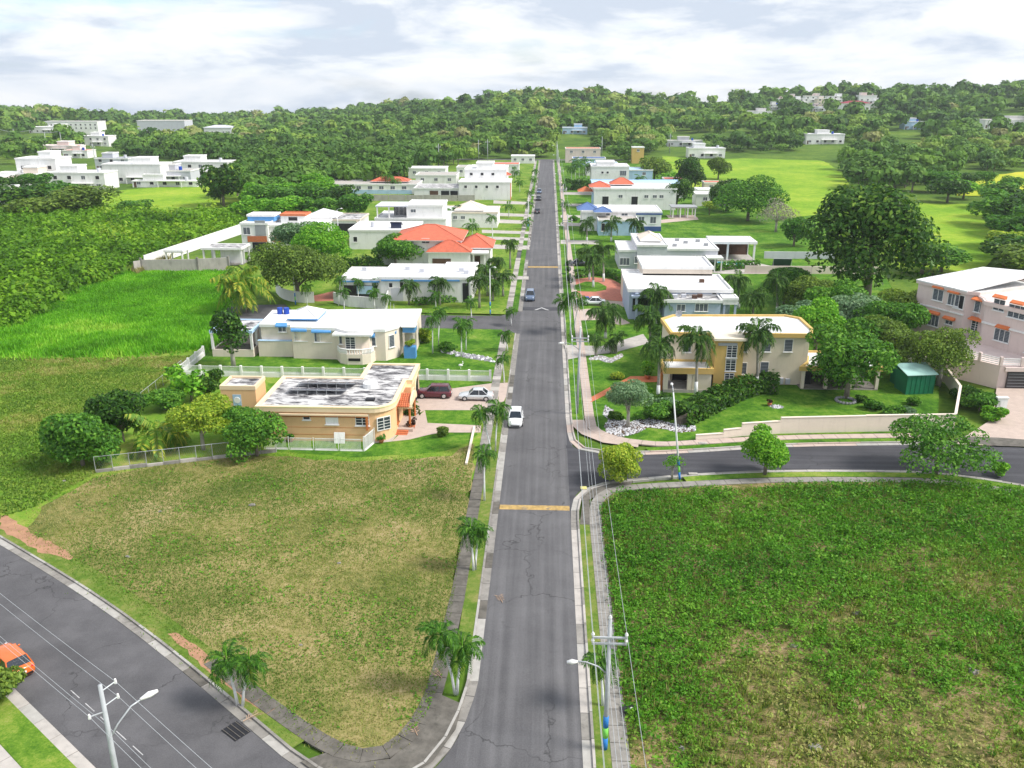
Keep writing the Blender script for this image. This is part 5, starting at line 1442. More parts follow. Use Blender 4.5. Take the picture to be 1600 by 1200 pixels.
h = House('house', 'white two storey house with small red roofs beyond the pale blue house', 'house', (26, 288))
h.block(14.8, 41, 282, 298, -0.1, 6.6, WHITE, WHITE, WHITE_ROOF); h.hip(13.5, 20, 283, 290, 7.0, 8.6, REDROOF, 0.2); h.hip(20.6, 28, 290, 296, 7.2, 9.0, REDROOF, 0.2); h.hip(10, 14.6, 288, 293, 5.0, 6.4, TERRA, 0.2)
for x, s_ in ((18.5, 2.0), (27.8, 2.0)):
    h.win('F', 282, x, 1.6, s_, 2.6, 'dark', WHITE)
for x in (23.3, 31.5, 34.2, 36.3):
    h.win('F', 282, x, 3.8, 1.2, 0.9, 'louver')
h.box('blue_side', 14.4, 14.78, 283, 290, 0, 5, PALEBLUE)
h = House('house', 'white house with pale blue metal roof behind the small red roofs', 'house', (30, 322))
h.block(16, 48, 314, 330, -0.1, 4.6, WHITE, PALEBLUE, PALEBLUE)
h = House('house', 'tall white house with little round windows beside palms on the right', 'house', (24, 352))
h.block(17, 31.5, 346, 360, -0.1, 8.0, WHITE, WHITE, WHITE_ROOF); h.block(19, 26, 348, 356, 8.0, 9.6, WHITE)
for x in (21.2, 23.2):
    h.win('F', 346, x, 5.4, 0.8, 0.8, 'dark')
h.win('F', 346, 29.2, 4.6, 2.4, 1.9, 'louver')
for i, (x, y, w_, d_, z1, lab, wm, rm) in enumerate((
        (36, 372, 14, 12, 5.0, 'pale blue house behind the tall white house', PALEBLUE, PALEBLUE), (50, 350, 9, 8, 3.2, 'small red roofed shed among trees', WHITE, REDROOF),
        (24, 400, 14, 12, 5.0, 'white house with turquoise roof near the far end', WHITE, PALEBLUE), (20, 440, 16, 10, 4.2, 'low blue walled house near the far end', PALEBLUE, NAVY),
        (18, 468, 18, 10, 7.0, 'pinkish two storey house at the end of the street', PINK, TERRA), (46, 462, 6, 6, 8.0, 'narrow yellow tower like house by the wood', YELLOW, WHITE_ROOF),
        (57, 314, 9, 7, 3.2, 'small white shed right of the round dark tree', WHITE, WHITE_ROOF), (55, 296, 12, 8, 3.8, 'white garage with pale roof behind the pergola', WHITE, WHITE_ROOF), (64, 338, 10, 6, 3.2, 'small pink roofed hut near the dark round tree', PINK, REDROOF))):
    h = House('house', lab, 'house', (x, y)); h.block(x - w_ / 2, x + w_ / 2, y - d_ / 2, y + d_ / 2, -0.1, z1, wm, WHITE, rm)
    for k in range(max(1, int(w_ / 5))):
        h.win('F', y - d_ / 2, x - w_ / 2 + (k + 0.5) * w_ / max(1, int(w_ / 5)), z1 - 2.0, 1.3, 1.1, 'louver')
h = House('pergola', 'white garden pergola with dark flat roof on the lawn', 'pergola', (41, 267))
for x in (37.8, 40.0, 42.2, 44.4):
    for y in (264.6, 269.6):
        h.col(x, y, 0, 2.9, 0.16, WHITE)
h.box('beam', 37.4, 44.8, 264.3, 264.9, 2.90, 3.1, WHITE); h.box('beam', 37.4, 44.8, 269.3, 269.9, 2.90, 3.1, WHITE); h.box('roof', 37.2, 45.0, 264.1, 270.1, 3.1, 3.3, GREY)
h.box('floor', 36.5, 45.2, 263.8, 270, -0.1, 0.1, PINKPAVE)

# ---------------------------------------------------------------- pink house on the right (turned to the side street)
PR = R(-62.7)
h = House('house', 'pink beige two storey house with orange window hoods at the right edge', 'house', (56.7, 132.0), PR)
h.wall([(0, 0), (8.4, 0), (9.6, 1.0), (11.2, 0.2), (12.4, -1.0), (24, -1.0), (24, 14), (0, 14)], -0.2, 9.2, PINK)
h.flat([(0, 0), (8.4, 0), (9.6, 1.0), (9.6, 14), (0, 14)], 9.45, 0.25, 0.2, 0.3, PINK, SHEDROOF if False else WHITE_ROOF, 0.2)
# tilted white roof over the left wing
b = MB(); o_ = 0.3
b.poly([(-o_, -o_, 9.7), (8.6, -o_, 9.7), (9.9, 14.3, 11.4), (-o_, 14.3, 10.4)]); b.poly([(-o_, 14.3, 10.2), (9.9, 14.3, 11.2), (8.6, -o_, 9.5), (-o_, -o_, 9.5)])
for p, q, zz_ in (((-o_, -o_, 9.5), (8.6, -o_, 9.5), 0.2), ((8.6, -o_, 9.5), (9.9, 14.3, 11.2), 0.2), ((9.9, 14.3, 11.2), (-o_, 14.3, 10.2), 0.2), ((-o_, 14.3, 10.2), (-o_, -o_, 9.5), 0.2)):
    b.poly([p, q, (q[0], q[1], q[2] + zz_), (p[0], p[1], p[2] + zz_)])
rr = b.build('tilted_roof', WHITE_ROOF, h.o)
sm = MB()
for k in range(1, 9):
    t = k / 9; sm.tube([(-o_, -o_ + 14.6 * t, 9.7 + 0.7 * t + 0.02), (8.6 + 1.3 * t, -o_ + 14.6 * t, 9.7 + 1.7 * t + 0.02)], 0.04, 4)
sm.build('roof_seam', LGREY, rr)
h.flat([(9.7, 1.1), (11.2, 0.2), (12.4, -1.0), (24, -1.0), (24, 14), (9.7, 14)], 8.9, 0.3, 0.25, 0.3, PINK, WHITE_ROOF, 0.3)
h.box('cornice', -0.12, 8.5, -0.18, -0.004, 6.0, 6.2, WHITE); h.box('cornice', 12.3, 24.1, -1.2, -1.004, 6.0, 6.25, WHITE)
for pl, lst in ((0.0, ((1460, 451, 1472, 471), (1483, 458, 1497, 479), (1452, 491, 1465, 511), (1478, 500, 1488, 508))), (-1.0, ((1555, 467, 1568, 487), (1578, 475, 1600, 500), (1556, 512, 1575, 536)))):
    for r_ in lst:
        w_ = h.winpx('F', pl, *r_, style='louver')
        a_ = w_.location.x; zt = w_.location.z + h.lasth + 0.22
        h.hood('F', pl, a_, zt, 1.9, ORANGE, 0.5, 0.45)
h.win('F', 0.0, 7.4, 6.9, 1.5, 1.9, 'dark', WHITE); h.win('F', -1.0, 20.0, 3.6, 1.5, 1.9, 'dark', WHITE)
w_ = h.win('F', 0.6, 10.4, 6.9, 1.6, 1.6, 'louver'); w_.location = (10.4, 0.55, 6.9); h.hood('F', 0.55, 10.4, 8.6, 2.2, ORANGE, 0.7, 0.4)
w_ = h.win('F', 0.6, 10.6, 3.15, 1.9, 2.4, 'grille', None, False, 'entrance_door'); w_.location = (10.6, 0.5, 3.15); h.hood('F', 0.5, 10.6, 5.75, 2.4, ORANGE, 0.8, 0.4)
# corner balcony on the far left
h.box('balcony_slab', -2.0, -0.004, 0.3, 4.5, 2.6, 2.9, PINK); h.col(-1.8, 0.6, 2.9, 6.0, 0.18, WHITE); h.box('balcony_roof', -2.1, -0.004, 0.2, 4.6, 6.0, 6.25, WHITE)
rb = MB()
for k in range(4):
    rb.box(-1.7, -0.05, 0.42, 0.48, 3.05 + 0.26 * k, 3.15 + 0.26 * k)
rb.build('balcony_rail', WHITE, h.o)
# raised terrace with garage beneath
TW = [(58.6, 124.6), (56.0, 117.5), (55.9, 114.2), (59.4, 110.0), (70, 109.6), (72, 114), (62.8, 121.4)]
TWl = [h.W(*p) for p in TW]
MB().prism(TWl, -0.2, 3.0).build('terrace', PINK, h.o)
for i, (a, c) in enumerate(zip(TWl[:4], TWl[1:5])):
    L_ = math.hypot(c[0] - a[0], c[1] - a[1]); an = math.atan2(c[1] - a[1], c[0] - a[0])
    n_ = max(1, round(L_ / 2.6))
    for k in range(n_):
        p = (a[0] + (c[0] - a[0]) * k / n_, a[1] + (c[1] - a[1]) * k / n_); q = (a[0] + (c[0] - a[0]) * (k + 1) / n_, a[1] + (c[1] - a[1]) * (k + 1) / n_)
        rl = MB()
        for j in range(4):
            rl.obox((p[0] + q[0]) / 2, (p[1] + q[1]) / 2, L_ / n_ - 0.3, 0.08, 3.12 + 0.26 * j, 3.23 + 0.26 * j, an)
        rl.build('railing', WHITE, h.o)
        MB().obox(p[0], p[1], 0.34, 0.34, 3.0, 4.2, an).build('railing_pier', PINK, h.o)
gd = House('garage', 'x', 'x', (0, 0)); bpy.data.objects.remove(gd.o)
def wbox(h, part, x0, x1, y0, y1, z0, z1, mat):
    P = [h.W(x, y) for x, y in ((x0, y0), (x1, y0), (x1, y1), (x0, y1))]
    return MB().prism(P, z0, z1).build(part, mat, h.o)
wbox(h, 'garage_door', 60.4, 64.6, 109.62, 109.86, 0, 2.35, GARAGE)
wbox(h, 'garage_lintel', 59.9, 65.2, 109.5, 109.84, 2.36, 2.9, PINK)
for k in range(5):
    wbox(h, 'door_rib', 60.45, 64.55, 109.585, 109.618, 0.3 + 0.42 * k, 0.34 + 0.42 * k, GREY)

# ---------------------------------------------------------------- green shed
h = House('shed', 'dark green garden shed with pale lean-to roof under the trees', 'shed', (48, 109))
h.wall([(46.3, 106.6), (50.0, 107.2), (49.7, 110.2), (46.0, 109.6)], -0.1, 2.6, GREENMETAL)
b = MB(); pr = [(46.1, 106.3, 2.62), (50.25, 106.95, 2.62), (49.9, 110.4, 3.15), (45.8, 109.8, 3.15)]
b.poly([(p[0] - 48, p[1] - 109, p[2] + 0.08) for p in pr]); b.poly([(p[0] - 48, p[1] - 109, p[2]) for p in pr[::-1]])
for i in range(4):
    p, q = pr[i], pr[(i + 1) % 4]
    b.poly([(p[0] - 48, p[1] - 109, p[2]), (q[0] - 48, q[1] - 109, q[2]), (q[0] - 48, q[1] - 109, q[2] + 0.08), (p[0] - 48, p[1] - 109, p[2] + 0.08)])
b.build('roof', SHEDROOF, h.o)
for i in range(7):
    t = i / 6
    MB().cyl(46.3 + 3.7 * t - 48, 106.57 + 0.6 * t - 109, 0, 2.6, 0.035, n=4).build('corner_post' if i in (0, 6) else 'panel_seam', GREENMETAL, h.o)
h.wall([(46.5, 110.6), (50.5, 111.2), (50.3, 112.6), (46.3, 112.0)], -0.1, 2.5, GREENMETAL, 'rear_panel')
tag(MB().box(-0.6, 0.6, -0.2, 0.2, -0.1, 1.9).box(-0.68, 0.68, -0.28, 0.28, 1.9, 2.05).box(-0.25, 0.35, -0.24, -0.2, 0.7, 1.6).build('gate_pillar', WHITE, loc=(*G(1562, 645), 0)), 'white gate pillar with dark plaque at the pink house driveway', 'pillar')
# ================================================================== VEGETATION
def atz(px, py, base):
    """height and X of a pixel at the depth of a ground point"""
    d = ray(px, py); t = base[1] / d[1]
    return CAM_H + d[2] * t, d[0] * t
def palmpx(label, bx, by, cx, cy, kind='street', nf=13, sc=1.0, group=None, white=True, name='palm_tree'):
    base = G(bx, by); z, x = atz(cx, cy, base)
    return palm(label, base, max(1.2, z - 0.3 * sc), kind, nf, sc, (x - base[0], 0.0), group, white, name=name)

# ---- street palms, left verge, from the camera outwards
LP = [(711, 1083, 688, 992, 1.05, 'left stem of the nearest palm pair on the left verge, leaning left'),
      (714, 1083, 722, 1012, 1.0, 'right stem of the nearest palm pair on the left verge, with a yellowing frond'),
      (740, 891, 735, 826, 0.95, 'left stem of the second palm pair on the left verge'),
      (743, 890, 747, 832, 0.85, 'right stem of the second palm pair on the left verge'),
      (757, 782, 756, 711, 0.95, 'single white trunked palm on the left verge before the yellow hump'),
      (767, 706, 752, 646, 1.0, 'left stem of the palm pair beside the white parked car'),
      (774, 705, 778, 637, 1.1, 'right stem of the palm pair beside the white parked car'),
      (788, 598, 785, 560, 0.9, 'palm on the left verge in front of the peach house driveway'),
      (793, 548, 790, 522, 0.95, 'palm on the left verge in front of the cream house lawn'),
      (799, 508, 797, 486, 0.9, 'palm on the left verge at the mouth of the cul-de-sac')]
for bx, by, cx, cy, sc, lab in LP:
    palmpx(lab, bx, by, cx, cy, 'street', 13, sc, 'street palms')
palmpx('left one of two palms on the verge of the lower left street', 371, 1100, 354, 1032, 'street', 13, 1.0, 'street palms')
palmpx('right one of two palms on the verge of the lower left street', 379, 1103, 390, 1036, 'street', 13, 1.05, 'street palms')
palmpx('light green young palm behind the near utility pole on the right verge', 942, 1102, 938, 1030, 'street', 12, 0.95, 'street palms')
for i, (bx, by, cx, cy, sc, lab) in enumerate((
        (676, 552, 676, 497, 1.15, 'front stem of the palm pair by the cream house entrance'), (685, 541, 687, 486, 1.0, 'rear stem of the palm pair by the cream house entrance'),
        (721, 558, 721, 508, 1.2, 'front stem of the palm pair on the cream house lawn'), (728, 547, 729, 503, 1.0, 'rear stem of the palm pair on the cream house lawn'),
        (737, 500, 735, 470, 0.95, 'single palm on the corner verge of the cul-de-sac'),
        (529, 478, 532, 436, 1.0, 'tall palm at the left end of the white and blue house'), (538, 486, 537, 455, 0.95, 'palm before the left end of the white boundary wall'),
        (480, 478, 479, 449, 0.95, 'palm by the curved white wall under the olive tree'), (586, 484, 583, 456, 0.95, 'palm before the middle of the white boundary wall'),
        (600, 483, 603, 464, 0.85, 'small palm before the right end of the white boundary wall'), (560, 470, 560, 440, 0.9, 'dark palm behind the left part of the white boundary wall'),
        (585, 468, 586, 438, 0.9, 'palm behind the right part of the white boundary wall'),
        (681, 481, 680, 459, 0.95, 'light palm in front of the white and blue house'))):
    palmpx(lab, bx, by, cx, cy, 'street', 12, sc, 'front garden palms')
for bx, by, cx, cy, sc, lab in ((639, 476, 640, 446, 0.78, 'drooping dark palm before the middle of the white and blue house'), (687, 477, 686, 441, 0.8, 'drooping dark palm before the right part of the white and blue house'),
        (749, 481, 749, 437, 0.85, 'dark palm at the right corner of the white and blue house'), (762, 462, 760, 421, 0.85, 'tall dark palm behind the street lamp of the cul-de-sac corner'),
        (786, 463, 785, 431, 0.8, 'dark palm on the left verge opposite the blue car'), (770, 470, 772, 446, 0.7, 'small dark palm under the street lamp of the cul-de-sac corner'),
        (776, 440, 776, 408, 0.8, 'dark palm beside the red tiled house'), (797, 420, 797, 380, 0.8, 'palm at the corner of the second side street')):
    palmpx(lab, bx, by, cx, cy, 'royal', 14, sc, 'dark garden palms on the left', False)
# farther left-hand palms
far = []
for k, (bx, by, cx, cy, sc) in enumerate(((738, 372, 738, 352, 1.4), (770, 378, 768, 340, 1.1), (706, 352, 706, 330, 2.0), (742, 345, 740, 322, 1.3), (766, 352, 765, 338, 1.2), (822, 358, 822, 346, 1.1),
        (827, 332, 827, 318, 1.1), (830, 312, 829, 300, 1.1), (834, 292, 834, 280, 1.2), (836, 278, 836, 266, 1.2), (812, 300, 812, 284, 1.4), (806, 285, 806, 268, 1.5), (795, 340, 795, 322, 1.2), (605, 300, 606, 274, 1.8), (618, 302, 618, 282, 1.4))):
    palmpx('%s of the small far palms on the left, counted from the red tiled roofs' % ORD[k], bx, by, cx, cy, 'small', 9, sc, 'far palms on the left')
# right-hand side
palmpx('left stem of the palm clump on the right verge by the pink drive', 884, 520, 880, 472, 'street', 13, 1.2, 'verge palms on the right')
palmpx('middle stem of the palm clump on the right verge by the pink drive', 891, 523, 892, 462, 'street', 13, 1.1, 'verge palms on the right')
palmpx('right stem of the palm clump on the right verge by the pink drive', 897, 516, 905, 468, 'street', 13, 1.1, 'verge palms on the right')
for bx, by, cx, cy, sc, nf, lab in ((1028, 622, 1031, 538, 0.92, 16, 'tall dark palm at the left corner of the mustard house porch'), (1087, 618, 1090, 528, 0.98, 17, 'tall dark palm in front of the mustard house porch'),
        (1182, 611, 1184, 518, 0.95, 17, 'tall dark palm right of the mustard stair tower'), (1016, 548, 1015, 494, 1.0, 17, 'bushy dark palm left behind the mustard house'),
        (946, 528, 946, 489, 1.05, 18, 'wide dark palm beside the pale driveway on the right'), (1026, 505, 1026, 458, 1.1, 18, 'feathery palm in front of the grey blue house'),
        (927, 449, 926, 402, 1.0, 16, 'front palm on the grass island of the red drive'), (943, 440, 942, 388, 0.95, 15, 'rear right palm behind the red drive'), (921, 437, 919, 392, 0.9, 15, 'rear left palm behind the red drive'),
        (1154, 482, 1154, 436, 0.95, 15, 'feathery palm right of the grey blue house'), (1176, 500, 1177, 462, 1.0, 15, 'dark palm behind the mustard house roof'), (1214, 492, 1214, 436, 1.0, 15, 'dark palm at the edge of the grove behind the mustard house'),
        (1040, 560, 1042, 520, 0.9, 14, 'dark palm close behind the porch palm of the mustard house')):
    palmpx(lab, bx, by, cx, cy, 'royal', nf, sc, 'dark garden palms on the right')
for bx, by, cx, cy, sc, lab in ((931, 557, 932, 531, 0.8, 'left short palm in the pale stone bed'), (956, 552, 955, 536, 0.8, 'middle short palm in the pale stone bed'), (962, 552, 964, 528, 0.9, 'right short palm in the pale stone bed')):
    palmpx(lab, bx, by, cx, cy, 'royal', 13, sc * 0.62, 'short bed palms', False)
for bx, by, cx, cy, sc, lab in ((917, 377, 917, 349, 1.0, 'left of three palms in a row by the pale blue house'), (955, 377, 955, 349, 1.0, 'middle of three palms in a row by the pale blue house'), (995, 378, 995, 349, 1.05, 'right of three palms in a row by the pale blue house')):
    palmpx(lab, bx, by, cx, cy, 'royal', 13, sc, 'row of three palms', True)
for k, (bx, by, cx, cy, sc) in enumerate(((893, 288, 893, 262, 1.7), (905, 290, 905, 258, 1.8), (916, 288, 916, 260, 1.7), (926, 285, 926, 256, 1.6), (899, 280, 899, 252, 1.6), (912, 276, 912, 250, 1.6), (922, 302, 921, 286, 1.5), (1000, 300, 1000, 278, 1.5), (883, 330, 883, 318, 1.2), (884, 300, 884, 288, 1.3))):
    palmpx('%s palm of the far right roadside cluster' % ORD[k], bx, by, cx, cy, 'small', 9, sc, 'far palms on the right')
# coconut palms and silver fan palm
palmpx('large coconut palm with yellowing fronds by the cul-de-sac', 384, 488, 378, 438, 'coco', 26, 1.2, None, True)
palmpx('young coconut palm with arching fronds in the peach house garden', 243, 700, 245, 672, 'coco', 15, 0.92, None, False)
palmpx('silvery fan palm behind the olive tree', 556, 336, 556, 318, 'silver', 20, 1.6, None, False)

# ---- individual trees --------------------------------------------------------------
def treepx(label, bx, by, h, rad, kind, name='tree', **k):
    b = G(bx, by); return tree(name, label, 'tree', (b[0], b[1], 0), h, rad, kind, **k)
treepx('huge dark mango tree standing right of the grove', 1352, 474, 21.5, 12.2, 'dark', n=9000, leaf=0.72, nl=34, spread=0.66, lobe=0.34, seed=6, trunk_h=0.6, lspread=0.5)
treepx('broad olive green tree above the curved white wall', 466, 470, 11.6, 8.4, 'olive', n=7000, leaf=0.40, nl=14, spread=0.6, lobe=0.42, seed=8, trunk_h=1.5)
treepx('light green tree behind the broad olive tree', 505, 425, 9.0, 6.2, 'bright', seed=9, leaf=0.45)
treepx('pale green tree left behind the broad olive tree', 470, 410, 9.0, 6.5, 'silver', seed=19, leaf=0.45)
treepx('dense dark tree in front of the red tiled roofs', 618, 417, 6.8, 5.4, 'mid', seed=10, leaf=0.42, trunk_h=0.8)
treepx('dark round leaved tree before the cream pavilion', 365, 573, 8.4, 2.7, 'dark', seed=11, leaf=0.45, n=900, trunk_h=2.6, nl=7, bark=BARK_PALE)
treepx('round clipped grey green tree on the white pebble bed', 981, 667, 5.6, 2.7, 'silver', seed=12, leaf=0.2, n=4200, trunk_h=2.3, nl=10, bark=BARK_PALE)
treepx('dense dark green tree in front of the mustard house carport', 1322, 622, 8.8, 5.0, 'mid', seed=13, leaf=0.40, trunk_h=1.0, nl=12)
treepx('light green tree left behind the dense carport tree', 1272, 560, 8.0, 3.6, 'bright', seed=14, leaf=0.35)
treepx('silvery bush tree behind the mustard house roof', 1250, 530, 6.0, 4.0, 'silver', seed=15, leaf=0.38)
treepx('grey green tree in the grove, left of the shed', 1392, 585, 7.4, 4.0, 'olive', seed=16, leaf=0.32, trunk_h=1.6)
treepx('wide feathery tree in front of the pink house', 1466, 602, 8.2, 4.3, 'olive', seed=17, leaf=0.30, trunk_h=2.0, nl=12, lspread=1.0, bark=BARK_PALE)
for i, (bx, by, h_, r_, kd, lab) in enumerate(((1300, 512, 7.5, 4.6, 'mid', 'light tree in the grove just left of the mango tree'), (1335, 530, 7.5, 4.6, 'silver', 'pale tree in the middle of the grove behind the carport'),
        (1385, 545, 8.0, 4.8, 'mid', 'tree in the grove nearest the pink house'), (1415, 528, 7.4, 4.4, 'olive', 'grove tree touching the left corner of the pink house'), (1262, 496, 6.5, 4.2, 'olive', 'grove tree behind the silvery bush tree'), (1345, 575, 7.0, 3.8, 'mid', 'grove tree directly behind the dense carport tree'), (1225, 475, 6.5, 4.0, 'mid', 'leftmost grove tree beside the palms'))):
    treepx(lab, bx, by, h_, r_, kd, seed=30 + i, leaf=0.36, group='grove behind the mustard house')
treepx('rounded green street tree on the lower verge of the side street', 1195, 741, 5.0, 2.5, 'bright', seed=40, leaf=0.24, trunk_h=0.4)
treepx('spreading glossy street tree on the lower verge near the right edge', 1462, 740, 5.4, 4.5, 'mid', seed=41, leaf=0.30, trunk_h=0.9, nl=9, spread=0.75, n=2600)
treepx('yellow green bushy street tree at the side street corner', 970, 752, 3.6, 2.1, 'yellow', seed=42, leaf=0.2, trunk_h=0.3)
treepx('thin little street tree by the banded light pole', 1050, 747, 2.6, 1.1, 'bright', seed=43, leaf=0.16, n=260, trunk_h=1.1, bark=BARK_PALE)
treepx('large leafy bush at the left end of the chain link fence', 130, 728, 5.6, 3.5, 'mid', seed=44, leaf=0.33, trunk_h=0.2)
treepx('dark bush tree behind the left end of the chain link fence', 192, 690, 6.0, 3.1, 'dark', seed=45, leaf=0.33, trunk_h=0.4)
treepx('pale yellow green tree in the peach house back garden', 318, 702, 5.8, 3.5, 'yellow', seed=46, leaf=0.24, trunk_h=2.0, nl=10, bark=BARK_PALE)
treepx('dark dense tree at the left corner of the peach house', 402, 712, 4.9, 3.0, 'mid', seed=47, leaf=0.27, trunk_h=0.2, n=3600)
treepx('small tree between the yellow green tree and the outbuilding', 372, 690, 4.4, 2.2, 'mid', seed=48, leaf=0.27, trunk_h=0.6)
treepx('banana clump beside the peach outbuilding', 300, 628, 4.0, 2.4, 'bright', seed=49, leaf=0.5, n=260, trunk_h=0.6)
treepx('second banana clump nearer the white fence', 275, 606, 3.2, 1.7, 'bright', seed=50, leaf=0.45, n=160, trunk_h=0.5)
treepx('dark bush beside the banana clumps', 328, 622, 3.6, 2.0, 'dark', seed=51, leaf=0.32, trunk_h=0.4)
treepx('small bush in the corner of the fence behind the bananas', 258, 640, 3.0, 2.6, 'mid', seed=52, leaf=0.3, trunk_h=0.3)
# right, farther back
treepx('round dark tree on the lawn edge by the field', 1076, 294, 11.0, 6.6, 'dark', seed=60, leaf=0.7, n=2200, trunk_h=0.8)
treepx('round dark tree right of the white garage', 1057, 325, 8.8, 5.3, 'dark', seed=61, leaf=0.55, n=2000, trunk_h=0.8)
treepx('small round tree on the edge of the green field', 1122, 280, 9.0, 5.4, 'olive', seed=62, leaf=0.65, n=1700, trunk_h=0.6)
treepx('wide spreading tree above the green lawn', 1168, 345, 12.5, 9.2, 'mid', seed=63, leaf=0.55, n=5200, trunk_h=2.0, nl=13, spread=0.72)
treepx('second spreading tree left of the wide one', 1135, 330, 10.0, 6.5, 'dark', seed=64, leaf=0.6, n=2600, trunk_h=1.4)
treepx('grey half bare tree on the lawn', 1212, 362, 9.0, 5.4, 'grey', seed=65, leaf=0.28, n=1300, trunk_h=2.0, nl=12, bark=BARK_PALE)
treepx('dark tree right of the half bare tree', 1240, 385, 7.0, 4.2, 'mid', seed=66, leaf=0.5, n=1400, trunk_h=0.6)
treepx('small yellowish tree by the white pergola', 1108, 336, 4.2, 3.0, 'yellow', seed=67, leaf=0.4, n=500, trunk_h=1.6)
treepx('light leafy tree right of the pergola roof', 1020, 325, 6.0, 4.0, 'mid', seed=68, leaf=0.5, n=1000, trunk_h=1.4)
treepx('leafy tree in front of the white two storey house', 1030, 318, 5.0, 3.4, 'bright', seed=69, leaf=0.45, n=700, trunk_h=1.0)
treepx('grey green tree at the end of the field', 1022, 282, 11.0, 7.5, 'olive', seed=70, leaf=0.8, n=1500, trunk_h=1.5)
treepx('young palm like bush by the field edge', 1046, 286, 4.0, 4.2, 'bright', seed=71, leaf=0.8, n=300, trunk_h=0.4)
for i, (bx, by, h_, r_, kd) in enumerate(((1562, 326, 9, 7, 'mid'), (1580, 342, 10, 8, 'dark'), (1570, 355, 10, 9, 'mid'), (1600, 370, 11, 9, 'dark'), (1582, 388, 8, 7, 'mid'), (1590, 405, 7, 7, 'yellow'), (1568, 418, 7, 6, 'dark'), (1600, 436, 6, 6, 'olive'), (1615, 420, 8, 7, 'mid'), (1480, 316, 8, 7, 'dark'), (1462, 300, 8, 7, 'mid'), (1505, 310, 7, 6, 'bright'), (1575, 300, 6, 5, 'mid'), (1540, 292, 6, 4, 'mid'), (1512, 296, 6, 4, 'dark'), (1470, 425, 6, 6, 'mid'), (1440, 428, 6, 6, 'dark'), (1640, 395, 11, 9, 'mid'), (1660, 430, 9, 8, 'dark'))):
    treepx('leafy tree in the thicket right of the mango tree, %s counted from the upper field' % ORD[i], bx, by, h_, r_, kd, proto=i % 3, n=1300, leaf=0.62, group='thicket right of the mango tree')
# left bank trees
for i, (bx, by, h_, r_, kd) in enumerate(((350, 322, 14, 7.5, 'dark'), (90, 330, 9, 8, 'mid'), (40, 338, 10, 9, 'dark'), (130, 345, 9, 9, 'olive'), (60, 350, 8, 8, 'olive'), (215, 338, 5, 5, 'mid'), (15, 310, 8, 6, 'dark'), (60, 305, 8, 6, 'mid'))):
    treepx('%s tree standing above the vine thicket, counted from the tall one on its right' % ORD[i], bx, by, h_, r_, kd, proto=i % 2, n=1300, leaf=0.62, group='trees above the vine thicket')
for i, (bx, by, h_, r_, kd) in enumerate(((405, 330, 9, 7, 'bright'), (430, 335, 9, 7, 'mid'), (455, 325, 9, 7, 'bright'), (480, 330, 9, 7, 'mid'), (505, 325, 8, 6, 'bright'), (530, 338, 9, 6, 'dark'), (395, 345, 7, 6, 'bright'), (440, 350, 7, 6, 'bright'), (470, 345, 7, 6, 'mid'), (515, 345, 7, 5, 'mid'), (560, 345, 8, 5, 'mid'), (420, 312, 8, 7, 'mid'), (490, 305, 8, 7, 'bright'))):
    treepx('%s bright leafy tree behind the modern houses on the left, counted from the thicket' % ORD[i], bx, by, h_, r_, kd, proto=i % 3, n=1300, leaf=0.62, group='leafy trees behind the modern houses')

# ---- hedges, shrubs, beds ------------------------------------------------------------
hedge('hedge', 'dense dark hedge curving in front of the mustard house', [(1058, 664), (1085, 652), (1115, 637), (1150, 620), (1185, 610), (1215, 612)], 1.9, 2.6, 'dark', 0.26, 30)
hedge('hedge', 'clipped green hedge round the red drive', [(897, 434), (930, 430), (955, 432), (972, 440), (980, 450)], 1.4, 1.3, 'mid', 0.26, 20)
hedge('hedge', 'green hedge in front of the swimming pool', [(1103, 424), (1150, 420), (1185, 418)], 1.5, 1.2, 'mid', 0.28, 18)
hedge('hedge', 'dark hedge before the red tiled house', [(524, 425), (560, 423), (598, 421)], 2.6, 2.0, 'dark', 0.35, 14)
hedge('hedge', 'low green hedge before the white and blue house', [(645, 477), (690, 473), (728, 470)], 1.1, 1.2, 'mid', 0.25, 18)
hedge('hedge', 'tall dark hedge on the far right side of the street', [(882, 297), (900, 297), (920, 297)], 3.6, 2.5, 'dark', 0.5, 7)
hedge('hedge', 'long hedge in front of the peach house porch', [(628, 650), (640, 650), (652, 653)], 1.3, 1.2, 'dark', 0.2, 30)
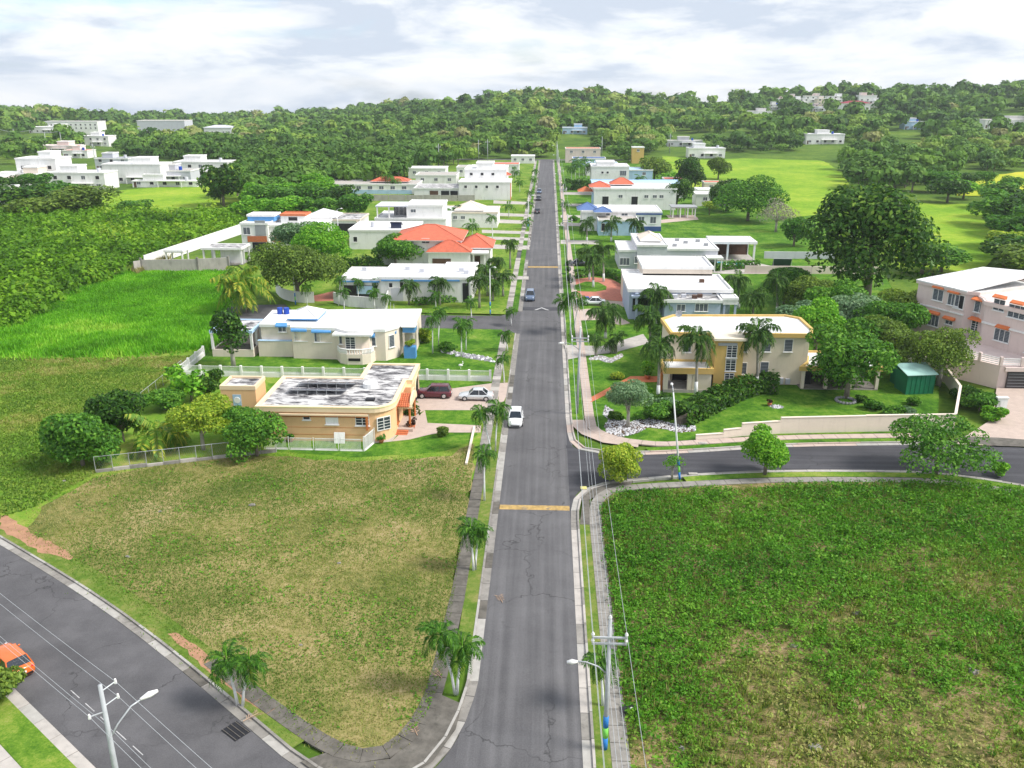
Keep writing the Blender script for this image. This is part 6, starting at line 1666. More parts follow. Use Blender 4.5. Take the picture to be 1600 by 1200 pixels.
SH = [(1040, 640, 1.6, 1.6, 'silver', 'grey green shrub under the porch palms'), (1020, 655, 1.5, 1.9, 'mid', 'leafy shrub in the middle of the white pebble bed'), (1048, 650, 1.6, 1.5, 'mid', 'leafy shrub at the right of the white pebble bed'),
      (1005, 617, 1.2, 1.4, 'bright', 'light shrub at the terracotta path end'), (1030, 632, 1.4, 1.5, 'dark', 'dark shrub below the left porch palm'), (965, 592, 1.1, 0.9, 'yellow', 'round yellow shrub on the terracotta path'),
      (1012, 585, 1.8, 1.0, 'bright', 'leafy potted shrub at the mustard porch'), (960, 655, 0.8, 1.1, 'dark', 'low dark shrub at the left of the white pebble bed'), (1075, 640, 1.2, 1.3, 'dark', 'dark shrub under the second porch palm'),
      (1365, 640, 1.1, 1.3, 'mid', 'strap leaved shrub on the lawn before the shed'), (1395, 650, 1.2, 1.4, 'mid', 'second strap leaved shrub before the shed'), (1420, 652, 1.0, 0.9, 'silver', 'small spiky shrub near the cream wall'), (1425, 632, 0.9, 1.0, 'mid', 'low shrub at the shed corner'),
      (1530, 640, 2.2, 2.4, 'mid', 'big leafy shrub by the pink house driveway'), (1510, 625, 2.0, 1.9, 'dark', 'dark shrub behind the cream wall end'), (1550, 655, 1.6, 1.6, 'bright', 'bright shrub at the driveway edge'), (1428, 545, 1.6, 1.6, 'dark', 'dark shrub at the foot of the pink house'),
      (660, 535, 2.2, 1.8, 'yellow', 'croton shrub behind the blue planter'), (700, 548, 1.3, 1.4, 'mid', 'low shrub by the stone line'), (1345, 628, 0.7, 0.8, 'dark', 'little shrub in the round stone ring'),
      (-6, 1098, 2.0, 1.7, 'olive', 'olive bush beside the orange car'), (1560, 742, 1.3, 0.9, 'bright', 'young bright sapling near the right edge of the verge'), (692, 682, 1.3, 0.8, 'grey' if False else 'olive', 'thin bare shrub on the peach house lawn'), 
      (345, 372, 2.0, 1.6, 'mid', 'bush behind the small white pavilion'), (888, 415, 1.2, 0.7, 'dark', 'first dark conical shrub on the right verge'), (887, 428, 1.6, 0.7, 'dark', 'second dark conical shrub on the right verge'), (889, 442, 1.8, 0.75, 'dark', 'third dark conical shrub on the right verge'), (897, 345, 1.6, 1.4, 'mid', 'round shrub on the far right lawn')]
for bx, by, h_, r_, kd, lab in SH:
    b_ = G(bx, by); shrub('shrub', lab, 'shrub', (b_[0], b_[1], 0), h_, r_, kd, leaf=0.18 if r_ < 1.2 else 0.24)
# beds
bed = [(942, 648), (946, 634), (958, 640), (966, 652), (985, 660), (1008, 652), (1030, 657), (1060, 664), (1088, 666), (1086, 674), (1060, 676), (1040, 671), (1012, 668), (996, 677), (970, 683), (948, 676), (944, 664), (952, 656)]
sheet('planting_bed', bed, 0.02, SOIL, label='curving bed of white pebbles with dark edging')
BW = [G(*p) for p in bed]
def inpoly(x, y, P):
    c = False; j = len(P) - 1
    for i in range(len(P)):
        if ((P[i][1] > y) != (P[j][1] > y)) and (x < (P[j][0] - P[i][0]) * (y - P[i][1]) / (P[j][1] - P[i][1]) + P[i][0]):
            c = not c
        j = i
    return c
def inpoly_np(x, y, P):
    c = np.zeros(len(x), bool); j = len(P) - 1
    for i in range(len(P)):
        dy_ = (P[j][1] - P[i][1]) or 1e-9
        c ^= ((P[i][1] > y) != (P[j][1] > y)) & (x < (P[j][0] - P[i][0]) * (y - P[i][1]) / dy_ + P[i][0])
        j = i
    return c
def pebbles(name, label, P, n, size, mats):
    b = MB(); rnd = random.Random(n)
    x0, x1 = min(p[0] for p in P), max(p[0] for p in P); y0, y1 = min(p[1] for p in P), max(p[1] for p in P)
    k = 0
    while k < n:
        x, y = rnd.uniform(x0, x1), rnd.uniform(y0, y1)
        if inpoly(x, y, P):
            s_ = size * rnd.uniform(0.5, 1.3); z = 0.02
            a = rnd.random() * 3; c, s2 = math.cos(a) * s_, math.sin(a) * s_
            q = len(b.v)
            b.v += [(x - c, y - s2, z), (x + s2, y - c, z), (x + c, y + s2, z), (x - s2, y + c, z), (x, y, z + s_ * 0.8)]
            m_ = rnd.randrange(len(mats))
            for f in ((0, 1, 4), (1, 2, 4), (2, 3, 4), (3, 0, 4)):
                b.f.append(tuple(q + i for i in f)); b.m.append(m_)
            k += 1
    o = b.build(name, mats); o['kind'] = 'stuff'; o['label'] = label
    return o
pebbles('pebbles', 'white pebbles covering the curving bed', BW, 1300, 0.13, [PEBBLE, PEBBLE_D, PEBBLE])
RB = [(560 + 130, 545), (720, 552), (770, 560), (772, 566), (720, 558), (690, 550)]
pebbles('stones', 'rough grey stones in a line on the cream house lawn', [G(*p) for p in RB], 260, 0.28, [PEBBLE, PEBBLE_D, PEBBLE_D])
pb = [(921, 559), (940, 555), (955, 560), (972, 552), (973, 558), (955, 567), (945, 566), (935, 562), (921, 563)]
sheet('planting_bed', pb, 0.02, PEBBLE_D, label='pale stone edged bed around three short palms')
pebbles('stones', 'pale stones round the three short palms', [G(*p) for p in pb], 180, 0.16, [PEBBLE, CONC_L])
pe = [G(1200, 633), G(1222, 634), G(1224, 638), G(1208, 638)]
pebbles('stones', 'small pale stone bed on the mustard house lawn', pe, 90, 0.16, [PEBBLE, PEBBLE_D])
ri = MB()
c0 = G(1321, 627)
for k in range(18):
    a = 2 * math.pi * k / 18
    ri.ball((c0[0] + 1.15 * math.cos(a), c0[1] + 1.15 * math.sin(a), 0.12), 0.22, 6, 4, jit=0.2)
tag(ri.build('stone_ring', PEBBLE_D), 'ring of grey stones under the dense carport tree', 'stone ring')

# ---- stuff: grasses, weeds, vines ------------------------------------------------------
def scatter(rng, P, n):
    x0, x1 = min(p[0] for p in P), max(p[0] for p in P); y0, y1 = min(p[1] for p in P), max(p[1] for p in P)
    xs, ys = [], []
    got = 0
    while got < n:
        x = rng.uniform(x0, x1, n); y = rng.uniform(y0, y1, n)
        k = inpoly_np(x, y, P); xs.append(x[k]); ys.append(y[k]); got += k.sum()
    return np.concatenate(xs)[:n], np.concatenate(ys)[:n]
def vnoise(x, y, s, seed=0):
    """smooth value noise 0..1"""
    r_ = np.random.default_rng(seed).random((64, 64))
    u, v = x / s, y / s
    i, j = np.floor(u).astype(int), np.floor(v).astype(int); fu, fv = u - i, v - j
    fu = fu * fu * (3 - 2 * fu); fv = fv * fv * (3 - 2 * fv)
    g = lambda a, b: r_[a % 64, b % 64]
    return (g(i, j) * (1 - fu) + g(i + 1, j) * fu) * (1 - fv) + (g(i, j + 1) * (1 - fu) + g(i + 1, j + 1) * fu) * fv
def fbm(x, y, s, seed=0):
    return (vnoise(x, y, s, seed) + 0.5 * vnoise(x, y, s / 2.1, seed + 1) + 0.25 * vnoise(x, y, s / 4.3, seed + 2)) / 1.75
def edge_dist(x, y, P):
    d = np.full(x.shape, 1e9)
    for i in range(len(P)):
        ax_, ay_ = P[i - 1]; bx_, by_ = P[i]
        vx, vy = bx_ - ax_, by_ - ay_; t = np.clip(((x - ax_) * vx + (y - ay_) * vy) / (vx * vx + vy * vy), 0, 1)
        d = np.minimum(d, np.hypot(x - ax_ - t * vx, y - ay_ - t * vy))
    return d
def stuff(o, label):
    o['kind'] = 'stuff'; o['label'] = label; return o
rng = np.random.default_rng(3)
# overgrown lot on the right: clumps of broad weeds over the soil
WP = [(5.4, 36), (5.4, 73.5), (8, 76.9), (14, 77.1), (22, 78.2), (32, 79.5), (42, 79.9), (50, 77.5), (58, 73), (58, 50), (40, 36)]
nc = 34000
x, y = scatter(rng, WP, nc)
dn = fbm(x, y, 7.0, 5) + 0.12 * (y - 55) / 20 + 0.10 * np.clip((x - 14) / -8, 0, 1) - 0.08 * np.clip((47 - y) / 8, 0, 1)
keep = rng.random(nc) < np.clip((dn - 0.20) * 3.0, 0.34, 1.0)
x, y, dn = x[keep], y[keep], dn[keep]
per = 8
hgt = 0.20 + 1.05 * np.clip(fbm(x, y, 4.0, 9) - 0.25, 0, 1)
X = np.repeat(x, per) + rng.normal(0, 0.17, len(x) * per); Y = np.repeat(y, per) + rng.normal(0, 0.17, len(x) * per)
Z = np.abs(rng.random(len(X)) ** 0.7) * np.repeat(hgt, per)
N = np.stack([rng.normal(0, 0.5, len(X)), rng.normal(0, 0.5, len(X)), np.ones(len(X))], 1)
tn = 1.08 - 1.35 * np.repeat(dn, per) + rng.normal(0, 0.07, len(X)) + 0.1 * np.repeat(rng.random(len(x)), per)
V = leaves(np.stack([X, Y, Z + 0.03], 1), N, 0.105, rng, 0.55, 0.5, 0.6)
stuff(link('weeds', np_mesh('weeds', V, quad_idx(len(X)), WEED, np.repeat(np.clip(tn, 0, 1), 4))), 'dense low weeds covering the right vacant lot')
# taller bushy weeds standing out of the low ones
x, y = scatter(rng, WP, 900); k = fbm(x, y, 9.0, 15) + 0.25 * (x < 9) > 0.47; x, y = x[k], y[k]
pk = 40; sz = rng.uniform(0.25, 0.65, len(x)); S_ = np.repeat(sz, pk)
X = np.repeat(x, pk) + rng.normal(0, 0.55, len(S_)) * S_; Y = np.repeat(y, pk) + rng.normal(0, 0.55, len(S_)) * S_; Z = 0.1 + rng.random(len(S_)) * S_ * 1.7
N = np.stack([rng.normal(0, 0.5, len(X)), rng.normal(0, 0.5, len(X)), np.ones(len(X))], 1)
V = leaves(np.stack([X, Y, Z], 1), N, 0.12, rng, 0.5, 0.5, 0.6)
stuff(link('weeds', np_mesh('weeds', V, quad_idx(len(X)), WEED, np.repeat(np.clip(np.repeat(rng.uniform(0.05, 0.62, len(x)), pk), 0, 1), 4))), 'taller bushy weeds in the right vacant lot')
# taller grass clumps in the weeds
nb = 9000
x, y = scatter(rng, WP, nb); k = fbm(x, y, 6.0, 21) > 0.42; x, y = x[k], y[k]
def blades(x, y, h, wd, rng, lean=0.5):
    n = len(x); a = rng.random(n) * 6.283; ln = rng.random(n) * lean
    h = h * (0.6 + 0.8 * rng.random(n))
    dxv = np.cos(a) * ln * h; dyv = np.sin(a) * ln * h
    px_, py_ = -np.sin(a) * wd, np.cos(a) * wd
    z0 = np.zeros(n)
    return np.stack([np.stack([x - px_, y - py_, z0], 1), np.stack([x + px_, y + py_, z0], 1), np.stack([x + dxv * 0.6 + px_ * 0.7, y + dyv * 0.6 + py_ * 0.7, h * 0.7], 1), np.stack([x + dxv, y + dyv, h], 1)], 1).reshape(-1, 3)
xx = np.repeat(x, 4) + rng.normal(0, 0.08, len(x) * 4); yy = np.repeat(y, 4) + rng.normal(0, 0.08, len(x) * 4)
V = blades(xx, yy, 0.55, 0.035, rng, 0.8)
stuff(link('tall_grass', np_mesh('tall_grass', V, quad_idx(len(xx)), BLADE, np.repeat(np.clip(rng.normal(0.5, 0.25, len(xx)), 0, 1), 4))), 'dry grass tufts among the weeds')
# dry mown lot on the left: short tufts
DP = [G(*p) for p in dry]
nb = 95000
x, y = scatter(rng, DP, nb)
t_ = 0.36 + 2.1 * (fbm(x, y, 9.0, 31) - 0.5) + 0.9 * (fbm(x, y, 1.8, 37) - 0.5)
k = rng.random(nb) < np.clip(1.15 - 0.6 * t_, 0.35, 1); x, y, t_ = x[k], y[k], t_[k]
edm = np.clip(1 - edge_dist(x, y, DP) / 4.0, 0, 1); x = x + rng.normal(0, 0.9, len(x)) * edm * (x < -9); y = y + rng.normal(0, 0.9, len(x)) * edm * (x < -9)
V = blades(x, y, 0.11, 0.032, rng, 1.3)
stuff(link('grass', np_mesh('grass', V, quad_idx(len(x)), BLADE, np.repeat(np.clip(t_ + rng.normal(0, 0.12, len(x)), 0, 1), 4))), 'short dry grass tufts on the left vacant lot')
# broad low weeds in the same lot
nb = 16000
x, y = scatter(rng, DP, nb); k = fbm(x, y, 3.0, 41) > 0.56; x, y = x[k], y[k]
N = np.stack([rng.normal(0, 0.4, len(x)), rng.normal(0, 0.4, len(x)), np.ones(len(x))], 1)
V = leaves(np.stack([x, y, 0.05 + 0.06 * rng.random(len(x))], 1), N, 0.10, rng, 0.4)
stuff(link('weeds', np_mesh('weeds', V, quad_idx(len(x)), WEED, np.repeat(np.clip(rng.normal(0.45, 0.15, len(x)), 0, 1), 4))), 'low green weeds in the left vacant lot')
# meadow tufts further left
MP = [G(0, 810), G(0, 560), G(150, 560), G(320, 555), G(270, 590), G(215, 640), G(150, 740), G(60, 790)]
nb = 36000
x, y = scatter(rng, MP, nb)
t_ = 0.24 + 1.9 * (fbm(x, y, 9.0, 51) - 0.5) + 1.0 * (fbm(x, y, 2.2, 53) - 0.5)
V = blades(x, y, 0.17, 0.07, rng, 1.3)
stuff(link('grass', np_mesh('grass', V, quad_idx(nb), BLADE, np.repeat(np.clip(t_ + rng.normal(0, 0.1, nb), 0, 1), 4))), 'tufted meadow grass left of the peach house')
# lush tall grass
TP = [G(-40, 556), G(-40, 505), G(60, 470), G(150, 430), G(200, 424), G(350, 425), G(354, 470), G(335, 543), G(180, 556)]
nb = 80000
x, y = scatter(rng, TP, nb)
edm = np.clip(1 - edge_dist(x, y, TP) / 5.0, 0, 1); x = x + rng.normal(0, 1.3, nb) * edm; y = y + rng.normal(0, 1.3, nb) * edm
hh = 0.25 + 0.9 * fbm(x, y, 6.0, 61) * np.clip((150 - y) / 20, 0.3, 1)
V = blades(x, y, hh, 0.10, rng, 0.9)
stuff(link('tall_grass', np_mesh('tall_grass', V, quad_idx(nb), TALLG, np.repeat(np.clip(0.5 + 1.6 * (fbm(x, y, 7.0, 63) - 0.5) + rng.normal(0, 0.12, nb), 0, 1), 4))), 'lush bright tall grass left of the cul-de-sac')
# vine thicket: mounded leaf surface
VP = [G(-120, 520), G(-120, 330), G(0, 335), G(110, 338), G(200, 336), G(260, 342), G(330, 340), G(385, 348), G(330, 372), G(260, 395), G(205, 420), G(190, 432), G(140, 445), G(95, 465), G(60, 490), G(0, 520)]
x, y = scatter(rng, VP, 2300)
ed = edge_dist(x, y, VP); big = vnoise(x, y, 22.0, 71)
rb2 = np.where(rng.random(len(x)) < 0.12, rng.uniform(2.6, 4.2, len(x)), rng.uniform(1.2, 2.6, len(x)))
hb2 = rb2 * rng.uniform(0.75, 1.35, len(x)) + 0.6
gl = 2.4 * big * np.clip(ed / 10.0, 0, 1)
pern = 62
d = rng.normal(0, 1, (len(x) * pern, 3)); d[:, 2] = np.abs(d[:, 2]); d /= np.linalg.norm(d, axis=1)[:, None]
rr = np.repeat(rb2, pern); hh = np.repeat(hb2, pern)
jit = 0.82 + 0.30 * rng.random(len(rr))
Pv = np.stack([np.repeat(x, pern) + d[:, 0] * rr * jit, np.repeat(y, pern) + d[:, 1] * rr * jit, np.repeat(gl, pern) + d[:, 2] * hh * jit], 1)
V = leaves(Pv, d + np.array([0, 0, 0.25]), np.clip(rr * 0.17, 0.22, 0.5), rng, 0.4, 0.62)
tb = 0.42 + 1.1 * (fbm(x, y, 18.0, 81) - 0.5) + rng.normal(0, 0.2, len(x))
stuff(link('vine_thicket', np_mesh('vine_thicket', V, quad_idx(len(Pv)), VINE, np.repeat(np.clip(np.repeat(tb, pern), 0, 1), 4))), 'mass of bright vine covered bushes on the left')
xs = np.arange(min(p[0] for p in VP), max(p[0] for p in VP), 3.0); ys = np.arange(min(p[1] for p in VP), max(p[1] for p in VP), 3.0)
Xg, Yg = np.meshgrid(xs, ys); ins = inpoly_np(Xg.ravel(), Yg.ravel(), VP).reshape(Xg.shape)
Zg = np.where(ins, 2.4 * vnoise(Xg, Yg, 22.0, 71) * np.clip(edge_dist(Xg, Yg, VP) / 10.0, 0, 1) + 0.05, -0.4)
ii = np.arange(Xg.size).reshape(Xg.shape)
qk = (ins[:-1, :-1] | ins[1:, 1:]).ravel()
Q = np.stack([ii[:-1, :-1].ravel(), ii[:-1, 1:].ravel(), ii[1:, 1:].ravel(), ii[1:, :-1].ravel()], 1)[qk]
struct(link('thicket_floor', np_mesh('thicket_floor', np.stack([Xg.ravel(), Yg.ravel(), Zg.ravel()], 1), Q, WOODFLOOR)), 'leafy ground under the vine covered bushes')
# straw-coloured scrub along the white boundary wall
b_ = [G(205, 425), G(260, 398), G(300, 378), G(310, 382), G(260, 408), G(215, 430)]
x, y = scatter(rng, b_, 2500); V = blades(x, y, 1.1, 0.12, rng, 0.8)
stuff(link('dry_scrub', np_mesh('dry_scrub', V, quad_idx(2500), BLADE, np.ones(10000))), 'straw coloured scrub beside the white boundary wall')
# ================================================================== VEHICLES
def car(label, loc, heading, paint, L=4.4, Wd=1.76, Hh=1.45, kind='sedan', group=None, name='car'):
    """car > body, glass, roof, doors' glass, lamps, wheels (> tyre, rim). local +X = front"""
    t = thing(name, label, 'car', (loc[0], loc[1], loc[2] if len(loc) > 2 else 0.0), heading, group)
    hw = Wd / 2
    belt = 0.58 * Hh if kind != 'suv' else 0.60 * Hh
    hood = {'sedan': 0.52, 'hatch': 0.55, 'suv': 0.58}[kind] * Hh
    tail = {'sedan': 0.62, 'hatch': 0.62, 'suv': 0.62}[kind] * Hh
    xs = [-L / 2, -L / 2 + 0.10, -L / 2 + 0.45, -L * 0.18, L * 0.12, L * 0.24, L / 2 - 0.45, L / 2 - 0.12, L / 2]
    wd = [0.80, 0.93, 0.99, 1.0, 1.0, 0.99, 0.96, 0.88, 0.72]
    zt = [tail * 0.82, tail * 0.97, tail, belt, belt, belt * 0.99, hood * 0.95, hood * 0.86, hood * 0.68]
    b = MB(); n = 9; rows = []
    for x, wv, z in zip(xs, wd, zt):
        k = hw * wv
        prof = [(k * 0.86, 0.20), (k * 0.98, 0.32), (k, 0.5 * z + 0.12), (k * 0.97, z * 0.93), (k * 0.84, z), (0, z + 0.035)]
        row = [(x, p[0], p[1]) for p in prof] + [(x, -p[0], p[1]) for p in prof[-2::-1]]
        i0 = len(b.v); b.v += row; rows.append((i0, len(row)))
    for (a, m_), (c, _) in zip(rows[:-1], rows[1:]):
        for k in range(m_ - 1):
            b.f.append((a + k, c + k, c + k + 1, a + k + 1)); b.m.append(0)
        b.f.append((a + m_ - 1, c + m_ - 1, c, a)); b.m.append(0)
    b.f.append(tuple(rows[0][0] + k for k in range(rows[0][1]))); b.m.append(0)
    b.f.append(tuple(rows[-1][0] + k for k in range(rows[-1][1]))[::-1]); b.m.append(0)
    b.build('body', paint, t, True)
    # greenhouse
    if kind == 'sedan':
        lo = (-L * 0.36, L * 0.21); hi = (-L * 0.20, L * 0.055)
    elif kind == 'hatch':
        lo = (-L * 0.43, L * 0.22); hi = (-L * 0.33, L * 0.06)
    else:
        lo = (-L * 0.47, L * 0.20); hi = (-L * 0.41, L * 0.05)
    wl0, wl1 = hw * 0.90, hw * 0.72
    z0, z1 = belt - 0.02, Hh
    A = [(lo[0], wl0, z0), (lo[1], wl0, z0), (lo[1], -wl0, z0), (lo[0], -wl0, z0)]
    B = [(hi[0], wl1, z1 - 0.03), (hi[1], wl1, z1 - 0.03), (hi[1], -wl1, z1 - 0.03), (hi[0], -wl1, z1 - 0.03)]
    def bow(p, q):     # glass panel between lower edge p and upper edge q
        return [p[0], p[1], q[1], q[0]]
    MB().poly(bow((A[1], A[2]), (B[1], B[2]))).build('windshield', CARGLASS, t)
    MB().poly(bow((A[3], A[0]), (B[3], B[0]))).build('rear_window', CARGLASS, t)
    MB().poly([A[0], B[0], B[1], A[1]]).build('side_glass', CARGLASS, t)
    MB().poly([A[2], B[2], B[1 + 1], A[2]] if False else [A[3], A[2], B[2], B[3]]).build('side_glass', CARGLASS, t)
    rf = MB(); rr_ = []
    for (xa, xb) in ((hi[0] - 0.06, hi[1] + 0.06),):
        for i in range(5):
            s_ = i / 4; x = xa + (xb - xa) * s_; zc = z1 + 0.035 * math.sin(math.pi * s_)
            i0 = len(rf.v); rf.v += [(x, wl1 + 0.02, z1 - 0.05), (x, wl1 * 0.8, zc - 0.005), (x, 0, zc + 0.01), (x, -wl1 * 0.8, zc - 0.005), (x, -wl1 - 0.02, z1 - 0.05)]; rr_.append(i0)
        for a, c in zip(rr_[:-1], rr_[1:]):
            for k in range(4):
                rf.f.append((a + k, c + k, c + k + 1, a + k + 1)); rf.m.append(0)
    rf.build('roof', paint, t, True)
    pl = MB()
    for s_ in (1, -1):
        for p, q in ((A[0], B[0]), (A[1], B[1])):
            pl.tube([(p[0], p[1] * s_, p[2]), (q[0], q[1] * s_, q[2])], 0.045, 4)
        m0 = ((A[0][0] + A[1][0]) / 2 - 0.1, A[0][1] * s_, z0); m1 = ((B[0][0] + B[1][0]) / 2 - 0.1, B[0][1] * s_, z1 - 0.03)
        pl.tube([m0, m1], 0.035, 4)
    pl.build('pillars', paint, t)
    # lamps, bumpers, plate, mirrors
    for s_ in (1, -1):
        MB().ball((L / 2 - 0.20, s_ * hw * 0.66, hood * 0.78), 0.17, 7, 5, (1.0, 1.0, 0.55)).build('headlight', LAMPCLEAR, t, True)
        MB().ball((-L / 2 + 0.10, s_ * hw * 0.70, tail * 0.80), 0.16, 7, 5, (0.7, 1.0, 0.8)).build('tail_light', LAMPRED, t, True)
        MB().ball((L * 0.17, s_ * (hw + 0.09), belt + 0.06), 0.10, 6, 4, (0.7, 1.0, 0.7)).build('mirror', paint, t, True)
    MB().box(L / 2 - 0.08, L / 2 + 0.02, -hw * 0.6, hw * 0.6, 0.26, 0.42).build('grille', BLACKPLASTIC, t)
    MB().box(-L / 2 - 0.02, -L / 2 + 0.1, -hw * 0.7, hw * 0.7, 0.24, 0.40).build('rear_bumper', BLACKPLASTIC, t)
    MB().box(-L / 2 - 0.03, -L / 2 + 0.04, -0.24, 0.24, tail * 0.55, tail * 0.55 + 0.14).build('number_plate', WHITE, t)
    for sx in (1, -1):
        for s_ in (1, -1):
            r_ = 0.33 if kind != 'suv' else 0.37
            wh = thing('wheel', '', '', (sx * L * 0.305, s_ * (hw - 0.10), r_)); wh.parent = t
            del wh['label']; del wh['category']
            bpy.data.objects.remove(wh)
            wo = MB().tube([(sx * L * 0.305, s_ * (hw - 0.20), r_), (sx * L * 0.305, s_ * (hw + 0.03), r_)], r_, 14).build('wheel', TYRE, t)
            MB().tube([(sx * L * 0.305, s_ * (hw + 0.01), r_), (sx * L * 0.305, s_ * (hw + 0.045), r_)], [r_ * 0.66, r_ * 0.60], 10).build('rim', RIM, wo)
    return t
def carpaint(name, c, rough=0.25, metal=0.1):
    return plain(name, c, rough, 0.03, 1.0, metal=metal, spec=0.5, coat=0.6, bstr=0.02)
P_OR = carpaint('orange_car_paint', (0.72, 0.15, 0.02)); P_WH = carpaint('white_car_paint', (0.78, 0.79, 0.80)); P_MA = carpaint('maroon_car_paint', (0.10, 0.010, 0.022)); P_SI = carpaint('silver_car_paint', (0.60, 0.62, 0.64), 0.3, 0.3); P_BL = carpaint('blue_car_paint', (0.12, 0.17, 0.27), 0.25, 0.2); P_DK = carpaint('dark_car_paint', (0.03, 0.03, 0.04))
lst = math.atan2(dN.y, dN.x)
c_ = G(14, 1030, 0.5); car('orange hatchback parked on the lower left street', (c_[0], c_[1], -0.12), lst, P_OR, 4.3, 1.8, 1.42, 'hatch')
car('white compact car parked at the left kerb', (-3.45, 95.3, -0.12), R(-90), P_WH, 4.2, 1.74, 1.48, 'hatch')
car('dark blue car with pale roof driving up the street', (-3.05, 158.0, -0.12), R(-90), P_BL, 4.5, 1.8, 1.62, 'suv')
car('maroon SUV in the peach house driveway', (-14.2, 103.4, 0.02), R(180), P_MA, 4.55, 1.85, 1.66, 'suv')
car('silver white sedan behind the maroon SUV', (-8.75, 102.7, 0.02), R(180), P_SI, 4.4, 1.76, 1.44, 'sedan')
c_ = G(839, 332); car('nearest of three dark cars parked far up on the left', (-3.2, c_[1], -0.12), R(90), P_DK, 4.4, 1.78, 1.5, 'sedan')
c_ = G(841, 312); car('middle of three dark cars parked far up on the left', (-3.2, c_[1], -0.12), R(-90), P_DK, 4.4, 1.78, 1.5, 'suv')
c_ = G(842, 301); car('farthest of three cars parked far up on the left, bluish', (-3.2, c_[1], -0.12), R(-90), P_BL, 4.4, 1.78, 1.5, 'hatch')
c_ = G(927, 476); car('white car half hidden by palms on the pink apron', (c_[0], c_[1], 0.03), R(180), P_WH, 4.4, 1.78, 1.45, 'sedan')
c_ = G(906, 415); car('dark car under the palms before the light grey bungalow', (c_[0], c_[1], 0.0), R(0), P_DK, 4.4, 1.78, 1.5, 'sedan')

# ================================================================== POLES, WIRES, LAMPS
def utility_pole(label, base, h, arm=True, lamp=None, bands=True, r=0.15, name='utility_pole', lean=(0, 0)):
    """pole > shaft, painted bands, crossarms, insulators, street lamp (> lamp arm)"""
    t = thing(name, label, 'pole', (base[0], base[1], 0))
    ax = lambda z: (lean[0] * z / h, lean[1] * z / h, z)
    MB().tube([ax(-0.2), ax(h * 0.5), ax(h)], [r, r * 0.85, r * 0.65], 9).build('shaft', POLEMAT, t, True)
    if bands:
        for z0, z1, m in ((0.0, 0.85, BLUEBAND), (0.85, 1.6, GREENBAND), (1.6, 2.4, BLUEBAND)):
            MB().tube([ax(z0 + 0.003), ax(z1)], [r * 1.06, r * 1.04], 9).build('painted_band', m, t, True)
    if arm:
        for dz in (0.15, 0.55):
            p = ax(h - 1.0 - dz)
            MB().box(-1.0 + p[0], 1.0 + p[0], -0.05 - 0.12 + p[1], 0.05 - 0.12 + p[1], p[2], p[2] + 0.11).build('crossarm', POLEMAT, t)
            for sx in (-0.95, 0.95):
                MB().tube([(sx + p[0], -0.12 + p[1], p[2] + 0.11), (sx + p[0], -0.12 + p[1], p[2] + 0.26), (sx + p[0], -0.12 + p[1], p[2] + 0.40)], [0.06, 0.11, 0.05], 7).build('insulator', WHITE, t)
        MB().tube([ax(h), ax(h + 0.16), ax(h + 0.3)], [0.06, 0.11, 0.05], 7).build('insulator', WHITE, t)
    if lamp:
        lx, ly, lz = lamp
        a = MB().tube([ax(lz), (lx * 0.3, ly * 0.3, lz + 0.55), (lx * 0.7, ly * 0.7, lz + 0.85), (lx, ly, lz + 0.85)], 0.045, 6).build('lamp_arm', STEEL, t, True)
        u = Vector((lx, ly, 0)).normalized() * 0.35
        MB().tube([(lx - u.x * 0.4, ly - u.y * 0.4, lz + 0.85), (lx + u.x * 0.5, ly + u.y * 0.5, lz + 0.83), (lx + u.x * 1.4, ly + u.y * 1.4, lz + 0.80)], [0.07, 0.16, 0.08], 8).build('lamp_head', WHITE, a, True)
    return t
utility_pole('near utility pole with crossarms and lamp on the right verge', (3.85, 42.0), 9.0, True, (-1.9, 0, 5.3), True, 0.16)
utility_pole('second utility pole on the right verge by the mustard house lawn', (3.9, 98.2), 10.6, True, (-1.9, 0, 8.0), False, 0.17, lean=(0.15, 0))
b_ = G(156, 1070, 9.6)
pz = thing('utility_pole', 'grey utility pole with curved lamp in the lower left corner', 'pole', (b_[0], b_[1], 0))
MB().tube([(0, 0, -0.2), (0, 0, 5), (0, 0, 9.6)], [0.17, 0.14, 0.10], 10).build('shaft', POLEMAT, pz, True)
perp = Vector((-dN.y, dN.x)) * -1
for z, s_, l_ in ((9.2, 1, 0.75), (8.3, 1, 0.75), (8.0, -1, 0.75)):
    MB().tube([(0, 0, z), (perp.x * l_ * s_, perp.y * l_ * s_, z + 0.15)], 0.035, 5).build('bracket', STEEL, pz)
    MB().tube([(perp.x * l_ * s_, perp.y * l_ * s_, z + 0.05), (perp.x * l_ * s_, perp.y * l_ * s_, z + 0.3)], [0.08, 0.05], 7).build('insulator', WHITE, pz)
a_ = MB().tube([(0, 0, 6.3), (perp.x * 0.5, perp.y * 0.5, 6.9), (perp.x * 1.3, perp.y * 1.3, 7.5), (perp.x * 2.0, perp.y * 2.0, 7.6)], 0.045, 6).build('lamp_arm', STEEL, pz, True)
MB().tube([(perp.x * 1.8, perp.y * 1.8, 7.6), (perp.x * 2.3, perp.y * 2.3, 7.6), (perp.x * 2.75, perp.y * 2.75, 7.55)], [0.07, 0.17, 0.09], 8).build('lamp_head', WHITE, a_, True)
PZ = (b_[0], b_[1])
for k, (bx, by, h_) in enumerate(((889, 415, 11), (884, 350, 11), (880, 312, 11), (877, 290, 11), (876, 274, 11), (875, 262, 11), (874, 255, 11))):
    g_ = G(bx, by); utility_pole('%s distant utility pole up the right side of the street' % ORD[k], (4.4, g_[1]), h_, k < 3, (-1.8, 0, 8.0) if k % 2 == 0 else None, False, 0.15)
